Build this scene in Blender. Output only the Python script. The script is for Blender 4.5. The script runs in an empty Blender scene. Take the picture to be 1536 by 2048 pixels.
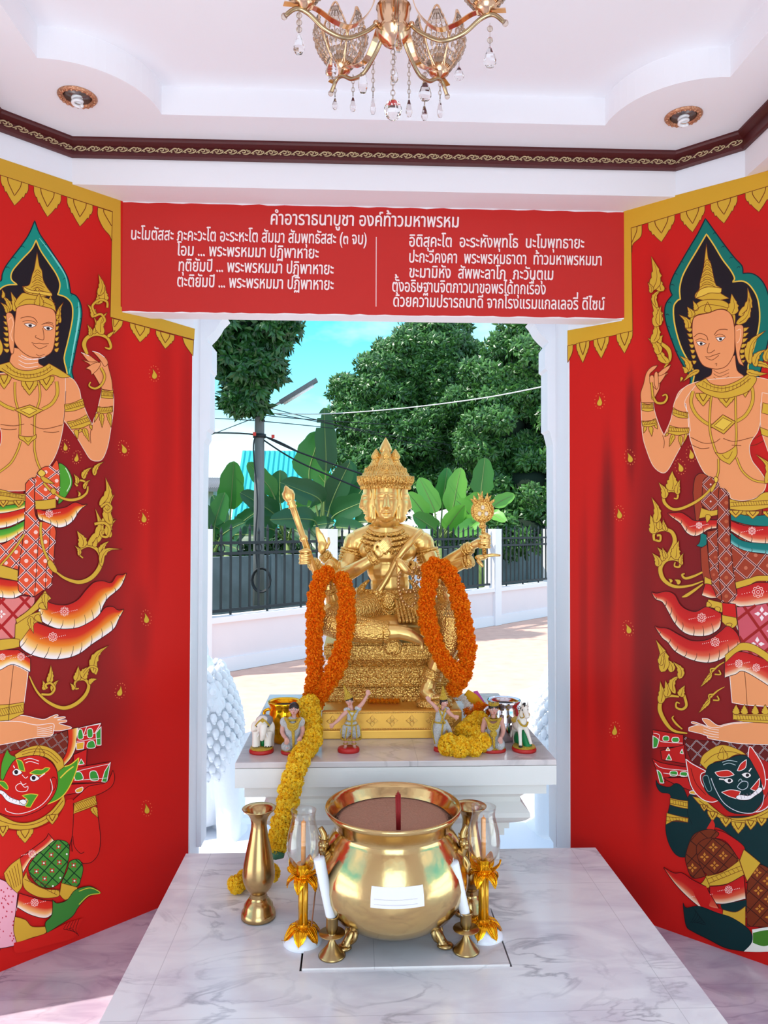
import bpy, math, random
from mathutils import Vector, Matrix
from mathutils.geometry import tessellate_polygon

# ------------------------------------------------------------------ camera, world, sun, exposure
scene = bpy.context.scene
COL = scene.collection
PI = math.pi
R = math.radians
CAM = Vector((-0.07, 0.0, 1.45))
YAW, PITCH, ROLL, FPX = 0.0402, 0.0200, 0.0027, 1495.0
_f = Vector((math.sin(YAW)*math.cos(PITCH), math.cos(YAW)*math.cos(PITCH), math.sin(PITCH)))
_r0 = Vector((math.cos(YAW), -math.sin(YAW), 0))
_u0 = _r0.cross(_f)
_r = _r0*math.cos(ROLL) + _u0*math.sin(ROLL)
_u = -_r0*math.sin(ROLL) + _u0*math.cos(ROLL)

cd = bpy.data.cameras.new('camera')
cam = bpy.data.objects.new('camera', cd)
COL.objects.link(cam)
m = Matrix.Identity(4)
for i in range(3):
    m[i][0], m[i][1], m[i][2], m[i][3] = _r[i], _u[i], -_f[i], CAM[i]
cam.matrix_world = m
cd.sensor_fit = 'VERTICAL'
cd.sensor_height = 36.0
cd.lens = FPX*36.0/2048.0
cd.clip_start = 0.02
cd.clip_end = 400
scene.camera = cam

world = bpy.data.worlds.new('sky')
scene.world = world
world.use_nodes = True
wn, wl = world.node_tree.nodes, world.node_tree.links
wn.clear()
w_out = wn.new('ShaderNodeOutputWorld')
w_bg = wn.new('ShaderNodeBackground')
w_tc = wn.new('ShaderNodeTexCoord')
w_sep = wn.new('ShaderNodeSeparateXYZ')
w_ramp = wn.new('ShaderNodeValToRGB')
w_noise = wn.new('ShaderNodeTexNoise')
w_cl = wn.new('ShaderNodeValToRGB')
w_mix = wn.new('ShaderNodeMix')
w_mix.data_type = 'RGBA'
w_map = wn.new('ShaderNodeMapping')
w_map.inputs['Scale'].default_value = (1, 1, 2.2)
w_map.inputs['Location'].default_value = (0.35, 0.1, 0.0)
w_noise.inputs['Scale'].default_value = 3.2
w_noise.inputs['Detail'].default_value = 6
wl.new(w_tc.outputs['Generated'], w_sep.inputs[0])
wl.new(w_tc.outputs['Generated'], w_map.inputs['Vector'])
wl.new(w_map.outputs[0], w_noise.inputs['Vector'])
wl.new(w_sep.outputs['Z'], w_ramp.inputs[0])
wl.new(w_noise.outputs['Fac'], w_cl.inputs[0])
cr = w_ramp.color_ramp
cr.elements[0].position = 0.0
cr.elements[0].color = (0.86, 0.93, 0.97, 1)
cr.elements[1].position = 0.10
cr.elements[1].color = (0.66, 0.90, 1.0, 1)
for pos, c in ((0.17, (0.26, 0.77, 0.99)), (0.27, (0.10, 0.62, 0.96)), (0.50, (0.45, 0.68, 0.95)), (1.0, (0.55, 0.68, 0.9))):
    e = cr.elements.new(pos)
    e.color = c + (1,)
w_cl.color_ramp.elements[0].position = 0.52
w_cl.color_ramp.elements[1].position = 0.72
w_mix.inputs[7].default_value = (1.0, 1.0, 1.0, 1)
wl.new(w_cl.outputs['Color'], w_mix.inputs[0])
wl.new(w_ramp.outputs['Color'], w_mix.inputs[6])
wl.new(w_mix.outputs[2], w_bg.inputs['Color'])
w_bg.inputs['Strength'].default_value = 1.0
wl.new(w_bg.outputs[0], w_out.inputs['Surface'])

sun_d = bpy.data.lights.new('sun', 'SUN')
sun = bpy.data.objects.new('sun', sun_d)
COL.objects.link(sun)
sun_dir = Vector((1.0, 0.29, -1.24))            # travels to the right, away from the camera and down
sun.rotation_euler = sun_dir.to_track_quat('-Z', 'Y').to_euler()
sun_d.energy = 3.6
sun_d.angle = R(0.55)
sun_d.color = (1.0, 0.95, 0.87)

# added fill lamp in the entrance behind the camera, brightens the interior
fill_d = bpy.data.lights.new('entrance_fill', 'AREA')
fill_o = bpy.data.objects.new('entrance_fill', fill_d)
COL.objects.link(fill_o)
fill_o.location = (0.0, -0.55, 1.15)
fill_o.rotation_euler = (R(104), 0, 0)
fill_d.shape = 'RECTANGLE'
fill_d.size, fill_d.size_y = 1.45, 2.1
fill_d.energy = 17
fill_d.color = (0.90, 1.0, 0.98)

# added fill lamps outside the two side openings, tilted up to lift the ceiling
for sx in (-1, 1):
    sd_ = bpy.data.lights.new('side_fill', 'AREA')
    so_ = bpy.data.objects.new('side_fill', sd_)
    COL.objects.link(so_)
    so_.location = (sx*2.0, 1.4, 0.35)
    so_.rotation_euler = (0, sx*R(125), 0)
    sd_.shape = 'RECTANGLE'
    sd_.size, sd_.size_y = 1.0, 1.5
    sd_.energy = 6
    sd_.color = (0.92, 1.0, 0.97)

scene.view_settings.view_transform = 'Standard'
scene.view_settings.look = 'None'
scene.view_settings.gamma = 1.0
scene.view_settings.use_curve_mapping = False
scene.view_settings.exposure = 0.74
scene.cycles.max_bounces = 10
scene.cycles.diffuse_bounces = 6
scene.cycles.glossy_bounces = 4
scene.cycles.transmission_bounces = 8
scene.cycles.transparent_max_bounces = 12
scene.cycles.caustics_reflective = False
scene.cycles.caustics_refractive = False
scene.cycles.sample_clamp_indirect = 6.0
scene.cycles.use_denoising = True


# ------------------------------------------------------------------ helpers
def ray(px, py):
    return (_f + _r*((px-768)/FPX) - _u*((py-1024)/FPX))

def at_y(px, py, Y):
    d = ray(px, py)
    return CAM + d*((Y-CAM.y)/d.y)

def at_z(px, py, z):
    d = ray(px, py)
    return CAM + d*((z-CAM.z)/d.z)

def at_plane(px, py, p0, n):
    d = ray(px, py)
    return CAM + d*((p0-CAM).dot(n)/d.dot(n))

def s2l(c):
    return tuple(((v/255.0)/12.92 if v/255.0 <= 0.04045 else (((v/255.0)+0.055)/1.055)**2.4) for v in c)

_mats = {}

def mat(name, rgb, rough=0.5, metal=0.0, bump=0.0, bscale=60.0, var=0.0, vscale=8.0, coat=0.0, rgb2=None,
        trans=0.0, ior=1.45, emit=0.0, spec=0.5, sss=0.0, stretch=None):
    """Principled material; rgb in 0-255 sRGB; var mixes rgb with rgb2 by noise; bump by noise."""
    if name in _mats:
        return _mats[name]
    M = bpy.data.materials.new(name)
    M.use_nodes = True
    N, L = M.node_tree.nodes, M.node_tree.links
    b = N['Principled BSDF']
    c = s2l(rgb)
    b.inputs['Base Color'].default_value = c + (1,)
    b.inputs['Roughness'].default_value = rough
    b.inputs['Metallic'].default_value = metal
    b.inputs['Specular IOR Level'].default_value = spec
    b.inputs['IOR'].default_value = ior
    b.inputs['Transmission Weight'].default_value = trans
    b.inputs['Coat Weight'].default_value = coat
    b.inputs['Coat Roughness'].default_value = 0.1
    if emit:
        b.inputs['Emission Color'].default_value = c + (1,)
        b.inputs['Emission Strength'].default_value = emit
    if var or bump:
        tc = N.new('ShaderNodeTexCoord')
        src = tc.outputs['Object']
        if stretch:
            mp = N.new('ShaderNodeMapping')
            mp.inputs['Scale'].default_value = stretch
            L.new(src, mp.inputs['Vector'])
            src = mp.outputs[0]
    if var:
        n = N.new('ShaderNodeTexNoise')
        n.inputs['Scale'].default_value = vscale
        n.inputs['Detail'].default_value = 5
        L.new(src, n.inputs['Vector'])
        rp = N.new('ShaderNodeValToRGB')
        rp.color_ramp.elements[0].position = 0.5-0.5*var*0.5-0.1
        rp.color_ramp.elements[1].position = 0.75
        L.new(n.outputs['Fac'], rp.inputs[0])
        mx = N.new('ShaderNodeMix')
        mx.data_type = 'RGBA'
        mx.inputs[6].default_value = c + (1,)
        c2 = s2l(rgb2) if rgb2 else tuple(v*0.6 for v in c)
        mx.inputs[7].default_value = c2 + (1,)
        ml = N.new('ShaderNodeMath')
        ml.operation = 'MULTIPLY'
        ml.inputs[1].default_value = var
        L.new(rp.outputs['Color'], ml.inputs[0])
        L.new(ml.outputs[0], mx.inputs[0])
        L.new(mx.outputs[2], b.inputs['Base Color'])
    if bump:
        n2 = N.new('ShaderNodeTexNoise')
        n2.inputs['Scale'].default_value = bscale
        n2.inputs['Detail'].default_value = 3
        L.new(src, n2.inputs['Vector'])
        bp = N.new('ShaderNodeBump')
        bp.inputs['Strength'].default_value = bump
        bp.inputs['Distance'].default_value = 0.01
        L.new(n2.outputs['Fac'], bp.inputs['Height'])
        L.new(bp.outputs[0], b.inputs['Normal'])
    _mats[name] = M
    return M


def frame_from(d):
    d = d.normalized()
    a = Vector((0, 0, 1)) if abs(d.z) < 0.9 else Vector((1, 0, 0))
    x = d.cross(a).normalized()
    return x, x.cross(d).normalized()

def cr_path(pts, n=6, closed=False):
    """Catmull-Rom through 3-D points."""
    P = [Vector(p) for p in pts]
    if len(P) < 3 and not closed:
        return P
    out = []
    N = len(P)
    rng = range(N if closed else N-1)
    for i in rng:
        if closed:
            a, b, c, d = P[(i-1) % N], P[i], P[(i+1) % N], P[(i+2) % N]
        else:
            a, b, c, d = P[max(i-1, 0)], P[i], P[i+1], P[min(i+2, N-1)]
        for k in range(n):
            t = k/n
            out.append(0.5*((2*b)+(c-a)*t+(2*a-5*b+4*c-d)*t*t+(3*b-a-3*c+d)*t*t*t))
    if not closed:
        out.append(P[-1])
    return out

def lerp_list(vals, n):
    """Resample a list of scalars to n entries."""
    if isinstance(vals, (int, float)):
        return [vals]*n
    o = []
    for i in range(n):
        t = i/(n-1)*(len(vals)-1) if n > 1 else 0
        k = min(int(t), len(vals)-2) if len(vals) > 1 else 0
        o.append(vals[k] if len(vals) == 1 else vals[k]+(vals[k+1]-vals[k])*(t-k))
    return o


class MB:
    """Collects shapes in world coordinates and links them as one mesh object."""
    def __init__(s):
        s.v, s.f, s.m, s.c = [], [], [], []
        s.cur = 0
        s.flat = set()

    def add(s, verts, faces, flat=False):
        o = len(s.v)
        s.v.extend([tuple(p) for p in verts])
        for fc in faces:
            if flat:
                s.flat.add(len(s.f))
            s.f.append(tuple(i+o for i in fc))
            s.m.append(s.cur)
        return s

    def box(s, x0, x1, y0, y1, z0, z1):
        v = [(x0, y0, z0), (x1, y0, z0), (x1, y1, z0), (x0, y1, z0), (x0, y0, z1), (x1, y0, z1), (x1, y1, z1), (x0, y1, z1)]
        return s.add(v, [(0, 3, 2, 1), (4, 5, 6, 7), (0, 1, 5, 4), (1, 2, 6, 5), (2, 3, 7, 6), (3, 0, 4, 7)], True)

    def obox(s, c, x, y, z):
        """Box with centre c and half-axis vectors."""
        c, x, y, z = Vector(c), Vector(x), Vector(y), Vector(z)
        v = [c+x*a+y*b+z*d for d in (-1, 1) for a, b in ((-1, -1), (1, -1), (1, 1), (-1, 1))]
        return s.add(v, [(0, 3, 2, 1), (4, 5, 6, 7), (0, 1, 5, 4), (1, 2, 6, 5), (2, 3, 7, 6), (3, 0, 4, 7)], True)

    def prism(s, poly, z0, z1):
        """Vertical prism over an XY polygon."""
        n = len(poly)
        v = [(p[0], p[1], z0) for p in poly]+[(p[0], p[1], z1) for p in poly]
        tri = tessellate_polygon([[Vector((p[0], p[1], 0)) for p in poly]])
        fs = [tuple(t) for t in tri]+[tuple(n+i for i in t) for t in tri]
        fs += [(i, (i+1) % n, n+(i+1) % n, n+i) for i in range(n)]
        return s.add(v, fs, True)

    def slab(s, pts, off):
        """Planar polygon in 3-D given thickness vector off."""
        n = len(pts)
        P = [Vector(p) for p in pts]
        off = Vector(off)
        tri = tessellate_polygon([P])
        v = P+[p+off for p in P]
        fs = [tuple(t) for t in tri]+[tuple(n+i for i in t) for t in tri]
        fs += [(i, (i+1) % n, n+(i+1) % n, n+i) for i in range(n)]
        return s.add(v, fs, True)

    def lathe(s, prof, c=(0, 0, 0), seg=32, axis=None, sx=1.0, sy=1.0, flat=False):
        """prof: (radius, height) pairs from bottom to top."""
        c = Vector(c)
        if axis is None:
            X, Y, Z = Vector((1, 0, 0)), Vector((0, 1, 0)), Vector((0, 0, 1))
        else:
            Z = Vector(axis).normalized()
            X, Y = frame_from(Z)
        v, f = [], []
        for r, h in prof:
            for k in range(seg):
                a = 2*PI*k/seg
                v.append(c+X*(r*sx*math.cos(a))+Y*(r*sy*math.sin(a))+Z*h)
        for i in range(len(prof)-1):
            for k in range(seg):
                k2 = (k+1) % seg
                f.append((i*seg+k, i*seg+k2, (i+1)*seg+k2, (i+1)*seg+k))
        if prof[0][0] > 1e-5:
            f.append(tuple(reversed(range(seg))))
        if prof[-1][0] > 1e-5:
            f.append(tuple((len(prof)-1)*seg+k for k in range(seg)))
        return s.add(v, f, flat)

    def tube(s, pts, rad, seg=10, cap=True, sx=1.0, closed=False, up=None):
        P = [Vector(p) for p in pts]
        n = len(P)
        rad = lerp_list(rad, n)
        v, f = [], []
        X = None
        for i in range(n):
            if closed:
                d = P[(i+1) % n]-P[i-1]
            else:
                d = P[min(i+1, n-1)]-P[max(i-1, 0)]
            if d.length < 1e-9:
                d = Vector((0, 0, 1))
            d.normalize()
            if up is not None:
                X = d.cross(Vector(up))
                X = X.normalized() if X.length > 1e-6 else frame_from(d)[0]
            elif X is None:
                X, _ = frame_from(d)
            else:
                X = (X-d*X.dot(d))
                X = X.normalized() if X.length > 1e-6 else frame_from(d)[0]
            Y = d.cross(X)
            for k in range(seg):
                a = 2*PI*k/seg
                v.append(P[i]+X*(rad[i]*sx*math.cos(a))+Y*(rad[i]*math.sin(a)))
        for i in range(n if closed else n-1):
            j = (i+1) % n
            for k in range(seg):
                k2 = (k+1) % seg
                f.append((i*seg+k, i*seg+k2, j*seg+k2, j*seg+k))
        if cap and not closed:
            f.append(tuple(reversed(range(seg))))
            f.append(tuple((n-1)*seg+k for k in range(seg)))
        return s.add(v, f)

    def ell(s, c, rx, ry, rz, seg=16, rings=10, rot=None):
        c = Vector(c)
        v, f = [], []
        for i in range(1, rings):
            t = PI*i/rings
            for k in range(seg):
                a = 2*PI*k/seg
                p = Vector((rx*math.sin(t)*math.cos(a), ry*math.sin(t)*math.sin(a), rz*math.cos(t)))
                v.append(c+(rot @ p if rot else p))
        top, bot = Vector((0, 0, rz)), Vector((0, 0, -rz))
        v.append(c+(rot @ top if rot else top))
        v.append(c+(rot @ bot if rot else bot))
        for i in range(rings-2):
            for k in range(seg):
                k2 = (k+1) % seg
                f.append((i*seg+k, (i+1)*seg+k, (i+1)*seg+k2, i*seg+k2))
        T, B = len(v)-2, len(v)-1
        for k in range(seg):
            k2 = (k+1) % seg
            f.append((T, k, k2))
            f.append((B, (rings-2)*seg+k2, (rings-2)*seg+k))
        return s.add(v, f)

    def xform(s, M):
        s.v = [tuple(M @ Vector(p)) for p in s.v]
        return s

    def join(s, o, M=None):
        off = len(s.v)
        s.v.extend([tuple(M @ Vector(p)) if M else p for p in o.v])
        for i, fc in enumerate(o.f):
            if i in o.flat:
                s.flat.add(len(s.f))
            s.f.append(tuple(k+off for k in fc))
            s.m.append(o.m[i])
        return s

    def build(s, name, mats, parent=None, smooth=True, remesh=None, smooth_it=0, bevel=0.0, subsurf=0):
        me = bpy.data.meshes.new(name)
        off = Vector((0, 0, 0))
        p = parent
        while p is not None:
            off += p.location
            p = p.parent
        me.from_pydata([tuple(Vector(v)-off) for v in s.v], [], s.f)
        if not isinstance(mats, (list, tuple)):
            mats = [mats]
        for mm in mats:
            me.materials.append(mm)
        if len(mats) > 1:
            me.polygons.foreach_set('material_index', s.m)
        if smooth:
            me.polygons.foreach_set('use_smooth', [i not in s.flat for i in range(len(s.f))])
        if s.c:
            ca = me.color_attributes.new('Col', 'FLOAT_COLOR', 'POINT')
            flat = []
            for c in s.c:
                flat.extend((c[0], c[1], c[2], 1.0))
            ca.data.foreach_set('color', flat)
        me.update()
        o = bpy.data.objects.new(name, me)
        COL.objects.link(o)
        if parent is not None:
            o.parent = parent
        if remesh:
            md = o.modifiers.new('remesh', 'REMESH')
            md.mode = 'VOXEL'
            md.voxel_size = remesh
            md.use_smooth_shade = True
        if smooth_it:
            md = o.modifiers.new('smooth', 'SMOOTH')
            md.iterations = smooth_it
            md.factor = 0.5
        if bevel:
            md = o.modifiers.new('bevel', 'BEVEL')
            md.width = bevel
            md.segments = 2
            md.limit_method = 'ANGLE'
        if subsurf:
            md = o.modifiers.new('sub', 'SUBSURF')
            md.levels = md.render_levels = subsurf
        return o


def tag(o, label, cat, group=None):
    o['label'] = label
    o['category'] = cat
    if group:
        o['group'] = group
    return o

def thing(name, label, cat, loc, group=None):
    o = bpy.data.objects.new(name, None)
    o.empty_display_size = 0.05
    o.location = loc
    COL.objects.link(o)
    return tag(o, label, cat, group)

def struct(o):
    o['kind'] = 'structure'
    return o

def copy_tree(o, parent=None):
    c = o.copy()
    COL.objects.link(c)
    if parent is not None:
        c.parent = parent
    for ch in list(o.children):
        copy_tree(ch, c)
    return c

def rotz(a):
    return Matrix.Rotation(a, 4, 'Z')

def aim(p, d, up=(0, 0, 1)):
    """Matrix placing local +Z along d at p."""
    d = Vector(d).normalized()
    q = d.to_track_quat('Z', 'Y')
    return Matrix.Translation(Vector(p)) @ q.to_matrix().to_4x4()
# ------------------------------------------------------------------ materials of the setting
M_white = mat('white_paint', (240, 237, 240), 0.6, bump=0.05, bscale=25)
M_ceil = mat('ceiling_paint', (244, 242, 246), 0.65)
M_trimwhite = mat('white_masonry_paint', (238, 239, 245), 0.6, bump=0.08, bscale=30)
M_wood = mat('dark_red_wood', (88, 22, 22), 0.4, var=0.6, vscale=30, rgb2=(50, 10, 12), stretch=(4, 4, 40))
M_scroll = mat('cornice_scroll_gold', (205, 180, 140), 0.4, metal=0.3)

def marble(name, base, vein, tint, jx=(), jy=(), scale=1.0, vein_amt=0.62, rough=0.16):
    M = bpy.data.materials.new(name)
    M.use_nodes = True
    N, L = M.node_tree.nodes, M.node_tree.links
    b = N['Principled BSDF']
    b.inputs['Roughness'].default_value = rough
    geo = N.new('ShaderNodeNewGeometry')
    pos = geo.outputs['Position']
    mp = N.new('ShaderNodeMapping')
    mp.inputs['Rotation'].default_value = (0.2, 0.1, 0.6)
    mp.inputs['Scale'].default_value = (1.0*scale, 2.4*scale, 1.0*scale)
    L.new(pos, mp.inputs['Vector'])
    n1 = N.new('ShaderNodeTexNoise')
    n1.inputs['Scale'].default_value = 2.6
    n1.inputs['Detail'].default_value = 9
    n1.inputs['Distortion'].default_value = 1.6
    L.new(mp.outputs[0], n1.inputs['Vector'])
    # thin veins where the noise crosses 0.5
    sb = N.new('ShaderNodeMath'); sb.operation = 'SUBTRACT'; sb.inputs[1].default_value = 0.5
    ab = N.new('ShaderNodeMath'); ab.operation = 'ABSOLUTE'
    L.new(n1.outputs['Fac'], sb.inputs[0]); L.new(sb.outputs[0], ab.inputs[0])
    rp = N.new('ShaderNodeValToRGB')
    rp.color_ramp.elements[0].position = 0.0
    rp.color_ramp.elements[0].color = (1, 1, 1, 1)
    rp.color_ramp.elements[1].position = 0.035
    rp.color_ramp.elements[1].color = (0, 0, 0, 1)
    L.new(ab.outputs[0], rp.inputs[0])
    n2 = N.new('ShaderNodeTexNoise')
    n2.inputs['Scale'].default_value = 3.5
    n2.inputs['Detail'].default_value = 4
    L.new(pos, n2.inputs['Vector'])
    rp2 = N.new('ShaderNodeValToRGB')
    rp2.color_ramp.elements[0].position = 0.42
    rp2.color_ramp.elements[1].position = 0.7
    L.new(n2.outputs['Fac'], rp2.inputs[0])
    ml = N.new('ShaderNodeMath'); ml.operation = 'MULTIPLY'
    L.new(rp.outputs['Color'], ml.inputs[0]); L.new(rp2.outputs['Color'], ml.inputs[1])
    ml2 = N.new('ShaderNodeMath'); ml2.operation = 'MULTIPLY'; ml2.inputs[1].default_value = vein_amt
    L.new(ml.outputs[0], ml2.inputs[0])
    # soft clouds
    n3 = N.new('ShaderNodeTexNoise')
    n3.inputs['Scale'].default_value = 4.0
    n3.inputs['Detail'].default_value = 6
    n3.inputs['Distortion'].default_value = 0.8
    L.new(mp.outputs[0], n3.inputs['Vector'])
    rp3 = N.new('ShaderNodeValToRGB')
    rp3.color_ramp.elements[0].position = 0.40
    rp3.color_ramp.elements[1].position = 0.75
    L.new(n3.outputs['Fac'], rp3.inputs[0])
    mxa = N.new('ShaderNodeMix'); mxa.data_type = 'RGBA'
    mxa.inputs[6].default_value = s2l(base)+(1,)
    mxa.inputs[7].default_value = s2l(tint)+(1,)
    L.new(rp3.outputs['Color'], mxa.inputs[0])
    mxb = N.new('ShaderNodeMix'); mxb.data_type = 'RGBA'
    mxb.inputs[7].default_value = s2l(vein)+(1,)
    L.new(ml2.outputs[0], mxb.inputs[0]); L.new(mxa.outputs[2], mxb.inputs[6])
    last = mxb.outputs[2]
    # joints between slabs
    sp = N.new('ShaderNodeSeparateXYZ')
    L.new(pos, sp.inputs[0])
    acc = None
    for ax, vals in (('X', jx), ('Y', jy)):
        for v in vals:
            c = N.new('ShaderNodeMath'); c.operation = 'COMPARE'
            c.inputs[1].default_value = v
            c.inputs[2].default_value = 0.0011
            L.new(sp.outputs[ax], c.inputs[0])
            if acc is None:
                acc = c.outputs[0]
            else:
                mm = N.new('ShaderNodeMath'); mm.operation = 'MAXIMUM'
                L.new(acc, mm.inputs[0]); L.new(c.outputs[0], mm.inputs[1])
                acc = mm.outputs[0]
    if acc is not None:
        g = N.new('ShaderNodeMath'); g.operation = 'MULTIPLY'; g.inputs[1].default_value = 0.28
        L.new(acc, g.inputs[0])
        mxc = N.new('ShaderNodeMix'); mxc.data_type = 'RGBA'
        mxc.inputs[7].default_value = s2l((110, 105, 110))+(1,)
        L.new(g.outputs[0], mxc.inputs[0]); L.new(last, mxc.inputs[6])
        last = mxc.outputs[2]
    L.new(last, b.inputs['Base Color'])
    return M

M_plat = marble('white_veined_marble', (242, 240, 240), (126, 122, 134), (216, 210, 217),
                jx=(-0.59, 0.745), jy=(2.52, 1.86))
M_floor = marble('mauve_marble', (200, 184, 196), (96, 86, 108), (158, 138, 160), jx=(-1.2, 1.3), jy=(2.66, 2.36, 2.0, 1.6), vein_amt=0.6)
M_lid = marble('pale_marble', (226, 219, 219), (130, 120, 128), (206, 196, 196), jx=(-0.01,), jy=(), vein_amt=0.5)
M_altartop = marble('altar_marble', (216, 205, 203), (120, 108, 112), (196, 184, 186), jx=(0.15,), jy=(), vein_amt=0.5, rough=0.2)
M_dark = mat('dark_gap', (40, 26, 22), 0.8)

# ------------------------------------------------------------------ octagonal pavilion, centre (0, 1.4)
CY = 1.4
def wlx(y): return -(3.690-y)*1.028          # face of the left mural wall
def wrx(y): return (3.678-y)*1.068           # face of the right mural wall
YJL, YJR = 2.997, 2.944
YH, YU = 2.785, 2.652
ZB, ZT, ZC, ZCEIL = 2.241, 2.654, 2.747, 2.81
YO = 3.18                                     # outer face of the back wall
SJ = 1.585                                    # side jambs stand at X = +-SJ
yl_s = 3.690-SJ/1.028
yr_s = 3.678-SJ/1.068

def wall(name, poly):
    mb = MB()
    mb.prism(poly, -0.3, 2.95)
    return struct(mb.build(name, M_trimwhite, smooth=False))

wall('wall_left', [(wlx(YJL), YJL), (wlx(YJL), YO), (-0.98, YO), (-1.85, 2.38), (-1.85, yl_s), (-SJ, yl_s)])
wall('wall_right', [(wrx(YJR), YJR), (SJ, yr_s), (1.85, yr_s), (1.85, 2.38), (1.02, YO), (wrx(YJR), YO)])
wall('wall_front_left', [(-0.74, -0.19), (-SJ, 0.66), (-1.85, 0.66), (-1.85, 0.45), (-0.98, -0.42), (-0.74, -0.42)])
wall('wall_front_right', [(0.74, -0.19), (0.74, -0.42), (0.98, -0.42), (1.85, 0.45), (1.85, 0.66), (SJ, 0.66)])

# beams over the four openings: a low lintel and the deeper upper band in front of it
mb = MB(); mb.box(wlx(YH)-0.02, wrx(YH)+0.02, YH, 2.865, ZB, ZT+0.01); mb.box(wlx(YU)-0.03, wrx(YU)+0.03, YU, YO, ZT, 2.95)
struct(mb.build('wall_back', M_white, smooth=False))
mb = MB(); mb.box(-0.95, 0.95, -0.06, 0.015, ZB, ZT+0.01); mb.box(-1.1, 1.1, -0.42, 0.148, ZT, 2.95)
struct(mb.build('wall_front', M_white, smooth=False))
mb = MB(); mb.box(-1.47, -1.385, 0.5, 2.35, ZB, ZT+0.01); mb.box(-1.85, -1.252, 0.3, 2.50, ZT, 2.95)
struct(mb.build('wall_left_beam', M_white, smooth=False))
mb = MB(); mb.box(1.385, 1.47, 0.5, 2.35, ZB, ZT+0.01); mb.box(1.268, 1.85, 0.3, 2.50, ZT, 2.95)
struct(mb.build('wall_right_beam', M_white, smooth=False))

# floor of the pavilion
mb = MB(); mb.box(-1.85, 1.85, -0.5, YO, -0.12, 0.0)
struct(mb.build('floor', M_floor, smooth=False))

# ceiling with a scooped recess
def recess_loop(xa, xb, ya, yb, r, n=14):
    L = []
    for cx, cy, a0 in ((xa, ya, 90), (xb, ya, 180), (xb, yb, 270), (xa, yb, 0)):
        seg = []
        for k in range(n+1):
            a = R(a0-90*k/n)
            seg.append((cx+r*math.cos(a), cy+r*math.sin(a)))
        L.append(seg)
    # corner arcs are concave: the scoop is centred on the corner itself
    out = []
    out += L[0]            # front-left corner
    out += L[1]
    out += L[2]
    out += L[3]
    return out
RL = recess_loop(-0.995, 1.06, 0.36, 2.47, 0.285)
outer = [(-1.84, -0.41), (1.84, -0.41), (1.84, 3.17), (-1.84, 3.17)]
import bmesh
bm = bmesh.new()
def bm_loop(pts, z):
    vs = [bm.verts.new((p[0], p[1], z)) for p in pts]
    return vs, [bm.edges.new((vs[i], vs[(i+1) % len(vs)])) for i in range(len(vs))]
vo, eo = bm_loop(outer, ZCEIL)
vi, ei = bm_loop(RL, ZCEIL)
bmesh.ops.triangle_fill(bm, use_beauty=True, use_dissolve=False, edges=eo+ei)
vt, et = bm_loop(RL, 2.905)
for i in range(len(vi)):
    j = (i+1) % len(vi)
    bm.faces.new((vi[i], vi[j], vt[j], vt[i]))
bmesh.ops.triangle_fill(bm, use_beauty=True, use_dissolve=False, edges=et)
bmesh.ops.recalc_face_normals(bm, faces=bm.faces)
me = bpy.data.meshes.new('ceiling'); bm.to_mesh(me); bm.free()
me.materials.append(M_ceil)
oc = bpy.data.objects.new('ceiling', me); COL.objects.link(oc); struct(oc)

# roof over the pavilion and its porch, seen only by the sun and from outside
mb = MB(); mb.box(-2.98, 2.7, -1.2, 3.24, 2.96, 3.10)
mb.add([(-2.98, -1.2, 3.10), (2.7, -1.2, 3.10), (2.7, 3.24, 3.10), (-2.98, 3.24, 3.10), (-0.1, 1.2, 4.6)],
       [(0, 1, 4), (1, 2, 4), (2, 3, 4), (3, 0, 4)], True)
struct(mb.build('roof', M_trimwhite, smooth=False))

# cornice: dark red wood moulding along the upper walls, with a gilt scroll strip
loop = [(-1.252, 2.472), (wlx(YU), YU), (wrx(YU), YU), (1.268, 2.492), (1.268, 0.40), (1.0, 0.148), (-1.0, 0.148), (-1.252, 0.40)]
def inset(poly, d):
    n = len(poly); out = []
    cx = sum(p[0] for p in poly)/n; cy = sum(p[1] for p in poly)/n
    for i in range(n):
        a, b, c = Vector(poly[i-1]), Vector(poly[i]), Vector(poly[(i+1) % n])
        def nrm(p, q):
            e = (q-p).normalized(); v = Vector((e.y, -e.x))
            if v.dot(Vector((cx, cy))-p) < 0: v = -v
            return v
        n1, n2 = nrm(a, b), nrm(b, c)
        bis = (n1+n2)/(1+n1.dot(n2))
        out.append(b+bis*d)
    return out
prof = [(0.0, ZC), (0.010, ZC), (0.014, ZC+0.006), (0.014, ZC+0.017), (0.008, ZC+0.020), (0.008, ZC+0.040), (0.014, ZC+0.043),
        (0.026, ZC+0.050), (0.030, ZC+0.056), (0.030, ZCEIL+0.002), (0.0, ZCEIL+0.002)]
mb = MB(); n = len(loop)
vs = []
for d, z in prof:
    vs += [(p[0], p[1], z) for p in inset(loop, d)]
fs = [(i*n+k, i*n+(k+1) % n, (i+1)*n+(k+1) % n, (i+1)*n+k) for i in range(len(prof)-1) for k in range(n)]
mb.add(vs, fs, True)
cor = struct(mb.build('trim_1', M_wood, smooth=False))
mb = MB()
il = inset(loop, 0.0095)
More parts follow.
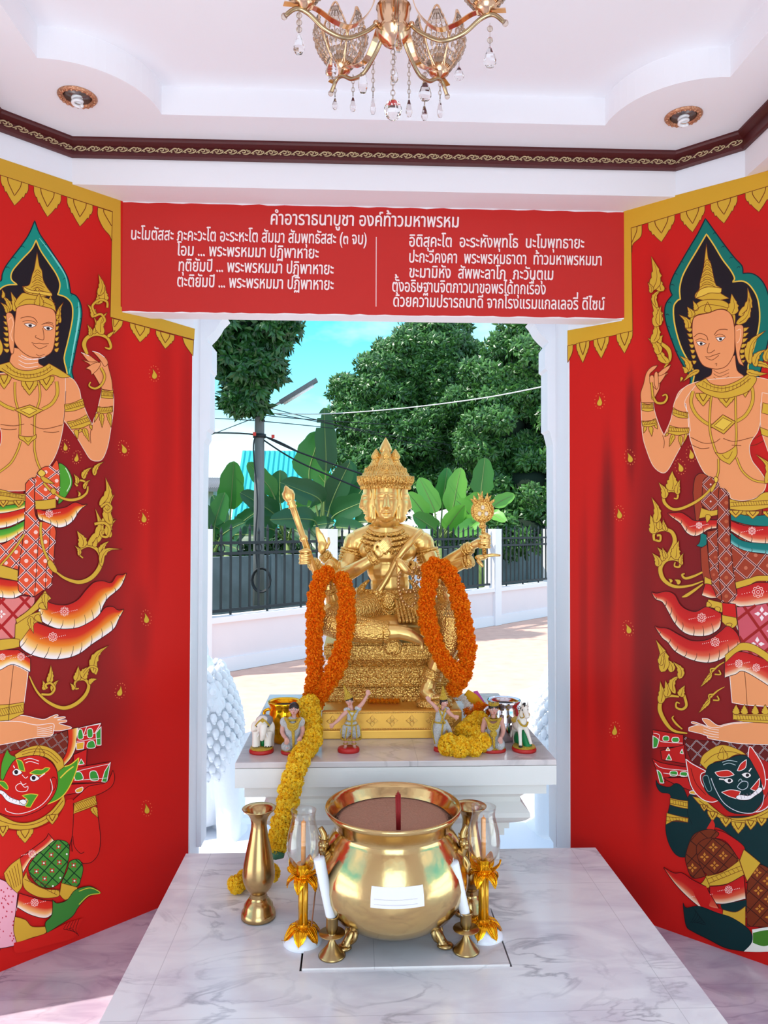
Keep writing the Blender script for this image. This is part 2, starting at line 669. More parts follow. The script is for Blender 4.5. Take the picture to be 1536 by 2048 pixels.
def scroll_run(a, b):
    a, b = Vector((a[0], a[1], ZC+0.030)), Vector((b[0], b[1], ZC+0.030))
    e = (b-a).normalized(); L = (b-a).length
    k = max(1, int(L/0.047)); w = L/k
    for i in range(k):
        o = a+e*(w*i)
        P = lambda u, v: o+e*(u*w)+Vector((0, 0, v*0.009))
        mb.tube(cr_path([P(0, -.6), P(.2, .1), P(.42, .85), P(.62, .55), P(.58, -.15), P(.42, -.2), P(.40, .2)], 4), [.0014, .0026, .0028, .0024, .0018, .0014], 5)
        mb.tube(cr_path([P(.45, -.75), P(.65, -.85), P(.85, -.5), P(.98, .1), P(.88, .6), P(.76, .3), P(.85, .05)], 4), [.0014, .0026, .0026, .0022, .0018, .0014], 5)
        mb.ell(P(.2, -.55), .0045, .0028, .003, 6, 4)
        mb.ell(P(.72, .85), .005, .0028, .0022, 6, 4)
for i in range(3):
    scroll_run(il[i], il[i+1])
so = mb.build('scroll_ornament', M_scroll, cor)
# ------------------------------------------------------------------ the garden, wall and street beyond the doorway
ZG = -0.30
M_pave = mat('pink_stamped_concrete', (206, 164, 148), 0.8, var=0.5, vscale=6, rgb2=(236, 200, 180), bump=0.2, bscale=18)
M_path = mat('grey_concrete', (188, 190, 192), 0.85, var=0.6, vscale=5, rgb2=(218, 218, 218), bump=0.2, bscale=14)
M_grass = mat('grass_ground', (70, 90, 45), 0.9, var=0.6, vscale=3, rgb2=(110, 105, 70))
M_fence = mat('fence_iron', (40, 48, 52), 0.5, metal=0.3)
M_render = mat('cream_render', (234, 224, 226), 0.75, var=0.15, vscale=3, rgb2=(214, 206, 212))
M_post = mat('white_fence_paint', (238, 236, 240), 0.65)
M_grey = mat('grey_block_wall', (132, 142, 146), 0.85, var=0.8, vscale=2.2, rgb2=(84, 92, 92))
M_pole = mat('concrete_pole', (120, 122, 122), 0.8, var=0.5, vscale=6, rgb2=(90, 92, 92), stretch=(3, 3, .6))
M_teal = mat('teal_roof_sheet', (60, 190, 196), 0.45, metal=0.1)
M_tile = mat('grey_roof_tile', (130, 130, 134), 0.8)
M_house = mat('house_wall', (214, 224, 226), 0.7)
M_wire = mat('black_cable', (28, 32, 38), 0.6)
M_lampgrey = mat('street_lamp_grey', (190, 196, 200), 0.5)
M_red = mat('red_tag', (220, 60, 50), 0.6)

mb = MB(); mb.box(-60, 60, -40, 90, ZG-0.5, ZG-0.02)
struct(mb.build('ground', M_grass, smooth=False))
# paving round the pavilion: pink band along the wall, pale path in the middle
FA, FB = Vector((-3.76, 7.0, 0)), Vector((6.9, 18.0, 0))       # line of the boundary wall
fd = (FB-FA).normalized(); fn = Vector((fd.y, -fd.x, 0))       # fn points to the pavilion side
def along(t, o, z=0): return FA+fd*t+fn*o+Vector((0, 0, z))
mb = MB(); mb.prism([(-14, -12), (14, -12), (14, 24), (9.5, 20.9), (-14, -3.8)], ZG-0.02, ZG-0.008)
struct(mb.build('ground_apron', M_path, smooth=False))
mb = MB(); mb.prism([(p.x, p.y) for p in (along(-2.2, 0), along(17, 0), along(17, 3.5), along(9, 6.5), along(3.5, 7.4), along(-2.2, 4.2))], ZG-0.008, ZG-0.004)
struct(mb.build('ground_paving', M_pave, smooth=False))
mb = MB()
mb.prism([(p.x, p.y) for p in (along(-6, 3.6), along(4, 3.3), along(8, 3.0), along(12, 2.3), along(22, 1.6), along(24, 6.0), along(8, 5.6), along(-6, 6.0))], ZG-0.003, ZG+0.002)
struct(mb.build('ground_path', M_path, smooth=False))

def tfence(px):
    d = ray(px, 1054); d = Vector((d.x, d.y, 0))
    q = FA-Vector((CAM.x, CAM.y, 0))
    den = d.x*fd.y-d.y*fd.x
    k = (q.x*fd.y-q.y*fd.x)/den
    P = Vector((CAM.x, CAM.y, 0))+d*k
    return (P-FA).dot(fd)
# low rendered wall under the railings
mb = MB()
L0, L1 = -4.0, 16.0
def fbox(mb, t0, t1, o0, o1, z0, z1):
    c = along((t0+t1)/2, (o0+o1)/2, (z0+z1)/2)
    mb.obox(c, fd*((t1-t0)/2), fn*((o1-o0)/2), Vector((0, 0, (z1-z0)/2)))
fbox(mb, L0, L1, -0.08, 0.08, ZG-.1, 0.30)
low = mb.build('boundary_wall', M_render, smooth=False)
tag(low, 'low cream rendered boundary wall running under the black railings', 'wall')
mb = MB(); fbox(mb, L0, L1, -0.11, 0.12, 0.30, 0.37); mb.build('coping', M_post, low, smooth=False)
mb = MB(); fbox(mb, L0, L1, 0.08, 0.10, ZG, ZG+0.17); mb.build('plinth_course', M_post, low, smooth=False)
tp = [tfence(x) for x in (652, 985, 1100)]
sp = (tp[2]-tp[0])/3
posts = [tp[0]+sp*k for k in (-2, -1, 0, 1, 2, 3, 4)]
PL = ['white fence post hidden at the far left of the railings', 'white fence post at the left edge of the doorway view', 'white fence post behind the statue\'s raised open hand', 'white fence post behind the hanging bead string',
      'white fence post behind the hand holding the round mirror', 'white fence post nearest the right door jamb', 'white fence post beyond the right door jamb']
for k, t in enumerate(posts):
    if k in (0, 6):
        continue
    mb = MB(); fbox(mb, t-0.10, t+0.10, -0.10, 0.13, ZG, 1.42)
    o = mb.build('fence_post', M_post, smooth=False)
    tag(o, PL[k], 'fence post', 'white posts between the railings')
RLs = ['black railing panel left of the door view, mostly behind the jamb', 'black railing panel at the far left in front of the grey wall', 'black railing panel between the staff and the bead string', 'black railing panel behind the right-hand orange garland',
       'black railing panel between the last two posts on the right', 'black railing panel beyond the last post on the right']
def bar_mb(t, o, z0, z1, r=0.011):
    b = MB(); fbox(b, t-r, t+r, o-r, o+r, z0, z1)
    c = along(t, o, 0)
    b.lathe([(0.002, z1-.005), (0.016, z1+0.005), (0.019, z1+0.03), (0.0, z1+0.09)], (c.x, c.y, 0), 6)
    return b
for k in range(1, 5):
    t0, t1 = posts[k]+0.10, posts[k+1]-0.10
    if k == 5: break
    base = along(t0, 0, 0.37)
    rt = thing('railing_panel', RLs[k], 'railing', base, 'railing panels on the boundary wall')
    for z in (0.43, 1.12, 1.25):
        b = MB(); fbox(b, t0, t1, -0.02, 0.02, z-0.018, z+0.018); b.build('rail', M_fence, rt, smooth=False)
    nb = 13
    for i in range(nb):
        t = t0+(t1-t0)*(i+.5)/nb
        b = bar_mb(t, 0, 0.37 if i % 4 == 2 else 0.41, 1.36 if i % 2 else 1.40)
        b.build('bar', M_fence, rt, smooth=False)
    for i in range(nb):
        t = t0+(t1-t0)*(i+1)/nb
        if i % 2:
            b = MB(); c = along(t-(t1-t0)/nb*.5, 0, 1.185)
            b.tube([c+fd*(.05*math.cos(a))+Vector((0, 0, .05*math.sin(a))) for a in [2*PI*q/12 for q in range(12)]], .008, 5, closed=True)
            b.build('ring', M_fence, rt)
# block wall of the neighbour behind the railings
mb = MB(); fbox(mb, -3, 17, -2.15, -2.0, ZG-.1, 0.98)
for k in range(12):
    fbox(mb, -2.6+k*1.6, -2.4+k*1.6, -2.0, -1.96, ZG, 1.0)
o = mb.build('block_wall', M_grey, smooth=False); tag(o, 'stained grey block wall standing behind the railings', 'wall')

# ---- utility pole with its street lamp and cables
PY = 11.6
pb_ = at_y(517, 1200, PY)
pole = thing('utility_pole', 'tall grey concrete utility pole behind the railings on the left', 'utility pole', (pb_.x, PY, ZG))
mb = MB(); mb.lathe([(0.092, ZG), (0.079, 2.0), (0.058, 6.4)], (pb_.x, PY, 0), 10); mb.build('shaft', M_pole, pole)
for z in (at_y(517, 872, PY).z, at_y(517, 815, PY).z):
    mb = MB(); mb.lathe([(0.09, z-.03), (0.1, z-.03), (0.1, z+.03), (0.09, z+.03)], (pb_.x, PY, 0), 10); mb.build('clamp_band', M_wire, pole)
for k, z in enumerate((808, 822, 838)):
    P = at_y(526, z, PY-.05)
    mb = MB(); mb.lathe([(0.01, -.04), (.035, -.03), (.02, 0), (.035, .03), (.01, .04)], P, 8); mb.build('insulator', M_wire, pole)
cp = at_y(523, 1160, PY-.15)
mb = MB()
for q in range(3):
    mb.tube([cp+Vector((.13*math.cos(a)*(1+.06*q), -.02*q, .17*math.sin(a)*(1+.05*q))) for a in [2*PI*i/18 for i in range(18)]], .012, 6, closed=True)
mb.build('cable_coil', M_wire, pole)
mb = MB()
mb.tube(cr_path([at_y(512, 870, PY-.1), at_y(507, 900, PY-.12), at_y(515, 1000, PY-.12), at_y(511, 1080, PY-.12), at_y(516, 1150, PY-.12)], 5), .012, 5)
mb.build('down_cable', M_wire, pole)
lamp = thing('street_lamp', 'slanting fluorescent street lamp reaching up from the pole', 'street lamp', at_y(524, 824, PY))
a, b, c = at_y(524, 826, PY-.1), at_y(560, 805, PY-.25), at_y(634, 760, PY-.5)
mb = MB(); mb.tube([a, b+(c-b)*.1], .022, 7); mb.build('arm', M_lampgrey, lamp)
d = (c-b).normalized(); x, y = frame_from(d)
mb = MB(); mb.obox((b+c)/2, d*((c-b).length/2), Vector((0, .055, 0)), Vector((-d.z, 0, d.x))*.03); mb.build('housing', mat('lamp_housing', (110, 116, 122), 0.5), lamp, smooth=False)
mb = MB(); mb.tube([b+d*.06+Vector((.012, 0, -.045)), c-d*.08+Vector((.012, 0, -.045))], .024, 8); mb.build('lamp_tube', mat('unlit_lamp_tube', (236, 240, 242), 0.4), lamp)

WR = [((404, 700), (524, 823), 0, 'cable'), ]
wires = [((380, 770, 15), (524, 812, PY), (900, 905, 16), 'highest thin cable crossing the sky to the pole'),
         ((380, 782, 15), (524, 822, PY), (900, 890, 16), 'second cable crossing the sky beside the street lamp'),
         ((380, 795, 15), (524, 830, PY), (800, 850, 16), 'third cable in the sky left of the pole'),
         ((380, 812, 15), (518, 826, PY), (690, 828, 14), 'cable running level from the pole to the dark tree'),
         ((380, 835, 15), (518, 842, PY), (720, 862, 16), 'lowest level cable left of the pole'),
         ((380, 886, 15), (512, 835, PY), (524, 833, PY), 'cable rising from the lower left to the pole'),
         ((380, 866, 13), (515, 870, PY), (600, 905, 12), 'thick cable sagging from the pole clamp'),
         ((524, 870, PY), (600, 905, 11.4), (760, 960, 11.0), 'black cable dropping from the pole behind the banana leaves'),
         ((524, 878, PY), (600, 925, 11.4), (740, 985, 11.0), 'lower black cable sagging behind the banana leaves')]
for a, b, c, lb in wires:
    P = [at_y(*q) for q in (a, b, c)]
    mb = MB(); mb.tube(cr_path(P, 8), 0.0075 if 'thick' not in lb and 'black' not in lb else 0.013, 5)
    o = mb.build('overhead_cable', M_wire); tag(o, lb, 'cable', 'overhead cables round the pole')
mb = MB(); mb.tube(cr_path([at_y(520, 826, 11.55), at_y(640, 828, 11.1), at_y(790, 818, 10.5), at_y(960, 797, 9.4), at_y(1110, 768, 8.4), at_y(1300, 725, 7.5)], 8), .008, 5)
o = mb.build('overhead_cable', mat('pale_cable', (200, 205, 208), 0.5)); tag(o, 'pale cable swinging across in front of the big trees', 'cable', 'overhead cables round the pole')
for px, py, lb in ((509, 868, 'small red tag fixed on the left of the utility pole'), (546, 873, 'small red tag hanging on the cable right of the pole')):
    P = at_y(px, py, PY-.2 if px < 520 else 11.5)
    mb = MB(); mb.box(P.x-.024, P.x+.024, P.y-.006, P.y+.006, P.z-.028, P.z+.028)
    o = mb.build('cable_tag', M_red, smooth=False); tag(o, lb, 'tag', 'red cable tags')

# ---- neighbouring houses
HY = 26.0
hs = thing('house', 'house with a steep corrugated turquoise metal roof behind the banana plants', 'house', (at_y(580, 1000, HY).x, HY, ZG))
x0, x1 = at_y(466, 900, HY).x, at_y(720, 900, HY).x
zt_, zb_ = at_y(560, 889, HY).z, at_y(560, 1010, HY).z
mb = MB(); n = 24
vs = []
for i in range(n*4+1):
    x = x0+(x1-x0)*i/(n*4)
    h = (0, .09, .09, 0)[i % 4]
    vs += [(x, HY-.6-h, zb_-.9), (x, HY+2.2-h, zt_), (x, HY+2.5, zt_), (x, HY-.3, zb_-.9)]
fs = []
for i in range(n*4):
    a, b = i*4, i*4+4
    fs += [(a, b, b+1, a+1), (a+1, b+1, b+2, a+2), (a+3, a+2, b+2, b+3)]
mb.add(vs, fs, True); mb.build('roof', M_teal, hs, smooth=False)
mb = MB(); mb.box(x0+.3, x1-.3, HY-.2, HY+6, ZG, zb_-.6); mb.build('wall', M_house, hs, smooth=False)
H2 = 22.0
h2 = thing('house', 'pale house with a grey tiled roof at the far left', 'house', (at_y(420, 980, H2).x, H2, ZG))
xa, xb = at_y(360, 970, H2).x, at_y(452, 970, H2).x
zr = at_y(420, 953, H2).z; ze = at_y(420, 978, H2).z
mb = MB()
for i in range(26):
    x = xa+(xb-xa)*i/25
    mb.tube([(x, H2-.5, ze), (x, H2+1.6, zr+.05)], (xb-xa)/50*1.05, 6)
mb.obox(((xa+xb)/2, H2+.55, (ze+zr)/2-.05), ((xb-xa)/2, 0, 0), (0, 1.05, (zr-ze)/2), (0, 0, .05))
mb.build('roof', M_tile, h2)
mb = MB(); mb.box(xa, xb-.35, H2-.1, H2+3, ZG, ze); mb.build('wall', M_house, h2, smooth=False)

# ---- trees
def leafmat(name, c1, c2, rough=0.35, transl=0.25):
    M = bpy.data.materials.new(name)
    M.use_nodes = True
    N, L = M.node_tree.nodes, M.node_tree.links
    b = N['Principled BSDF']
    b.inputs['Roughness'].default_value = rough
    b.inputs['Specular IOR Level'].default_value = 0.6
    oi = N.new('ShaderNodeNewGeometry')
    mx = N.new('ShaderNodeMix'); mx.data_type = 'RGBA'
    mx.inputs[6].default_value = s2l(c1)+(1,); mx.inputs[7].default_value = s2l(c2)+(1,)
    L.new(oi.outputs['Random Per Island'], mx.inputs[0])
    L.new(mx.outputs[2], b.inputs['Base Color'])
    t = N.new('ShaderNodeBsdfTranslucent')
    L.new(mx.outputs[2], t.inputs['Color'])
    ms = N.new('ShaderNodeMixShader'); ms.inputs[0].default_value = transl
    L.new(b.outputs[0], ms.inputs[1]); L.new(t.outputs[0], ms.inputs[2])
    L.new(ms.outputs[0], N['Material Output'].inputs['Surface'])
    return M
M_leaf = leafmat('glossy_tree_leaf', (34, 78, 38), (86, 138, 60), .38, .2)
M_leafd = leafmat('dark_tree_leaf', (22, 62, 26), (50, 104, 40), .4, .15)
M_bark = mat('bark', (80, 66, 52), 0.9, var=.5, vscale=8)

def leaf_quad(v, f, P, d, nrm, l, w):
    s = d.cross(nrm).normalized()*w
    k = len(v)
    m = P+d*(l*.45)
    v.extend([tuple(P), tuple(m+s-nrm*w*.3), tuple(P+d*l-nrm*l*.12), tuple(m-s-nrm*w*.3), tuple(m+nrm*w*.25)])
    f.extend([(k, k+1, k+4), (k+1, k+2, k+4), (k+2, k+3, k+4), (k+3, k, k+4)])

def foliage(blobs, n, l, seed, droop=0.6, cluster=7, sub=26):
    """Leaf sprays over clumps that stud the skins of overlapping ellipsoids given as (centre, radii)."""
    rnd = random.Random(seed)
    v, f = [], []
    clumps = []
    for c, r in blobs:
        for _ in range(int(sub*max(1, r[0]*r[2]/1.2))):
            q = Vector((rnd.gauss(0, 1), rnd.gauss(0, 1)-.5, rnd.gauss(0, 1)+.15)).normalized()
            k = rnd.uniform(.70, 1.02)
            s_ = rnd.uniform(.26, .46)*min(r[0], r[2])**.75
            clumps.append((Vector(c)+Vector((q.x*r[0]*k, q.y*r[1]*k, q.z*r[2]*k)), s_, q))
    wts = [c[1]**2 for c in clumps]
    for _ in range(n//cluster):
        c, s_, q0 = rnd.choices(clumps, wts)[0]
        q = Vector((rnd.gauss(0, 1)+q0.x*.4, rnd.gauss(0, 1)-.7, rnd.gauss(0, 1)+.45)).normalized()
        k = rnd.uniform(.78, 1.06)
        P = c+Vector((q.x*s_*1.15*k, q.y*s_*k, q.z*s_*.8*k))
        base = (q+Vector((0, 0, -.2))).normalized()
        for j in range(cluster):
            a = 2*PI*j/cluster+rnd.random()
            x, y = frame_from(base)
            d = (base*rnd.uniform(.1, .7)+x*math.cos(a)+y*math.sin(a)+Vector((0, 0, -droop*rnd.random()))).normalized()
            nn = (base-d*base.dot(d))
            nn = nn.normalized() if nn.length > .05 else frame_from(d)[0]
            leaf_quad(v, f, P+d*l*.15, d, nn, l*rnd.uniform(.7, 1.25), l*.25)
    return v, f

def tree(name, label, cat, blobs, n, l, seed, leaf, trunk=None, group=None, **kw):
    c = blobs[0][0]
    base = trunk[0] if trunk else Vector((c[0], c[1], ZG))
    t = thing(name, label, cat, base, group)
    v, f = foliage(blobs, n, l, seed, **kw)
    mb = MB(); mb.add(v, f, True)
    mb.build('foliage', leaf, t, smooth=False)
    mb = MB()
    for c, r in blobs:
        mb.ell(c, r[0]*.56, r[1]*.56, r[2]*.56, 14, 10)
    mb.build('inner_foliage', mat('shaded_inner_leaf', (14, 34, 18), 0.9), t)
    if trunk:
        mb = MB(); mb.tube(cr_path(trunk[:-1], 4), [trunk[-1], trunk[-1]*.6], 9); mb.build('trunk', M_bark, t)
    return t

def B3(px, py, Y, rx, rz, ry=None):
    """An ellipsoid of foliage centred at a pixel's ray at depth Y, radii in pixels."""
    s = Y/FPX
    return (at_y(px, py, Y), (rx*s, (ry if ry else rx)*s, rz*s))
G1 = 'big leafy trees beyond the boundary wall'
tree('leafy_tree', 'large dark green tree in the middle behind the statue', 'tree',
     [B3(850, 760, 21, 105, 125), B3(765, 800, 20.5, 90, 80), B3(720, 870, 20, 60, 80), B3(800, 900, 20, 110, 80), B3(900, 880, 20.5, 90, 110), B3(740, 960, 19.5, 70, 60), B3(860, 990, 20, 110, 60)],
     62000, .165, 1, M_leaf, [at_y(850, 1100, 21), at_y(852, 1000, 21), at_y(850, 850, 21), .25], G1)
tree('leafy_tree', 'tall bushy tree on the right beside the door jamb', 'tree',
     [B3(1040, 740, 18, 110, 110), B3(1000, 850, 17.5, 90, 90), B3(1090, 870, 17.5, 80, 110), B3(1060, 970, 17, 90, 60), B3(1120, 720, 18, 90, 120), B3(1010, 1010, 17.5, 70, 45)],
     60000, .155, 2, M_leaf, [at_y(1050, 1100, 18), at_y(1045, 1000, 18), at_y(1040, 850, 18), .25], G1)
tree('leafy_tree', 'tree with leaves hanging down in front of the pole at the upper left', 'tree',
     [B3(470, 650, 11.2, 95, 60), B3(500, 740, 11.2, 52, 50), B3(430, 680, 11.4, 50, 60), B3(548, 655, 11.2, 36, 40), B3(490, 785, 11.2, 32, 34), B3(360, 620, 11.6, 90, 90)],
     16000, .16, 3, M_leafd, [at_y(330, 1130, 11.8), at_y(335, 900, 11.8), at_y(370, 620, 11.6), .2], G1, droop=1.3)
tree('hedge_shrub', 'low dark shrub behind the grey block wall at the far left', 'shrub',
     [B3(430, 1090, 15.5, 60, 45), B3(500, 1110, 15.5, 50, 35), B3(700, 1110, 16.5, 60, 50), B3(600, 1090, 16, 70, 45)], 5000, .16, 4, M_leafd, None, 'shrubs along the block wall')
tree('hedge_shrub', 'low leafy shrub behind the railings on the right', 'shrub',
     [B3(900, 1080, 17, 70, 45), B3(1050, 1060, 16.5, 80, 45), B3(980, 1085, 16.5, 50, 40)], 5000, .16, 5, M_leaf, None, 'shrubs along the block wall')

# ---- banana plants
M_ban = leafmat('banana_leaf', (46, 110, 44), (78, 146, 58), .32, .35)
M_band = leafmat('banana_leaf_dark', (24, 76, 40), (44, 100, 50), .32, .3)
M_banb = leafmat('banana_leaf_bright', (90, 170, 60), (140, 205, 90), .32, .4)
M_stalk = mat('banana_stalk', (126, 150, 84), 0.6, var=.4, vscale=5, rgb2=(90, 110, 60))
def banana_leaf(parent, base, mid, tip, w, m, face, torn=0, seed=0):
    """A long paddle leaf: petiole from base to mid, blade from mid to tip."""
    rnd = random.Random(seed)
    P = cr_path([base, base+(mid-base)*.5, mid, mid+(tip-mid)*.55+Vector((0, 0, .02)), tip], 6)
    i0 = 11
    blade = P[i0:]
    n = len(blade)
    mb = MB(); mb.tube(P, [.03, .022, .014, .009, .004], 6); mb.build('midrib', M_stalk, parent)
    v, f = [], []
    for i, p in enumerate(blade):
        t = i/(n-1)
        d = (blade[min(i+1, n-1)]-blade[max(i-1, 0)]).normalized()
        sd = d.cross(Vector(face)).normalized()
        ww = w*.88*min(1, (t+.02)/.22)**.55*max(0, 1-t**3.2)**.8*(1+.06*math.sin(t*19+seed))
        nn = sd.cross(d)
        v += [tuple(p+sd*ww+nn*ww*.25), tuple(p+sd*ww*.5+nn*ww*.12), tuple(p), tuple(p-sd*ww*.5+nn*ww*.12), tuple(p-sd*ww+nn*ww*.25)]
    for i in range(n-1):
        for k in range(4):
            if torn and rnd.random() < torn*.12 and k in (0, 3):
                continue
            a = i*5+k
            f.append((a, a+1, a+6, a+5))
    mb = MB(); mb.add(v, f)
    mb.build('leaf_blade', m, parent)
def banana(label, px, py0, py1, Y, leaves, m, group='banana plants beyond the railings'):
    b = at_y(px, py0, Y); t_ = at_y(px, py1, Y)
    b = Vector((b.x, Y, ZG))
    t = thing('banana_plant', label, 'banana plant', b, group)
    mb = MB(); mb.tube([b, (b+t_)/2, t_], [.13, .1, .07], 9); mb.build('stem', M_stalk, t)
    for i, (mx, my, tx, ty, w, dy, *o) in enumerate(leaves):
        banana_leaf(t, t_, at_y(mx, my, Y+dy*.5), at_y(tx, ty, Y+dy), w*Y/FPX, o[0] if o else m, (0.25*math.sin(i*2.1), -1, .25), o[1] if len(o) > 1 else 0, seed=i+px)
banana('banana plant with a tall upright leaf left of the utility pole', 455, 1180, 1100, 14.6,
       [(462, 1010, 468, 922, 30, -.3, M_ban), (440, 1060, 405, 1045, 20, -.6), (480, 1050, 520, 1020, 20, -.4), (430, 1080, 385, 1090, 22, -1), (470, 1070, 530, 1075, 18, -.8), (450, 1050, 425, 990, 18, .3)], M_band)
banana('banana plant with broad dark leaves right behind the pole', 575, 1180, 1085, 14.8,
       [(545, 985, 495, 925, 22, -.2, M_ban), (550, 1030, 480, 985, 26, -.6), (560, 1000, 560, 940, 26, .2), (590, 1030, 650, 1000, 24, -.4, M_ban, .3), (600, 1060, 670, 1045, 22, -.8), (548, 1060, 490, 1050, 24, -.9), (590, 1060, 640, 1110, 20, -1)], M_band)
banana('tallest banana plant with torn leaves reaching above the turquoise roof', 645, 1180, 1070, 14.3,
       [(618, 950, 640, 862, 40, .1, M_ban), (652, 930, 648, 815, 26, -.2, M_band, .9), (640, 1000, 560, 965, 30, -.5, M_band, .5), (665, 1000, 700, 925, 28, -.3), (670, 1030, 740, 1000, 30, -.6, M_band, .3), (625, 1040, 540, 1040, 26, -.9), (672, 1055, 735, 1065, 22, -.8)], M_band)
banana('banana plant with drooping dark leaves beside the turquoise roof edge', 690, 1180, 1080, 15.2,
       [(675, 1000, 625, 935, 26, .2, M_ban), (690, 990, 700, 920, 26, .1), (705, 1010, 745, 950, 24, -.2), (670, 1030, 600, 1010, 26, -.5), (715, 1045, 770, 1050, 22, -.7), (665, 1060, 600, 1085, 22, -.9), (700, 1060, 720, 1110, 20, -1)], M_band)
banana('small banana plant with low leaves at the far left behind the railings', 425, 1180, 1110, 13.9,
       [(415, 1050, 395, 1000, 22, 0), (430, 1045, 450, 985, 22, .1, M_ban), (445, 1070, 490, 1045, 20, -.5), (405, 1075, 360, 1070, 20, -.6), (440, 1090, 480, 1100, 18, -.8)], M_band)
banana('bright banana clump seen between the crown and the round mirror', 880, 1120, 1080, 15.2,
       [(868, 1020, 838, 955, 24, 0), (885, 1010, 895, 935, 24, .2, M_ban), (905, 1020, 922, 935, 26, -.2), (850, 1030, 815, 985, 20, -.4), (925, 1030, 960, 985, 20, -.3), (870, 1060, 825, 1030, 22, -.6, M_ban), (910, 1060, 965, 1040, 24, -.6), (895, 1055, 930, 1010, 22, -.6), (860, 1090, 820, 1080, 18, -.8)], M_banb)
banana('banana plant with a broad upright leaf behind the round mirror', 965, 1120, 1050, 15.0,
       [(962, 985, 970, 915, 26, -.1, M_ban), (985, 1030, 1010, 1045, 16, -.5), (940, 1030, 912, 1000, 20, -.3), (955, 1050, 910, 1070, 20, -.5), (990, 1010, 1030, 990, 16, 0)], M_banb)
# ------------------------------------------------------------------ marble platform with a loose inset slab
PX0, PX1, PY0, PY1, PH = -0.681, 0.8395, 1.02, 2.794, 0.25
lc = [at_z(603, 1942, PH), at_z(1022, 1938, PH)]
LX0, LX1, LY0, LY1 = lc[0].x, lc[1].x, lc[0].y, 2.36
mb = MB()
g = 0.006
mb.box(PX0, LX0-g, PY0, PY1, 0, PH); mb.box(LX1+g, PX1, PY0, PY1, 0, PH)
mb.box(LX0-g, LX1+g, PY0, LY0-0.001, 0, PH); mb.box(LX0-g, LX1+g, LY1+.004, PY1, 0, PH)
plat = mb.build('marble_platform', M_plat, smooth=False)
tag(plat, 'low platform of grey veined white marble slabs before the doorway', 'platform')
mb = MB(); mb.box(LX0-g, LX1+g, LY0-.001, LY1+.004, 0, 0.20); mb.build('recess', M_dark, plat, smooth=False)
mb = MB(); mb.box(LX0, LX1, LY0, LY1, 0.20, PH+0.006)
o = mb.build('inset_slab', M_lid, smooth=False, bevel=.002)
tag(o, 'loose pale marble slab set into the platform under the brass pot', 'slab')

# ------------------------------------------------------------------ the white altar in the doorway
M_altar = mat('altar_white', (226, 222, 218), 0.6, bump=.05, bscale=20)
AZ = 0.655
AX0, AX1 = at_y(470, 1522, 2.55).x, at_y(1113, 1520, 2.55).x
AY0, AY1 = 2.55, 3.58
alt = thing('altar', 'white moulded altar table standing in the doorway under the gold statue', 'altar', ((AX0+AX1)/2, AY0, 0))
mb = MB(); mb.box(AX0, AX1, AY0, AY1, AZ-0.02, AZ); mb.build('marble_top', M_altartop, alt, smooth=False, bevel=.003)
prof = [(0.0, AZ-.02), (0.0, AZ-.085), (.028, AZ-.088), (.028, AZ-.125)]
for k in range(9):
    t = k/8
    prof.append((.028+.035+.05*t+.028*math.sin(PI*2*t), AZ-.130-.125*t))
prof += [(.135, AZ-.265), (.135, AZ-.285), (.150, AZ-.288), (.150, AZ-.315), (.165, AZ-.318), (.165, 0.25)]
mb = MB(); vs = []
for d, z in prof:
    vs += [(AX0+d, AY0+d, z), (AX1-d, AY0+d, z), (AX1-d, AY1-d, z), (AX0+d, AY1-d, z)]
fs = [(i*4+k, i*4+4+k, i*4+4+(k+1) % 4, i*4+(k+1) % 4) for i in range(len(prof)-1) for k in range(4)]
n = (len(prof)-1)*4
mb.add(vs, fs+[(n, n+3, n+2, n+1)], True)
mb.build('body', M_altar, alt, smooth=False)
mb = MB(); mb.box(AX0+.165, AX1-.165, PY1+.001, AY1-.165, ZG, .26); mb.build('footing', M_altar, alt, smooth=False)

# ------------------------------------------------------------------ carved capitals on the door jambs, steps outside
def jamb_trim(name, prof, y0, y1, xwall):
    pts = [at_y(px, py, y0) for px, py in prof]
    poly = [Vector((q.x, y0, q.z)) for q in pts]+[Vector((xwall, y0, pts[-1].z)), Vector((xwall, y0, pts[0].z))]
    mb = MB(); mb.slab(poly, (0, y1-y0, 0)); return struct(mb.build(name, M_trimwhite, smooth=False))
jamb_trim('trim_2', [(452, 632), (439, 645), (433, 656), (424, 668), (414, 678), (417, 685), (424, 692), (424, 739), (420, 744), (420, 857), (413, 862), (413, 876), (408, 886), (406, 1000), (404, 1300), (402, 1694)], 3.13, 3.24, wlx(YJL)-.12)
jamb_trim('trim_3', [(1062, 640), (1069, 648), (1078, 664), (1090, 677), (1098, 684), (1090, 695), (1090, 737), (1095, 741), (1095, 860), (1100, 864), (1106, 889), (1107, 1100), (1109, 1300), (1112, 1694)], 3.13, 3.24, wrx(YJR)+.12)
M_step = mat('white_step', (226, 230, 238), .6)
mb = MB(); mb.box(-1.5, 1.5, 3.18, 4.0, ZG, -.12); mb.box(-1.7, 1.7, 4.0, 4.35, ZG, -.2)
struct(mb.build('floor_step', M_step, smooth=False))
# ------------------------------------------------------------------ painted murals on the two side walls
M_paint = bpy.data.materials.new('mural_paint')
M_paint.use_nodes = True
_N, _L = M_paint.node_tree.nodes, M_paint.node_tree.links
_a = _N.new('ShaderNodeVertexColor'); _a.layer_name = 'Col'
_b = _N['Principled BSDF']
_L.new(_a.outputs['Color'], _b.inputs['Base Color'])
_b.inputs['Roughness'].default_value = 0.42
_b.inputs['Specular IOR Level'].default_value = 0.18

WALLS = {'L': (Vector((wlx(2.5), 2.5, 1.0)), Vector((1, -1.028, 0)).normalized()),
         'R': (Vector((wrx(2.5), 2.5, 1.0)), Vector((-1, -1.068, 0)).normalized())}

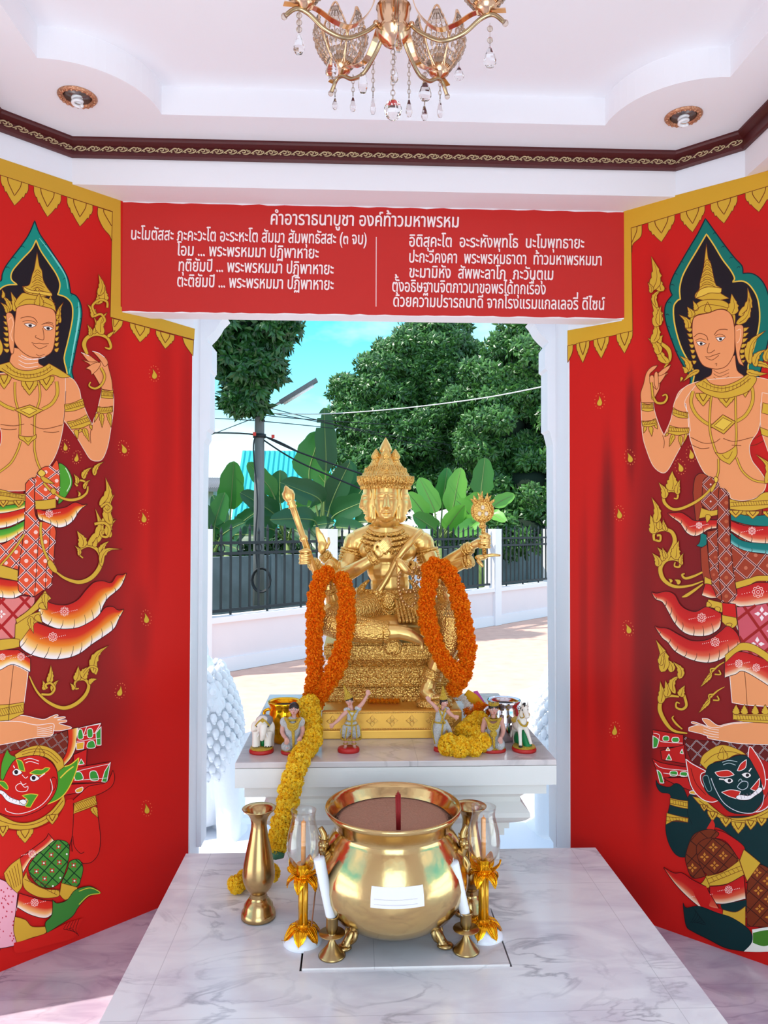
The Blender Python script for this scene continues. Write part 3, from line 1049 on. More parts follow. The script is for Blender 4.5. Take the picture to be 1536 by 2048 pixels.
def crop(ox, oy, s):
    def g(txt):
        out = []
        for w in txt.split():
            sh = w.endswith('!')
            x, y = w.rstrip('!').split(',')
            out.append((ox+float(x)/s, oy+float(y)/s, sh))
        return out
    return g
A = crop(0, 310, 3.84)
B = crop(0, 780, 3.84)
Cc = crop(0, 1280, 3.0117)
D = crop(1120, 310, 3.692)
E = crop(1120, 780, 3.692)
F = crop(1120, 1280, 3.0117)

GOLD, GOLD2 = (214, 168, 52), (232, 190, 70)
LINE, DARK = (112, 44, 14), (58, 14, 14)
SKIN, SKIN2 = (238, 152, 98), (250, 196, 160)
TEAL, BLACK, REDB = (18, 140, 124), (30, 22, 30), (206, 28, 22)
MAROON, WHITE = (132, 20, 22), (250, 232, 226)
ORANGE, LAT = (232, 82, 44), (110, 26, 40)
GREEN = (78, 154, 42)

def smooth2(pts, closed=True, n=5):
    """Catmull-Rom in the wall's picture plane with sharp corners where marked."""
    N = len(pts)
    out = []
    for i in range(N if closed else N-1):
        a, b, c, d = pts[(i-1) % N], pts[i], pts[(i+1) % N], pts[(i+2) % N]
        if not closed:
            a = pts[max(i-1, 0)]
            d = pts[min(i+2, N-1)]
        if b[2]: a = b
        if c[2]: d = c
        for k in range(n):
            t = k/n
            out.append(tuple(0.5*((2*b[j])+(c[j]-a[j])*t+(2*a[j]-5*b[j]+4*c[j]-d[j])*t*t+(3*b[j]-a[j]-3*c[j]+d[j])*t**3) for j in (0, 1)))
    if not closed:
        out.append(pts[-1][:2])
    return out

class Paint:
    """Layers of paint on one wall: every shape is a flat face lying on the plaster."""
    def __init__(s, side, base=0.0):
        s.p0, s.n = WALLS[side]
        s.side = side
        s.mb = MB()
        s.z = s.z0 = 0.0015+base
        s.runs = []

    def pt(s, p):
        return at_plane(p[0], p[1], s.p0, s.n)+s.n*s.z

    def poly(s, pts, col):
        if len(pts) < 3:
            return
        v2 = [Vector((p[0], p[1], 0)) for p in pts]
        tri = tessellate_polygon([v2])
        s.mb.add([s.pt(p) for p in pts], [tuple(t) for t in tri], True)
        c = s2l(col)
        s.mb.c.extend([c]*len(pts))
        s.note(len(pts), len(tri))
        s.z += 0.000009

    def line(s, pts, col, w=1.2, taper=None, closed=False):
        n = len(pts)
        if n < 2:
            return
        ws = lerp_list(taper, n) if taper else [w]*n
        L, Rr = [], []
        for i in range(n):
            if closed:
                q0, q1 = pts[i-1], pts[(i+1) % n]
            else:
                q0, q1 = pts[max(i-1, 0)], pts[min(i+1, n-1)]
            dx, dy = q1[0]-q0[0], q1[1]-q0[1]
            l = math.hypot(dx, dy) or 1
            ox, oy = -dy/l*ws[i]/2, dx/l*ws[i]/2
            L.append((pts[i][0]+ox, pts[i][1]+oy))
            Rr.append((pts[i][0]-ox, pts[i][1]-oy))
        v = [s.pt(p) for p in L+Rr]
        f = [(i, (i+1) % n, n+(i+1) % n, n+i) for i in range(n if closed else n-1)]
        s.mb.add(v, f, True)
        s.mb.c.extend([s2l(col)]*len(v))
        s.note(len(v), len(f))
        s.z += 0.000009

    def fill(s, pts, col, out=LINE, w=1.2, n=5):
        P = smooth2(pts, True, n)
        s.poly(P, col)
        if out:
            s.line(P, out, w, closed=True)
        return P

    def stroke(s, pts, col, w=1.2, taper=None, n=6):
        s.line(smooth2(pts, False, n), col, w, taper)

    def cord(s, pts, w=5, col=GOLD, n=6, taper=None):
        t2 = [x+1.8 for x in taper] if taper else None
        s.stroke(pts, LINE, w+1.8, t2, n)
        s.stroke(pts, col, w, taper, n)

    def grad(s, top, bot, cols, out=DARK, frills=0):
        T, Bt = smooth2(top, False, 6), smooth2(bot, False, 6)
        n = 40
        def rs(P):
            d = [0]
            for a, b in zip(P, P[1:]):
                d.append(d[-1]+math.hypot(b[0]-a[0], b[1]-a[1]))
            o = []
            k = 0
            for i in range(n+1):
                t = d[-1]*i/n
                while k < len(P)-2 and d[k+1] < t:
                    k += 1
                u = (t-d[k])/((d[k+1]-d[k]) or 1)
                o.append((P[k][0]+(P[k+1][0]-P[k][0])*u, P[k][1]+(P[k+1][1]-P[k][1])*u))
            return o
        T, Bt = rs(T), rs(Bt)
        m = len(cols)
        vs, cs = [], []
        for j, (t, c) in enumerate(cols):
            for i in range(n+1):
                vs.append(s.pt((T[i][0]+(Bt[i][0]-T[i][0])*t, T[i][1]+(Bt[i][1]-T[i][1])*t)))
                cs.append(s2l(c))
        fs = [(j*(n+1)+i, j*(n+1)+i+1, (j+1)*(n+1)+i+1, (j+1)*(n+1)+i) for j in range(m-1) for i in range(n)]
        s.mb.add(vs, fs, True)
        s.mb.c.extend(cs)
        s.note(len(vs), len(fs))
        s.z += 0.000009
        if out:
            s.line(T+Bt[::-1], out, 1.3, closed=True)
        for k in range(frills):
            i = int((k+0.7)*n/(frills+0.4))
            if i > n: break
            t, b = T[i], Bt[i]
            s.stroke([(b[0], b[1], 0), (b[0]*.8+t[0]*.2+1.5, b[1]*.8+t[1]*.2, 0), (b[0]*.62+t[0]*.38, b[1]*.62+t[1]*.38, 0)], DARK, taper=[1.6, .6])

    def flame(s, base, tip, w, bend=0.25, col=GOLD, inner=True):
        """A pointed flame leaf from base to tip, serrated on its outer edge."""
        bx, by = base; tx, ty = tip
        dx, dy = tx-bx, ty-by
        L = math.hypot(dx, dy)
        ux, uy = dx/L, dy/L
        nx, ny = -uy, ux
        def P(t, v, sh=False):
            c = bend*L*math.sin(PI*t)*0.6
            c2 = -bend*L*0.25*t*t
            return (bx+ux*L*t+nx*(v*w/2+c+c2), by+uy*L*t+ny*(v*w/2+c+c2), sh)
        pts = [P(0, -.35, True), P(.12, -.85), P(.3, -1.0), P(.36, -.78, True), P(.5, -.85), P(.55, -.6, True), P(.7, -.5), P(1, 0, True),
               P(.72, .3), P(.62, .55, True), P(.55, .5), P(.42, .9, True), P(.36, .7), P(.2, .9), P(.08, .7), P(0, .35, True)]
        s.fill(pts, col, LINE, 1.1, 3)
        if inner and L > 22:
            s.stroke([P(.08, 0), P(.3, .12), P(.55, .05), P(.8, 0)], LINE, taper=[1.2, .5], n=3)

    def drop(s, x, y, h=16, tilt=0.0, dots=True):
        c, sn = math.cos(tilt), math.sin(tilt)
        def P(u, v, sh=False):
            return (x+(u*c-v*sn)*h, y+(u*sn+v*c)*h, sh)
        if dots:
            for k in range(13):
                a = -PI/2+2*PI*k/13
                rr = .62 if k else .95
                q = P(math.cos(a)*.50, math.sin(a)*.72*(1.15 if math.sin(a) < 0 else 1)+.02)
                s.poly([(q[0]+1.0*math.cos(t), q[1]+1.0*math.sin(t)) for t in (0, 1.26, 2.5, 3.77, 5)], (238, 130, 80))
        s.fill([P(-.12, -.55, True), P(.1, -.2), P(.26, .15), P(.18, .42), P(-.05, .5), P(-.24, .35), P(-.22, .08), P(-.1, -.2)], GOLD, (150, 70, 20), .8, 3)

    def pendant(s, cx, y0, w, h, slope):
        def P(u, v, sh=False):
            return (cx+u*w/2, y0+slope*u*w/2+v*h, sh)
        s.fill([P(-1, 0, True), P(-1, .22), P(-.86, .4), P(-.8, .38, True), P(-.68, .58), P(-.6, .56, True), P(-.36, .76), P(0, 1, True),
                P(.36, .76), P(.6, .56, True), P(.68, .58), P(.8, .38, True), P(.86, .4), P(1, .22), P(1, 0, True)], GOLD, LINE, 1.2, 3)
        s.stroke([P(-.5, 0), P(-.42, .22), P(0, .62, True), P(.42, .22), P(.5, 0)], LINE, 1.6)

    def lattice(s, pts, sp, a1, a2, c1, c2, w=2.0, dot=None):
        P = smooth2(pts, True, 4)
        xs = [p[0] for p in P]; ys = [p[1] for p in P]
        cx, cy = sum(xs)/len(xs), sum(ys)/len(ys)
        rad = max(max(xs)-min(xs), max(ys)-min(ys))
        segs = []
        for a in (a1, a2):
            d = (math.cos(R(a)), math.sin(R(a)))
            nn = (-d[1], d[0])
            k = int(rad/sp)+1
            for i in range(-k, k+1):
                o = (cx+nn[0]*sp*i, cy+nn[1]*sp*i)
                ts = []
                for q, r in zip(P, P[1:]+P[:1]):
                    f0 = (q[0]-o[0])*nn[0]+(q[1]-o[1])*nn[1]
                    f1 = (r[0]-o[0])*nn[0]+(r[1]-o[1])*nn[1]
                    if (f0 < 0) != (f1 < 0):
                        u = f0/(f0-f1)
                        x, y = q[0]+(r[0]-q[0])*u, q[1]+(r[1]-q[1])*u
                        ts.append((x-o[0])*d[0]+(y-o[1])*d[1])
                ts.sort()
                for t0, t1 in zip(ts[::2], ts[1::2]):
                    if t1-t0 > 2:
                        segs.append(((o[0]+d[0]*t0, o[1]+d[1]*t0), (o[0]+d[0]*t1, o[1]+d[1]*t1)))
        for q, r in segs:
            s.line([q, r], c2, w*2.2)
        for q, r in segs:
            s.line([q, r], c1, w*1.1)
        if dot:
            def inside(x, y):
                c = False
                for q, r in zip(P, P[1:]+P[:1]):
                    if (q[1] > y) != (r[1] > y) and x < q[0]+(r[0]-q[0])*(y-q[1])/(r[1]-q[1]):
                        c = not c
                return c
            d1 = (math.cos(R(a1)), math.sin(R(a1))); d2 = (math.cos(R(a2)), math.sin(R(a2)))
            sn = abs(d1[0]*d2[1]-d1[1]*d2[0])
            st = sp/sn
            k = int(rad/st)+2
            for i in range(-k, k+1):
                for j in range(-k, k+1):
                    x = cx+(d1[0]*(i+.5)+d2[0]*(j+.5))*st
                    y = cy+(d1[1]*(i+.5)+d2[1]*(j+.5))*st
                    rr = dot[1]
                    if inside(x-rr, y) and inside(x+rr, y) and inside(x, y-rr) and inside(x, y+rr):
                        if len(dot) > 2:
                            for q in range(4):
                                an = R(45+90*q) if dot[2] == 'x' else R(90*q)
                                ca, sa = math.cos(an), math.sin(an)
                                s.poly([(x+ca*u-sa*v, y+sa*u+ca*v) for u, v in ((rr*.15, 0), (rr*.5, rr*.28), (rr, 0), (rr*.5, -rr*.28))], dot[0])
                        else:
                            s.poly([(x+rr*math.cos(t), y+rr*math.sin(t)) for t in (0, 1.05, 2.1, 3.14, 4.19, 5.24)], dot[0])

    def flower(s, x, y, r, col=(255, 215, 205)):
        for k in range(8):
            a = 2*PI*k/8
            q = (x+math.cos(a)*r, y+math.sin(a)*r)
            s.line([(q[0]+r*.32*math.cos(t), q[1]+r*.32*math.sin(t)) for t in (0, 1.05, 2.1, 3.14, 4.19, 5.24)], col, 1.0, closed=True)
        s.line([(x+r*.35*math.cos(t), y+r*.35*math.sin(t)) for t in (0, 1.05, 2.1, 3.14, 4.19, 5.24)], col, 1.2, closed=True)
        for sgn in (-1, 1):
            for k in range(4):
                q = (x+sgn*r*(1.9+k*.55), y-sgn*0.12*r*(k+1))
                s.poly([(q[0]+.9*math.cos(t), q[1]+.9*math.sin(t)) for t in (0, 1.26, 2.5, 3.77, 5)], col)

    def band(s, pts, n=8, leaf=False):
        """Gold jewellery band: pts = inner edge then outer edge, open strips of equal count."""
        P = s.fill(pts, GOLD, LINE, 1.3)
        return P

    def ticks(s, a, b, n, h, col=LINE):
        """Rope ticks between two points."""
        dx, dy = b[0]-a[0], b[1]-a[1]
        l = math.hypot(dx, dy); nx, ny = -dy/l, dx/l
        for k in range(1, n):
            x, y = a[0]+dx*k/n, a[1]+dy*k/n
            s.line([(x-nx*h/2, y-ny*h/2), (x+nx*h/2+dx/l*h*.3, y+ny*h/2+dy/l*h*.3)], col, .8)
        for sg in (-1, 1):
            s.line([(a[0]+sg*nx*h/2, a[1]+sg*ny*h/2), (b[0]+sg*nx*h/2, b[1]+sg*ny*h/2)], col, 1.0)

    def mirror(s, axis_px, gap=8):
        """Paint the far half of the symmetrical figure, under the strokes already laid."""
        sg = 1 if s.side == 'L' else -1
        q = at_plane(axis_px, 1054, s.p0, s.n)
        lim = at_plane(axis_px+sg*gap, 1054, s.p0, s.n)
        t = Vector((s.n.y, -s.n.x, 0)).normalized()
        if (lim-q).dot(t) < 0: t = -t
        v, f, c = s.mb.v, s.mb.f, s.mb.c
        ok = [(Vector(p)-q).dot(t) > (lim-q).dot(t) for p in v]
        # connected runs were added shape by shape: keep the shapes lying wholly on the near side
        new = []
        for (i0, i1, fs) in s.runs:
            if all(ok[i0:i1]):
                o = len(v)
                for i in range(i0, i1):
                    P = Vector(v[i])
                    v.append(tuple(P-t*(2*(P-q).dot(t))-s.n*(s.z-s.z0)*.9)); c.append(c[i])
                for fc in fs:
                    s.mb.flat.add(len(f))
                    f.append(tuple(k-i0+o for k in fc)); s.mb.m.append(0)
        return s

    def note(s, nv, nf):
        s.runs.append((len(s.mb.v)-nv, len(s.mb.v), s.mb.f[len(s.mb.f)-nf:]))

    def build(s, name, parent, axis=None):
        if axis:
            s.mirror(axis, (88 if s.side == 'R' else 62) if name == 'flame_scroll' else 8)
        return s.mb.build(name, M_paint, parent, smooth=False)


def wall_panel(side, name, parent, blobs, y_out, y_in):
    """The red ground of the mural with its darker clouds of maroon, over the whole wall face."""
    p0, nrm = WALLS[side]
    yh = YH
    f = wlx if side == 'L' else wrx
    mb = MB()
    nz = 110
    ys = [y_out+(yh-y_out)*i/64 for i in range(65)]+[yh+(y_in-yh)*i/14 for i in range(1, 15)]
    idx = {}
    base = (204, 26, 20)
    def colour(P):
        d = P-CAM
        k = d.dot(_f)
        px, py = 768+FPX*d.dot(_r)/k, 1024-FPX*d.dot(_u)/k
        c = list(base)
        for bx, by, rx, ry, cc, st in blobs:
            e = ((px-bx)/rx)**2+((py-by)/ry)**2
            w = st*math.exp(-e*e) if ry < 9000 else st*math.exp(-((px-bx)/rx)**2)
            c = [c[j]*(1-w)+cc[j]*w for j in range(3)]
        return s2l(c)
    for j in range(nz+1):
        z = 0.0+ZT*j/nz
        for i, y in enumerate(ys):
            if y > yh+1e-6 and z > ZB-0.02:
                continue
            P = Vector((f(y), y, z))+nrm*0.001
            idx[(i, j)] = len(mb.v)
            mb.v.append(tuple(P)); mb.c.append(colour(P))
    for j in range(nz):
        for i in range(len(ys)-1):
            k = [(i, j), (i+1, j), (i+1, j+1), (i, j+1)]
            if all(q in idx for q in k):
                mb.f.append(tuple(idx[q] for q in k)); mb.m.append(0)
    return mb.build(name, M_paint, parent, smooth=False)

SCARF = [(0, (196, 24, 18)), (.3, (214, 44, 22)), (.55, (238, 130, 30)), (.75, (250, 200, 120)), (.9, (250, 232, 220)), (1, (252, 240, 240))]
SCARF_R = [(0, (190, 22, 22)), (.45, (204, 32, 28)), (.7, (222, 90, 60)), (.88, (240, 190, 150)), (1, (250, 235, 225))]
GREENS = [(0, (54, 140, 40)), (.4, (90, 168, 50)), (.65, (235, 200, 70)), (1, (250, 244, 230))]
TEALS = [(0, (14, 110, 104)), (.6, (22, 120, 116)), (1, (140, 205, 200))]

# ================================================================== left wall
mur = thing('mural_painting', 'red mural on the left wall with a deity above a crouching red demon', 'mural', (wlx(2.5), 2.5, 0), 'murals beside the doorway')
BL = [(150, 1080, 110, 420, MAROON, 1.0), (120, 1420, 150, 150, (140, 22, 22), .9), (170, 860, 60, 200, (150, 16, 20), .8),
      (255, 1000, 26, 160, (168, 18, 16), .6), (330, 840, 18, 220, (160, 16, 16), .45), (310, 1060, 12, 150, (160, 16, 16), .4), (280, 1260, 22, 90, (140, 18, 18), .5),
      (375, 860, 14, 200, (150, 16, 16), .5), (200, 640, 50, 120, (176, 24, 20), .6), (60, 500, 120, 160, (206, 30, 24), .5), (180, 1660, 60, 90, (190, 24, 16), .4)]
wall_panel('L', 'painted_ground', mur, BL, yl_s+0.004, YJL-0.004)

p = Paint('L')
p.poly([x[:2] for x in A("-1300,-410! 0,25! 880,320! 925,345! 925,1165! 1495,1335! 1490,1420! 845,1245! 862,435! 0,155! -1300,-265!")], (208, 160, 50))
p.line([x[:2] for x in A("-1300,-265 0,155 862,435 845,1245 1490,1420")], LINE, 1.4)
for cx, y0, w, h in ((110, 190, 212, 200), (363, 272, 208, 205), (612, 355, 196, 196), (-150, 105, 220, 205), (-410, 20, 228, 208), (-680, -70, 236, 212)):
    p.pendant(cx/3.84, 310+y0/3.84, w/3.84, h/3.84, .325)
p.fill(A("750,402! 750,470 790,560 840,620 856,665! 862,438!"), GOLD)
p.stroke(A("795,418 800,450 855,545"), LINE, 1.6)
for cx, y0, w, h in ((1073, 1310, 152, 130), (1267, 1366, 142, 124)):
    p.pendant(cx/3.84, 310+y0/3.84, w/3.84, h/3.84, .27)
p.fill(A("858,1255! 860,1300 870,1380! 930,1320 942,1275!"), GOLD)
p.stroke(A("870,1262 876,1320 915,1268"), LINE, 1.4)
p.fill(A("1400,1402! 1420,1460 1480,1545! 1486,1424!"), GOLD)
p.build('border', mur)

# ---- halo and deity
p = Paint('L', 0.0006)
p.fill(A("265,505! 300,600 360,690 420,780 480,870 520,950 535,1020 540,1062! 585,1085 618,1145 627,1230 612,1340 592,1440 572,1540 550,1650 535,1760 200,1760 -20,1760 -60,1600 -95,1350 -100,1180 -80,1080 -30,1010 -30,975! 8,965 15,920 40,860 90,790 160,700 220,610"), TEAL, (10, 40, 50), 2.4)
for x, y, dx in ((350, 690, -14), (410, 775, -14), (470, 865, -15), (512, 950, -16), (560, 1075, -8), (615, 1170, -16), (620, 1260, -16), (606, 1350, -16), (590, 1440, -15), (572, 1530, -15), (552, 1630, -14), (160, 705, 14), (95, 790, 14), (45, 865, 15)):
    p.stroke(A(f"{x},{y} {x+dx},{y-4} {x+dx*2},{y+10}"), (10, 60, 66), taper=[2, .6])
p.stroke(A("300,640 370,730 440,830 500,930 520,1030"), (120, 205, 190), taper=[1, 3.5, 1])
p.stroke(A("600,1130 606,1220 590,1340 560,1500 530,1680"), (130, 215, 205), taper=[1, 4, 3, 1])
p.fill(A("275,655! 310,735 370,825 430,915 458,990 450,1050 440,1072! 505,1095 550,1150 556,1240 540,1340 515,1450 490,1560 475,1740 0,1740 -40,1500 -50,1200 -20,1060 40,1005 130,996! 85,955 95,890 170,800 240,725"), BLACK, GOLD2, 2.6)
# crown
p.fill(A("283,745! 300,850 320,890 330,960 358,1015 392,1060! 330,1090 200,1060 170,1010! 222,998 245,920 262,870"), GOLD)
for k in range(5):
    y = 905+k*38
    p.stroke(A(f"{262-k*9},{y} {285},{y-22} {312+k*10},{y}"), LINE, 1.1)
    p.stroke(A(f"{270-k*7},{y+14} {286},{y-4} {308+k*8},{y+14}"), LINE, .9)
p.fill(A("175,1010! 240,1040 330,1050 395,1062! 390,1085 300,1070 200,1050"), GOLD2)
p.fill(A("270,1030 285,1020 300,1032 285,1048"), GOLD, LINE, 1)
for b, t, w, bd in (((120, 1200), (85, 1050), 60, .1), ((80, 1200), (10, 1070), 46, .2), ((60, 1215), (5, 1130), 40, .2), ((300, 1160), (300, 1060), 80, 0), ((400, 1190), (385, 1080), 70, -.1), ((455, 1290), (478, 1130), 46, -.2), ((440, 1250), (450, 1170), 30, 0), ((20, 1100), (15, 1030), 30, .2)):
    p.flame((b[0]/3.84, 310+b[1]/3.84), (t[0]/3.84, 310+t[1]/3.84), w/3.84, bd)
p.fill(A("130,1190! 110,1140 150,1080 180,1060 240,1075 330,1090 405,1130 430,1210! 395,1182 330,1166 230,1150 170,1160"), GOLD)
p.stroke(A("140,1150 200,1110 300,1120 400,1160"), LINE, 1)
p.flame((300/3.84, 310+1165/3.84), (298/3.84, 310+1062/3.84), 80/3.84, 0)
p.fill(A("-40,1420! -30,1380 10,1440 20,1500 -10,1540"), GOLD)
for k in range(7):
    y = 1230+k*42
    p.flame((420/3.84, 310+(y+25)/3.84), (452/3.84, 310+(y)/3.84), 34/3.84, .1, inner=False)
    p.flame((66/3.84, 310+(y+25)/3.84), (22/3.84, 310+(y+6)/3.84), 34/3.84, -.1, inner=False)
# neck, ear, face
p.fill(A("105,1480! 70,1600 120,1680 250,1690 350,1640 295,1600 300,1540! 200,1500"), SKIN, LINE, 1.2)
for y in (1545, 1575, 1605):
    p.stroke(A(f"{140},{y} 200,{y+28} 290,{y+18}"), WHITE, .9)
p.fill(A("45,1225 90,1222 112,1300 108,1430 100,1520 80,1520 66,1450 60,1350"), SKIN, LINE, 1.2)
p.stroke(A("62,1270 85,1250 100,1300 80,1380 95,1430"), SKIN2, 1.2)
p.fill(A("118,1230 135,1170 230,1148 330,1166 400,1186 425,1235 425,1330 416,1440 395,1510 350,1545 300,1558 230,1550 165,1510 115,1450 104,1380"), SKIN, LINE, 1.3)
p.stroke(A("155,1255 210,1242 260,1255 285,1290"), LINE, 1.3); p.stroke(A("330,1300 370,1285 405,1295"), LINE, 1.3)
for ex, ey, sx in ((230, 1312, 1.0), (368, 1334, .86)):
    p.fill(A(f"{ex-48*sx:.0f},{ey-14}! {ex},{ey-18} {ex+46*sx:.0f},{ey-2}! {ex+10},{ey+14} {ex-20},{ey+8}"), (252, 238, 228), LINE, 1.1)
    p.fill(A(f"{ex-14},{ey-8} {ex+8},{ey-10} {ex+10},{ey+8} {ex-8},{ey+8}"), BLACK, None)
    p.stroke(A(f"{ex-60*sx:.0f},{ey-30} {ex-20},{ey-40} {ex+30},{ey-30} {ex+50*sx:.0f},{ey-8}"), LINE, 1.0)
p.stroke(A("325,1330 335,1390 330,1420 300,1415 270,1400 275,1385"), LINE, 1.2)
p.stroke(A("240,1442 270,1450 300,1446 330,1452 372,1450"), LINE, 1.2); p.stroke(A("250,1455 300,1488 360,1465"), LINE, 1.1)
p.stroke(A("275,1530 300,1545 340,1530"), LINE, .9)
p.stroke(A("160,1540 215,1565 280,1570 345,1550"), WHITE, 1.2)
# torso and raised arm
p.fill(A("330,1650 440,1690 530,1712 590,1780 612,1850")+B("560,-20 503,20 496,120 482,280 450,430 410,530 370,592 330,680 280,690 210,765 100,775 0,772 -80,742 -110,600 -70,500 -10,440 8,380 0,300 -60,200 -200,100")+A("-200,1780 -60,1690 100,1670"), SKIN, (235, 200, 180), 1.4)
p.fill(A("500,1700! 560,1725 605,1800 622,1880")+B("640,120 672,200 706,268! 720,220 745,150 775,20")+A("780,1750! 855,1760!")+B("870,60 865,180 845,320 822,440 785,528 742,546 690,530 640,455 590,372 500,250 485,230! 497,100"), SKIN, (235, 200, 180), 1.3)
p.stroke(B("706,268 690,340 695,410"), LINE, 1.2)
p.stroke(B("503,10 497,120 484,260"), LINE, 1.2)
p.fill(A("782,1800! 720,1690 690,1650 720,1600! 765,1590 790,1545 815,1580 835,1650 855,1730 862,1812!"), SKIN, LINE, 1.2)
for t in ("702,1505! 755,1520 808,1560 826,1600 800,1625 776,1590 745,1550", "618,1515! 670,1530 730,1575 765,1605 720,1615 665,1575", "620,1572! 690,1590 740,1592 700,1640 655,1648! 690,1615", "655,1640! 720,1600 770,1600 745,1650 700,1690! 690,1655"):
    p.fill(A(t), SKIN, LINE, 1.1); 
p.stroke(A("705,1508 755,1522 800,1555"), WHITE, 1.0); p.stroke(A("620,1518 680,1545"), WHITE, 1.0)
for q in ("490,112! 560,98 632,66! 648,132! 570,160 496,168!", "510,246! 590,228 662,190! 698,258! 630,290 545,302!", "778,-4! 820,8 866,2! 866,66! 820,66 772,58!", "748,126! 800,136 862,124! 862,168! 800,180 738,172!"):
    pp = B(q); p.fill(pp, GOLD, LINE, 1.2)
    p.ticks(((pp[0][0]+pp[5][0])/2, (pp[0][1]+pp[5][1])/2), ((pp[2][0]+pp[3][0])/2, (pp[2][1]+pp[3][1])/2), 9, 8)
for b, t, w in (((640, 295), (682, 400), 44), ((580, 305), (590, 380), 40), ((690, 270), (702, 310), 24), ((745, 180), (720, 250), 26), ((775, 180), (780, 292), 40), ((830, 178), (850, 290), 40), ((620, 300), (600, 330), 30)):
    p.flame((b[0]/3.84, 780+b[1]/3.84), (t[0]/3.84, 780+t[1]/3.84), w/3.84, 0)
# collar and chest ornaments
p.cord(B("-120,-20 -40,70 40,125 110,150"), 5.5); p.cord(B("320,150 390,110 430,50 438,0")+A("430,1740"), 5.5)
p.cord(B("112,-60 110,0 118,90 148,200 150,345"), 3.2); p.cord(B("290,-60 302,0 300,80 265,200 262,345"), 3.2)
p.cord(B("155,395 130,470 80,560 0,625 -60,660"), 3.2); p.cord(B("262,385 262,460 285,560 325,640"), 3.2)
p.fill(B("105,152! 225,115! 328,158! 222,215!"), GOLD, LINE, 1.5); p.fill(B("150,155! 222,132! 280,158! 222,190!"), GOLD2, LINE, 1.1)
p.fill(B("140,345! 180,358 240,358 275,342! 272,372 240,395 214,428! 180,395 145,375"), GOLD); p.stroke(B("180,365 212,400 245,362"), LINE, 1)
for t in ("0,265 100,276 182,262", "230,262 330,300 478,268", "0,298 70,305 125,300", "330,320 400,328 450,318"):
    p.stroke(B(t), LINE, 1.1)
for cx, cy, w in ((28, 1690, 110), (222, 1735, 124), (352, 1700, 120)):
    p.pendant(cx/3.84, 310+cy/3.84, w/3.84, (110 if cx != 222 else 112)/3.84, 0)
p.fill(A("0,1610! 70,1590! 120,1640 210,1658 320,1632 372,1602! 440,1640 540,1704! 470,1712 400,1690 330,1722 220,1742 110,1722 0,1660 -120,1690 -160,1660 -60,1630"), GOLD)
p.stroke(A("10,1640 100,1695 215,1715 330,1690 400,1645"), LINE, 1.2); p.stroke(A("40,1612 110,1668 215,1690 330,1664 385,1625"), LINE, 1)
for k in range(14):
    a = k/13
    x = 50+330*a
    y = 1615+70*math.sin(PI*a)
    p.stroke(A(f"{x:.0f},{y:.0f} {x+5:.0f},{y+28:.0f}"), LINE, .8)
deity = p.build('deity_figure', mur, 57)

# ---- skirt and scarves of the deity
p = Paint('L', 0.0022)
p.fill(B("445,568 500,588 540,650 552,720 520,792 470,860 440,860 445,700"), GREEN, DARK, 1.3)
p.stroke(B("500,600 530,660 538,720 510,780"), (210, 235, 190), 1.6)
p.grad(B("275,905 350,930 430,912 500,900 570,862 630,880 665,876"), B("290,990 340,1012 390,1032 440,1056 500,1046 560,1002 610,925 665,880"), SCARF, frills=7)
p.flower(375/3.84, 780+950/3.84, 6)
p.grad(B("-120,900 100,880 195,850"), B("-120,955 100,940 195,905"), GREENS)
p.grad(B("-120,960 60,940 195,905"), B("-120,1075 60,1050 195,990"), SCARF, frills=3)
p.grad(B("-120,1085 60,1060 190,1000"), B("-120,1165 0,1175 100,1140 190,1080"), GREENS, frills=3)
thigh = B("-150,1180! 0,1190 180,1080! 170,1160 150,1300 135,1380! 0,1342 -150,1310!")
p.fill(thigh, ORANGE, DARK, 1.3); p.lattice(thigh, 30, 47, -47, LAT, WHITE, 2.0, ((252, 205, 190), 4.2))
p.grad(B("-150,1440 0,1450 140,1470"), B("-150,1575 0,1592 90,1602 175,1565"), SCARF, frills=3)
p.fill(B("-150,1310! 0,1343 135,1385! 132,1466! 0,1440 -150,1410!"), GOLD)
pk = B("-150,1590! 90,1600 160,1580! 262,1590! 258,1640 200,1700 125,1765 110,1900! 50,1912 -150,1930!")
p.fill(pk, (228, 128, 122), DARK, 1.3); p.lattice(pk, 34, 47, -47, (176, 24, 26), (176, 24, 26), 2.6, ((250, 232, 226), 9, '+'))
up = B("190,725 230,680 270,675! 290,625 340,590 395,588! 430,540 446,580 456,700 450,800 440,885! 420,840 265,850! 230,700")
p.fill(up, ORANGE, DARK, 1.3); p.lattice(up, 27, 38, -38, LAT, WHITE, 1.8, ((252, 205, 190), 4))
p.fill(B("265,850! 340,846 425,832! 425,905! 340,918 268,915!"), GOLD)
pn = B("192,722! 230,680 265,690! 262,920 290,1000 330,1010! 420,1060 415,1200 400,1400 390,1500! 340,1530 262,1585! 160,1560 135,1500 150,1300 172,1150 185,1000")
p.fill(pn, ORANGE, DARK, 1.4); p.lattice(pn, 27, 45, -45, LAT, WHITE, 2.0, ((252, 205, 190), 4.4))
p.stroke(B("263,690 262,930 300,1010 285,1230 262,1580"), DARK, 1.3); p.stroke(B("380,1060 372,1200 350,1400 342,1530"), DARK, 1.2)
p.fill(B("-150,760! 0,766 100,792 192,800! 192,852! 100,852 0,850 -150,830!"), GOLD); p.ticks(B("-40,790")[0], B("190,826")[0], 20, 7)
for cx in (20, 140):
    p.pendant(cx/3.84, 780+848/3.84, 76/3.84, 56/3.84, 0)
p.fill(B("300,640 320,620 345,640 335,665 360,680 415,722! 350,715 315,690"), GOLD); p.fill(B("285,640 312,612 345,640 315,668"), GOLD2)
p.cord(B("330,715 370,760 400,785"), 4); p.fill(B("382,775 405,752 428,778 405,805"), GOLD)
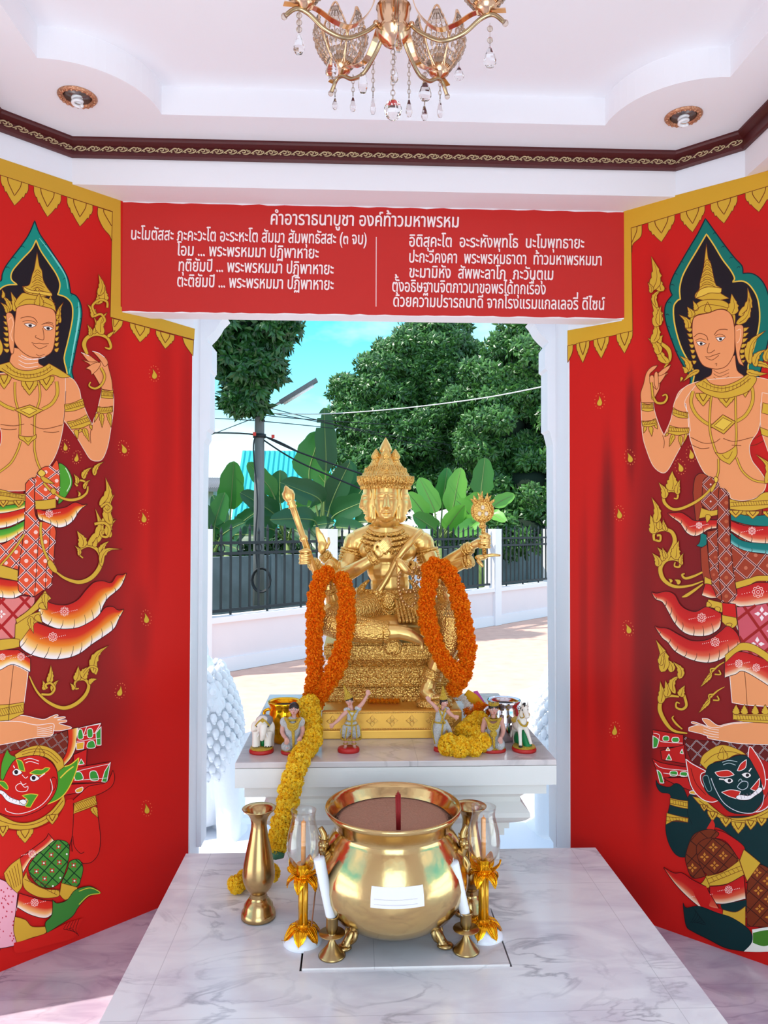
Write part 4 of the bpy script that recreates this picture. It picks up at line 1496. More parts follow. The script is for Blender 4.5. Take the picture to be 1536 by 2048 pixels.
p.cord(B("310,1015 308,1100 330,1220 370,1310"), 4.5); p.fill(B("360,1320 385,1305 430,1370 428,1405 395,1390 365,1350"), GOLD)
p.cord(B("180,1110 100,1230 0,1345"), 3.4)
p.grad(B("340,1610 400,1640 500,1650 590,1612 660,1530 720,1475 790,1466 850,1480 890,1422 930,1420 966,1405"), B("290,1690 312,1770 400,1820 520,1850 640,1830 740,1762 790,1650 830,1592 880,1552 930,1500 966,1408"), SCARF, frills=10)
p.flower(490/3.84, 780+1700/3.84, 7)
p.grad(B("255,1770 300,1792 420,1830 560,1830 650,1800 740,1742 800,1672 860,1662 900,1690 946,1682"), B("150,1925")+Cc("120,45 190,90 300,114 400,108 480,78 550,25")+B("860,1842 905,1762 946,1686"), SCARF, frills=10)
p.flower(400/3.84, 780+1895/3.84, 7)
for q in ("262,1640! 340,1540! 388,1600! 235,1722 125,1792! 115,1760! 200,1700", "112,1800! 230,1725 302,1700! 318,1775! 250,1800 150,1930 108,1962!"):
    p.fill(B(q), GOLD)
for b, t in (((340, 1560), (355, 1690)), ((300, 1640), (350, 1690)), ((230, 1740), (250, 1870)), ((270, 1730), (318, 1790))):
    p.flame((b[0]/3.84, 780+b[1]/3.84), (t[0]/3.84, 780+t[1]/3.84), 14, .1)
# knee cloth, legs, feet
legs = Cc("-60,160! 70,148 165,190! 150,310 140,385! 50,390 -60,395!")
p.fill(legs, SKIN, WHITE, 1.2); p.stroke(Cc("78,140 65,260 50,400"), LINE, 1.2)
p.grad(Cc("-50,55 80,58 110,60 180,112"), Cc("-50,190 0,178 75,146 178,192"), SCARF); p.flower(10/3.01, 1280+100/3.01, 5); p.flower(122/3.01, 1280+100/3.01, 6)
p.fill(Cc("-60,5! 60,-10 112,-5! 112,40! 60,52 -60,70!"), GOLD)
p.fill(Cc("55,470! 130,452 250,476 300,460 335,447 345,455 320,466 380,460 385,468 340,480 392,480 392,492 350,500 422,522 420,532! 330,545 215,518 50,490!"), SKIN, WHITE, 1.2)
p.fill(Cc("-60,490! 100,488 215,510 312,500 318,540 300,577 200,588 100,610 -60,640!"), SKIN, WHITE, 1.2)
for k in range(5):
    p.stroke(Cc(f"{218},{522+k*12} 260,{530+k*11} {310},{518+k*12}"), WHITE, 1.0)
p.fill(Cc("-60,390! 50,386 140,372! 138,440! 52,482! -60,490!"), GOLD); p.ticks(Cc("-30,440")[0], Cc("135,408")[0], 12, 14)
p.stroke(Cc("50,386 48,482"), DARK, 1.2)
p.build('deity_garments', mur, 57)

# ---- gold flame scrolls
p = Paint('L', 0.0042)
p.cord(A("665,1530 640,1460 665,1405 735,1378 815,1405 845,1465 835,1490 800,1480"), 6, taper=[5, 8, 7, 6, 5, 5, 4, 2])
for b, t, w, bd in (((690, 1390), (668, 1300), 40, .2), ((715, 1375), (722, 1240), 44, .3), ((770, 1380), (810, 1205), 80, -.25), ((820, 1400), (880, 1350), 30, 0), ((715, 1250), (670, 1145), 56, .25), ((740, 1150), (745, 1050), 70, .35), ((800, 1120), (800, 1010), 80, -.15), ((760, 1080), (758, 915), 62, .2)):
    p.flame((b[0]/3.84, 310+b[1]/3.84), (t[0]/3.84, 310+t[1]/3.84), w/3.84, bd)
p.cord(A("720,1240 770,1225 800,1270 780,1300"), 4); p.cord(A("725,1220 705,1160 760,1115 815,1130 818,1175"), 4)
p.build('flame_scroll', mur, 57); p = Paint('L', 0.0042)
p.cord(A("770,1635 798,1700 775,1765 725,1795 680,1775 690,1745"), 3.5, taper=[4, 4, 4, 3, 2])
p.build('flame_scroll', mur, 57); p = Paint('L', 0.0042)
p.cord(B("418,795 470,830 540,845 610,830 660,790 670,740"), 4, taper=[3, 4, 5, 5, 4, 2])
p.cord(B("640,760 650,710 610,695 575,715 590,738"), 3.5)
for b, t, w, bd in (((640, 760), (690, 685), 36, -.2), ((590, 720), (562, 640), 40, .2), ((630, 680), (700, 590), 50, -.2), ((715, 655), (790, 545), 46, -.25), ((600, 820), (590, 770), 24, .4)):
    p.flame((b[0]/3.84, 780+b[1]/3.84), (t[0]/3.84, 780+t[1]/3.84), w/3.84, bd)
p.build('flame_scroll', mur, 57); p = Paint('L', 0.0042)
p.cord(B("430,1400 500,1448 600,1475 690,1445 755,1370 770,1295 745,1230 680,1196 620,1218 605,1262 632,1290"), 6, taper=[3, 5, 7, 8, 8, 7, 6, 5, 4, 3, 2])
for b, t, w, bd in (((605, 1270), (570, 1190), 36, .3), ((630, 1210), (592, 1078), 80, .2), ((680, 1195), (750, 915), 90, .35), ((715, 1205), (738, 1130), 40, .1), ((765, 1260), (830, 1155), 56, -.2), ((770, 1350), (915, 1205), 60, -.5), ((770, 1030), (880, 985), 50, -.3), ((830, 1130), (880, 990), 70, -.3), ((840, 1030), (862, 795), 80, -.25), ((770, 890), (820, 675), 80, .3)):
    p.flame((b[0]/3.84, 780+b[1]/3.84), (t[0]/3.84, 780+t[1]/3.84), w/3.84, bd)
p.cord(B("720,1030 790,1020 835,1060 820,1125 775,1120 770,1085 795,1085"), 4.5, taper=[5, 5, 5, 4, 3, 2]); p.cord(B("770,900 815,870 850,905 820,935 795,915"), 4)
p.build('flame_scroll', mur, 57); p = Paint('L', 0.0042)
p.cord(Cc("172,215 220,310 290,375 375,408 450,385 510,330 530,270 500,235 450,250 450,290 470,290"), 5, taper=[2, 4, 6, 7, 7, 6, 5, 4, 3, 2])
for b, t, w, bd in (((440, 300), (418, 255), 26, .2), ((455, 245), (470, 155), 50, .1), ((495, 230), (545, 155), 60, -.2), ((530, 260), (582, 232), 34, -.2), ((560, 200), (640, 25), 60, -.3), ((262, 300), (255, 240), 36, .2), ((290, 260), (305, 150), 44, .1), ((310, 310), (350, 235), 36, -.2)):
    p.flame((b[0]/3.0117, 1280+b[1]/3.0117), (t[0]/3.0117, 1280+t[1]/3.0117), w/3.0117, bd)
p.cord(Cc("245,325 300,325 325,290 300,258 270,270 280,290"), 4)
p.cord(Cc("500,200 540,160 580,170 570,205"), 3.5)
p.build('flame_scroll', mur, 57)
for x, y, t in ((308, 748, -.1), (247, 897, -.3), (287, 1035, -.1), (292, 1236, -.1), (240, 1382, .3), (293, 1617, -.1), (130, 893, -.1), (153, 915, .2)):
    p = Paint('L', 0.0004)
    p.drop(x, y, 20 if x > 200 else 17, t)
    p.build('paisley_drop', mur)


# ---- red demon and the tower he carries
p = Paint('L', 0.0014)
disc = Cc("-60,640! 100,600 320,570 412,538! 410,600 395,680 360,745! 300,670 150,650 -60,700!")
p.fill(disc, (120, 40, 26), DARK, 1.2); p.lattice(disc, 17, 55, -35, BLACK, (200, 160, 150), 1.0)
p.grad(Cc("405,538 408,610 395,680 360,740"), Cc("470,525 462,620 432,700 385,755"), [(0, (208, 34, 24)), (.4, (220, 60, 24)), (.75, (245, 190, 90)), (1, (252, 240, 226))])
RT, GT = (206, 30, 28), (60, 150, 54)
for q, c in (("476,528! 606,496! 606,640! 462,665! 458,600!", RT), ("440,690! 522,655! 518,755! 438,775!", RT), ("440,770! 664,732! 642,858! 430,860!", RT), ("400,870! 640,855! 600,890 380,935!", RT)):
    p.fill(Cc(q), c, DARK, 1.4)
for q, c in (("470,545 490,540 498,590 468,592", GT), ("520,520! 605,500! 570,560! 500,575!", RT), ("524,540 552,536 555,580 528,585", GT), ("456,620! 505,612! 500,655! 460,660!", (230, 170, 50)), ("528,615 560,606 570,645 524,648", GT), ("575,560! 606,520! 606,632! 580,632!", GT), ("450,800 482,795 498,835 452,842", GT), ("540,795 575,790 590,840 545,842", GT), ("610,852! 628,790! 662,735! 640,856!", GT), ("470,750! 486,715! 505,745!", GT), ("455,900 495,885 490,910 460,918", (230, 170, 50))):
    p.fill(Cc(q), c, WHITE, 1.4)
for t in ("470,555 478,530 600,505", "460,610 600,590", "440,795 520,775 655,745", "445,845 640,830"):
    p.stroke(Cc(t), WHITE, 1.0)
RD = (208, 30, 22)
p.fill(Cc("440,960! 480,925 530,880 590,868 645,850 678,782! 688,830 670,880 620,915 572,935! 585,1040 602,1180 592,1280 550,1335 500,1345! 440,1290 430,1180"), RD, DARK, 1.3)
p.fill(Cc("-60,1120! 150,1150 330,1080 400,960! 440,965 440,1060 432,1180 410,1260 500,1285! 400,1420 200,1420 -60,1420!"), RD, None)
p.stroke(Cc("440,980 440,1060 432,1180 412,1250"), DARK, 1.4); p.stroke(Cc("436,1180 445,1240 480,1282 505,1275"), DARK, 1.3)
p.fill(Cc("444,982! 510,955 572,935! 582,990! 510,1020 440,1046!"), GOLD); p.ticks(Cc("442,1012")[0], Cc("578,962")[0], 12, 14)
p.flame((555/3.01, 1280+1005/3.01), (585/3.01, 1280+1068/3.01), 15, 0)
# collar, face
p.fill(Cc("-60,1030! 0,1052 100,1096 200,1090 300,1032 382,930! 386,990 332,1062 232,1122 120,1142 0,1122 -60,1100!"), GOLD)
p.stroke(Cc("-40,1070 60,1105 180,1112 290,1065 378,965"), LINE, 1.2)
for cx, cy, w, h in ((15, 1120, 66, 66), (148, 1140, 100, 82), (312, 1050, 70, 60)):
    p.pendant(cx/3.01, 1280+cy/3.01, w/3.01, h/3.01, -.1)
p.fill(Cc("0,830! 8,740 40,655! 62,690 104,705! 70,760 40,820 30,860"), GREEN, LINE, 1.2)
p.fill(Cc("335,800! 360,768 420,750 472,708! 455,790 405,900 345,960 245,1000! 270,960 320,890"), GREEN, (240, 200, 60), 2)
p.stroke(Cc("360,830 400,790 440,760"), (235, 205, 70), 2.5)
p.fill(Cc("85,690! 150,652 235,632 312,656 372,712 384,762! 345,792! 315,735 260,700 200,692 110,722"), GOLD)
p.flame((235/3.01, 1280+705/3.01), (232/3.01, 1280+632/3.01), 24, 0)
p.stroke(Cc("130,690 200,672 280,684 345,740"), LINE, 1.1); p.stroke(Cc("120,675 200,655 290,668 360,730"), LINE, 1.1)
p.fill(Cc("40,790 85,722 150,700 230,695 300,730 340,792 342,880 305,960 235,1022 120,1062 20,1050 -50,1000 -50,880 10,850"), RD, DARK, 1.3)
p.fill(Cc("310,830 335,835 330,890 305,905"), RD, DARK, 1.2)
for t in ("150,740 180,730 230,745", "140,722 180,712 232,728", "130,810 150,830 165,820", "120,850 135,870 155,862"):
    p.stroke(Cc(t), WHITE, 1.2)
for ex, ey in ((95, 795), (200, 830)):
    p.fill(Cc(f"{ex-22},{ey-5} {ex},{ey-22} {ex+28},{ey-8} {ex+35},{ey+5}! {ex+5},{ey+20} {ex-18},{ey+15}"), (250, 240, 236), DARK, 1)
    p.fill(Cc(f"{ex-12},{ey-8} {ex+2},{ey-14} {ex+12},{ey-4} {ex+6},{ey+10} {ex-8},{ey+9}"), BLACK, None)
p.stroke(Cc("85,770 78,755"), WHITE, 2); p.stroke(Cc("235,825 268,802"), WHITE, 2)
p.fill(Cc("95,718! 130,730 148,790! 115,780 105,750"), GREEN, (240, 200, 60), 1.4)
p.fill(Cc("175,800! 210,780 250,780 270,768 298,770! 280,790 240,810 200,806"), GREEN, (240, 200, 60), 1.4)
p.fill(Cc("92,880 120,862 145,885 165,880 160,905 130,912 100,905"), RD, WHITE, 1.3)
p.fill(Cc("-50,905! 10,905 60,945 120,965 158,955! 155,995 100,990 40,968 0,925 -50,935!"), (250, 244, 240), DARK, 1)
for k in range(6):
    p.stroke(Cc(f"{20+k*20},{918+k*10} {12+k*20},{936+k*10}"), (150, 130, 130), .8)
p.fill(Cc("112,968 140,958 158,975 140,990"), (250, 244, 240), DARK, 1)
p.fill(Cc("130,935! 180,925 226,930! 200,970 180,1005! 150,1000 165,965"), GREEN, (240, 200, 60), 1.4)
p.fill(Cc("-20,850! 20,850 45,880 40,900 10,880"), GREEN, (240, 200, 60), 1.2)
p.stroke(Cc("300,835 312,900 270,970 200,1020 110,1045 40,1030 30,1010"), WHITE, 1.3)
# legs
p.fill(Cc("-60,1415! 0,1438 42,1460 104,1520! 96,1600 86,1700 96,1820 50,1846 -60,1862!"), (244, 176, 190), DARK, 1.3)
random.seed(3)
for k in range(34):
    x, y = random.uniform(-10, 84), random.uniform(1490, 1820)
    q = Cc(f"{x:.0f},{y:.0f}")[0]
    p.poly([(q[0]+random.uniform(.8, 2)*math.cos(t), q[1]+2*math.sin(t)) for t in (0, 1.26, 2.5, 3.77, 5)], (200, 40, 60))
p.grad(Cc("115,1312 200,1250 270,1195 288,1162"), Cc("135,1400 190,1310 262,1258 322,1205"), [(0, RD), (.55, (214, 50, 40)), (.8, (246, 190, 120)), (1, (252, 240, 230))]); p.flower(190/3.01, 1280+1285/3.01, 6)
p.fill(Cc("20,1402! 60,1352 116,1310! 132,1400 130,1480 100,1522! 40,1462"), GOLD)
for k in range(5):
    p.stroke(Cc(f"{36+k*16},{1400-k*14} {56+k*15},{1450-k*4} {70+k*13},{1500-k*8}"), LINE, 1)
p.grad(Cc("112,1522 240,1560 330,1572"), Cc("98,1606 180,1652 270,1672 322,1640"), [(0, RD), (.45, (220, 50, 30)), (.75, (248, 180, 110)), (1, (252, 240, 230))]); p.flower(205/3.01, 1280+1578/3.01, 6)
gk = (("168,1382 202,1310 270,1250 330,1204 398,1214 414,1262 402,1350 362,1450 302,1490 222,1470"), ("416,1332 470,1320 496,1370 482,1440 460,1482 368,1472 400,1385"))
for g in gk:
    gp = Cc(g)
    p.fill(gp, (70, 140, 50), DARK, 1.3); p.lattice(gp, 22, 42, -48, (14, 44, 30), (40, 100, 40), 1.1, ((190, 40, 40), 7, 'x'))
    p.lattice(gp, 22, 42, -48, (14, 44, 30), (14, 44, 30), .6, ((240, 236, 230), 2.0))
p.fill(Cc("155,1392! 172,1442 252,1492 352,1502! 346,1542 240,1548 150,1502 130,1440!"), GOLD); p.fill(Cc("365,1460! 462,1486! 450,1530 390,1562 354,1530!"), GOLD)
p.ticks(Cc("150,1425")[0], Cc("345,1520")[0], 9, 9)
p.fill(Cc("86,1662! 150,1682 190,1722 270,1722! 270,1762 180,1792 98,1822! 78,1745"), GOLD)
p.fill(Cc("312,1560! 340,1582 400,1562 450,1502 540,1480 604,1520! 530,1542 470,1602 430,1662 340,1722 280,1762! 268,1702 308,1650"), (60, 130, 52), DARK, 1.2)
p.stroke(Cc("470,1510 540,1490 598,1520 530,1535 470,1590"), (200, 200, 60), 1.8)
p.fill(Cc("270,1765! 400,1700 500,1670! 470,1720 440,1790 300,1830 100,1880 80,1820! 180,1795"), RD, None)
for k in range(5):
    p.stroke(Cc(f"{400+k*18},{1700-k*6} {380+k*18},{1740} {430+k*10},{1730+k*12}"), DARK, 1)
p.build('demon_figure', mur, 57)

# ================================================================== right wall
mur = thing('mural_painting', 'red mural on the right wall with a deity above a crouching dark green demon', 'mural', (wrx(2.5), 2.5, 0), 'murals beside the doorway')
BR = [(1400, 1150, 110, 430, (128, 18, 22), 1.0), (1440, 1420, 150, 140, (134, 20, 22), .95), (1330, 900, 60, 180, (150, 18, 20), .8), (1290, 1250, 50, 300, (142, 20, 20), .8),
      (1215, 1080, 14, 190, (96, 18, 20), .75), (1262, 860, 10, 110, (110, 14, 14), .7), (1205, 1250, 20, 260, (156, 20, 18), .7), (1168, 1240, 9, 220, (150, 20, 18), .6), (1255, 1250, 12, 150, (190, 22, 18), .6),
      (1294, 1470, 14, 120, (70, 30, 34), .6), (1290, 1350, 22, 300, (120, 16, 18), .6), (1320, 640, 30, 140, (176, 18, 18), .5), (1500, 560, 90, 120, (180, 30, 26), .5), (1230, 1800, 90, 70, (150, 14, 12), .6)]
wall_panel('R', 'painted_ground', mur, BR, yr_s+0.004, YJR-0.004)
p = Paint('R')
p.poly([x[:2] for x in D("2720,-225! 1536,118! 850,300! 458,415! 458,1225! 56,1296! 56,1413! 538,1300! 526,540! 1536,232! 2720,-100!")], (216, 164, 44))
p.line([x[:2] for x in D("2720,-100 1536,232 526,540 538,1300 56,1413")], LINE, 1.4)
for cx, y0, w, h in ((750, 472, 195, 172), (980, 402, 180, 170), (1212, 332, 195, 175), (1470, 252, 200, 170), (1735, 176, 210, 176), (2010, 98, 220, 180)):
    p.pendant(1120+cx/3.692, 310+y0/3.692, w/3.692, h/3.692, -.30)
p.fill(D("526,540! 606,518! 600,600 540,660 532,720!"), GOLD); p.stroke(D("570,530 565,570 530,650"), LINE, 1.5)
for cx, y0, w, h in ((478, 1312, 118, 155), (306, 1352, 112, 152), (170, 1382, 96, 155)):
    p.pendant(1120+cx/3.692, 310+y0/3.692, w/3.692, h/3.692, -.22)
p.fill(D("57,1410! 98,1400! 92,1460 58,1535!"), GOLD)
p.build('border', mur)

p = Paint('R', 0.0006)
TEAL_R = (16, 112, 100)
p.fill(D("1075,470! 1140,560 1220,670 1290,760 1345,820 1352,875! 1430,880 1500,940 1545,1060 1560,1250 1520,1450 1470,1640 1440,1760 1000,1760 960,1640 880,1500 820,1350 780,1220 780,1110 830,1035! 812,980 835,900 890,800 960,680 1020,580"), TEAL_R, (10, 34, 44), 2.4)
for x, y, dx in ((945, 700, 12), (890, 790, 12), (845, 880, 12), (822, 960, 12), (800, 1090, 12), (785, 1180, 12), (790, 1270, 12), (815, 1360, 12), (850, 1450, 12), (1150, 580, -10), (1215, 680, -12), (1275, 760, -12), (1330, 830, -12)):
    p.stroke(D(f"{x},{y} {x+dx},{y-4} {x+dx*2},{y+8}"), (8, 46, 52), taper=[2, .6])
p.fill(D("1083,585! 1140,670 1200,770 1260,850 1290,910 1275,938! 1360,935 1420,985 1465,1080 1475,1230 1440,1400 1390,1560 1380,1740 1010,1740 990,1600 900,1430 850,1260 840,1130 865,1080 890,1065! 885,990 905,900 950,810 1010,710"), BLACK, GOLD2, 2.8)
p.fill(D("1083,655! 1095,760 1115,800 1140,920 1155,965! 1190,985 1175,1010 1250,1060! 1120,1080 1010,1060 1000,1030 1030,990 1035,940 1060,840 1070,760"), GOLD)
for k in range(6):
    y = 800+k*36
    p.stroke(D(f"{1066-k*7},{y} {1088},{y-26} {1112+k*9},{y}"), LINE, 1.1)
    p.stroke(D(f"{1072-k*6},{y+14} {1088},{y-6} {1108+k*7},{y+14}"), LINE, .9)
p.fill(D("1000,1060! 1030,1000 1100,975 1195,985! 1185,1020 1110,1020 1060,1040"), GOLD2)
p.fill(D("965,1300! 960,1230 985,1150 1020,1090 1090,1068 1200,1075 1255,1110 1295,1180 1290,1270! 1275,1190 1230,1145 1170,1140 1100,1165 1020,1180 985,1210"), GOLD)
for b, t, w, bd in (((1270, 1180), (1275, 1025), 90, .15), ((1330, 1190), (1402, 985), 70, .3), ((1310, 1250), (1410, 1060), 60, .3), ((975, 1200), (945, 1120), 60, .2), ((950, 1290), (888, 1175), 56, .3), ((1095, 1165), (1092, 1085), 56, 0), ((1010, 1150), (985, 1075), 40, .1)):
    p.flame((1120+b[0]/3.692, 310+b[1]/3.692), (1120+t[0]/3.692, 310+t[1]/3.692), w/3.692, bd)
p.stroke(D("990,1160 1060,1110 1150,1110 1240,1130"), LINE, 1)
for k in range(7):
    y = 1270+k*40
    p.flame((1120+(975+k*5)/3.692, 310+(y+25)/3.692), (1120+(930+k*8)/3.692, 310+(y+8)/3.692), 34/3.692, -.1, inner=False)
    p.flame((1120+(1345-k*4)/3.692, 310+(y+25)/3.692), (1120+(1400-k*4)/3.692, 310+(y+4)/3.692), 34/3.692, .1, inner=False)
p.fill(D("1120,1530! 1120,1620 1060,1660 1130,1700 1280,1690 1360,1640 1310,1590 1295,1480!"), SKIN, LINE, 1.2)
for y in (1590, 1615, 1640):
    p.stroke(D(f"1135,{y} 1180,{y+22} 1250,{y-6}"), LINE, .9)
p.fill(D("1290,1270 1320,1255 1355,1270 1350,1370 1330,1450 1335,1500 1360,1560! 1320,1530 1300,1440 1292,1340"), SKIN, LINE, 1.2)
p.stroke(D("1305,1300 1335,1290 1330,1360 1310,1390"), SKIN2, 1.3)
p.fill(D("978,1300 985,1215 1020,1185 1100,1168 1170,1143 1230,1150 1270,1190 1290,1280 1292,1400 1285,1470 1240,1550 1180,1580 1110,1575 1050,1545 1005,1450 985,1370"), SKIN, LINE, 1.3)
p.stroke(D("990,1345 1030,1318 1080,1335 1095,1370"), LINE, 1.3); p.stroke(D("1140,1330 1170,1295 1215,1288 1240,1292"), LINE, 1.3)
for ex, ey, tl in ((1042, 1395, 6), (1185, 1362, -10)):
    p.fill(D(f"{ex-34},{ey-14}! {ex},{ey-16} {ex+40},{ey-8+tl}! {ex+10},{ey+12} {ex-14},{ey+12}"), (252, 238, 228), LINE, 1.1)
    p.fill(D(f"{ex-8},{ey-8} {ex+10},{ey-9} {ex+12},{ey+6} {ex-4},{ey+8}"), BLACK, None)
    p.stroke(D(f"{ex-40},{ey-24} {ex-5},{ey-38} {ex+35},{ey-26}"), LINE, 1.0)
p.stroke(D("1105,1390 1090,1440 1095,1462 1120,1458 1145,1440"), LINE, 1.2)
p.stroke(D("1072,1490 1105,1492 1130,1482 1185,1465"), LINE, 1.2); p.stroke(D("1080,1498 1125,1515 1175,1480"), LINE, 1.1)
p.stroke(D("1145,1545 1160,1540 1158,1558"), LINE, .9)
# torso
p.fill(D("1100,1660 980,1690 890,1740 855,1809")+E("862,90 930,100! 945,200 955,320 975,400 1010,500 1060,600 1110,650 1180,720 1250,760 1265,800 1340,818 1440,800 1510,740 1520,670 1480,600 1420,520 1400,430 1420,370 1465,300 1490,180 1500,80 1700,80")+D("1700,1740 1540,1660 1380,1640"), SKIN, (240, 205, 180), 1.4)
p.fill(D("1030,1670! 930,1710 870,1790")+E("845,100 820,220 770,335! 735,260 700,150 690,50 705,20! 600,20! 602,150 612,330 640,440 690,560 755,612 800,590 850,500 905,400 965,300! 950,180 925,80"), SKIN, (240, 205, 180), 1.3)
p.stroke(E("760,335 772,380 768,430"), LINE, 1.2); p.stroke(E("930,100 946,200 958,330"), WHITE, 1.0)
p.fill(D("602,1830! 598,1760 620,1690 640,1610 680,1565 725,1553! 705,1580 665,1620 675,1650 720,1610 800,1610! 745,1680 735,1730 705,1790 705,1830!"), SKIN, LINE, 1.2)
for t in ("730,1610! 770,1575 822,1548! 800,1590 755,1630 735,1640", "720,1640 745,1630 790,1610! 760,1660 730,1690", "665,1640 690,1630 710,1700 712,1732! 690,1710 668,1690", "700,1615 722,1608 730,1700 715,1735! 700,1690"):
    p.fill(D(t), SKIN, LINE, 1.1)
for q in ("606,92! 650,106 690,96! 695,150! 650,160 606,150!", "606,228! 660,232 708,210! 722,255! 660,272 612,268!", "838,130! 890,160 945,164! 948,208! 880,205 832,180!", "812,262! 880,280 955,278! 955,320! 870,335 800,318!"):
    pp = E(q); p.fill(pp, GOLD, LINE, 1.2)
    p.ticks(((pp[0][0]+pp[5][0])/2, (pp[0][1]+pp[5][1])/2), ((pp[2][0]+pp[3][0])/2, (pp[2][1]+pp[3][1])/2), 9, 7)
for b, t, w in (((670, 270), (680, 345), 36), ((635, 272), (620, 320), 26), ((705, 260), (722, 290), 24), ((840, 330), (808, 420), 40), ((890, 338), (895, 425), 36), ((800, 320), (775, 345), 20), ((935, 325), (915, 395), 24)):
    p.flame((1120+b[0]/3.692, 780+b[1]/3.692), (1120+t[0]/3.692, 780+t[1]/3.692), w/3.692, 0)
p.cord(E("985,10 970,90 1000,170 1060,230 1130,270"), 5.5); p.cord(E("1290,240 1370,190 1420,100 1425,10 1400,-60"), 5.5)
p.cord(E("1122,40 1110,150 1110,300 1140,420 1160,470"), 3.2); p.cord(E("1298,40 1300,200 1305,330 1300,410"), 3.2)
p.cord(E("1172,510 1172,600 1155,660"), 3.2); p.cord(E("1305,500 1350,600 1430,665 1515,682"), 3.2)
p.fill(E("1112,268! 1205,183! 1300,236! 1212,326!"), GOLD, LINE, 1.5); p.fill(E("1140,265! 1206,205! 1275,238! 1210,300!"), GOLD2, LINE, 1.1)
p.fill(E("1148,460! 1200,470 1265,440 1305,405! 1308,480 1255,550! 1190,515"), GOLD); p.stroke(E("1200,480 1240,510 1275,455"), LINE, 1)
for t in ("968,350 1060,392 1140,388 1185,360", "1208,358 1290,380 1430,348", "975,405 1040,432 1105,428", "1270,408 1340,412"):
    p.stroke(E(t), LINE, 1.1)
for cx, cy, w in ((1060, 25, 110), (1230, 35, 124), (1370, -40, 80)):
    p.pendant(1120+cx/3.692, 780+cy/3.692, w/3.692, 96/3.692, 0)
p.fill(D("1000,1690! 1080,1650! 1120,1690 1210,1705 1310,1670 1385,1620! 1455,1650 1400,1740 1310,1780 1200,1800 1090,1770 1030,1730"), GOLD)
p.stroke(D("1020,1700 1100,1735 1210,1752 1320,1715 1410,1650"), LINE, 1.2); p.stroke(D("1060,1670 1130,1712 1220,1722 1320,1690 1395,1635"), LINE, 1)
for k in range(13):
    a = k/12
    p.stroke(D(f"{1060+330*a:.0f},{1672+48*math.sin(PI*a)-20*a:.0f} {1056+335*a:.0f},{1704+52*math.sin(PI*a)-22*a:.0f}"), LINE, .8)
for b, t, w, bd in (((905, 1640), (890, 1680), 24, 0), ((960, 1600), (895, 1480), 60, .3), ((940, 1610), (905, 1560), 40, .2), ((1400, 1540), (1505, 1290), 70, -.3), ((1440, 1560), (1520, 1430), 60, -.3), ((1380, 1600), (1540, 1620), 50, .1), ((1030, 1590), (905, 1675), 40, .1)):
    p.flame((1120+b[0]/3.692, 310+b[1]/3.692), (1120+t[0]/3.692, 310+t[1]/3.692), w/3.692, bd)
# left arm of the picture's right edge, bracelets at the frame edge
p.fill(E("1495,20! 1560,40 1610,110 1640,240 1640,420! 1560,480 1520,400 1490,300 1482,200"), SKIN, (240, 205, 180), 1.3); p.fill(E("1500,95! 1600,120! 1600,200! 1492,170!"), GOLD); p.fill(E("1478,275! 1600,320! 1600,370! 1490,330!"), GOLD)
p.build('deity_figure', mur, 1456)

p = Paint('R', 0.0022)
BRN, BRL = (160, 58, 32), (96, 18, 24)
p.fill(E("1258,880! 1400,930 1700,900! 1700,1010! 1420,1000 1265,960!"), (18, 116, 108), DARK, 1.2)
for cx in (1300, 1425, 1550):
    p.pendant(1120+cx/3.692, 780+(888 if cx == 1300 else 895)/3.692, 96/3.692, 56/3.692, 0)
p.grad(E("1262,965 1400,1005 1700,1000"), E("1262,1040 1380,1110 1480,1135 1700,1130"), SCARF_R, frills=4); p.flower(1120+1420/3.692, 780+1040/3.692, 6)
p.grad(E("1262,1050 1380,1120 1700,1140"), E("1262,1130 1380,1190 1700,1225"), TEALS, frills=4)
th = E("1262,1135! 1400,1195 1700,1230! 1700,1440! 1400,1400 1290,1430!")
p.fill(th, BRN, DARK, 1.3); p.lattice(th, 32, 40, -52, BRL, (225, 180, 170), 2.0, ((200, 110, 80), 4))
p.fill(E("1295,1420! 1400,1390 1480,1370 1700,1375! 1700,1425! 1480,1410 1400,1440 1300,1470!"), GOLD)
p.grad(E("1300,1470 1400,1440 1480,1420 1700,1440"), E("1260,1575 1340,1600 1450,1590 1700,1540"), SCARF_R); p.flower(1120+1465/3.692, 780+1490/3.692, 9)
p.fill(E("1255,805! 1340,822 1440,805 1520,755 1700,755! 1700,850! 1540,870 1440,890 1340,890 1258,880!"), GOLD); p.ticks(E("1262,845")[0], E("1560,830")[0], 16, 8)
p.fill(E("985,760! 1000,650 1045,615 1100,640 1130,680! 1060,850 1030,960 1005,960!"), BRN, DARK, 1.3)
up = E("1050,850! 1060,680 1100,640 1150,665 1180,720 1170,890! 1100,890")
p.fill(up, BRN, DARK, 1.3); p.lattice(up, 24, 45, -45, BRL, (225, 180, 170), 1.8, ((235, 200, 190), 2))
p.fill(E("1045,870! 1110,890 1172,882! 1170,920 1100,935 1030,948!"), GOLD)
p.fill(E("1040,1050! 1085,1070! 1085,1140 1050,1160 1010,1150! 1035,1120"), (18, 116, 108), DARK, 1.2)
p.grad(E("1165,960 1100,960 1000,965 950,935 900,905 850,905 800,910"), E("1160,1020 1100,1030 1060,1055 1000,1080 940,1055 890,985 835,945 800,914"), SCARF_R, frills=6); p.flower(1120+1030/3.692, 780+1000/3.692, 5)
p.flame((1120+1100/3.692, 780+920/3.692), (1120+1085/3.692, 780+985/3.692), 12, 0)
lp = E("1088,1045! 1165,1030! 1175,1300 1200,1560! 1130,1500 1110,1350")
p.fill(lp, BRN, DARK, 1.3); p.lattice(lp, 24, 52, -42, BRL, (225, 180, 170), 1.8, ((190, 90, 60), 3))
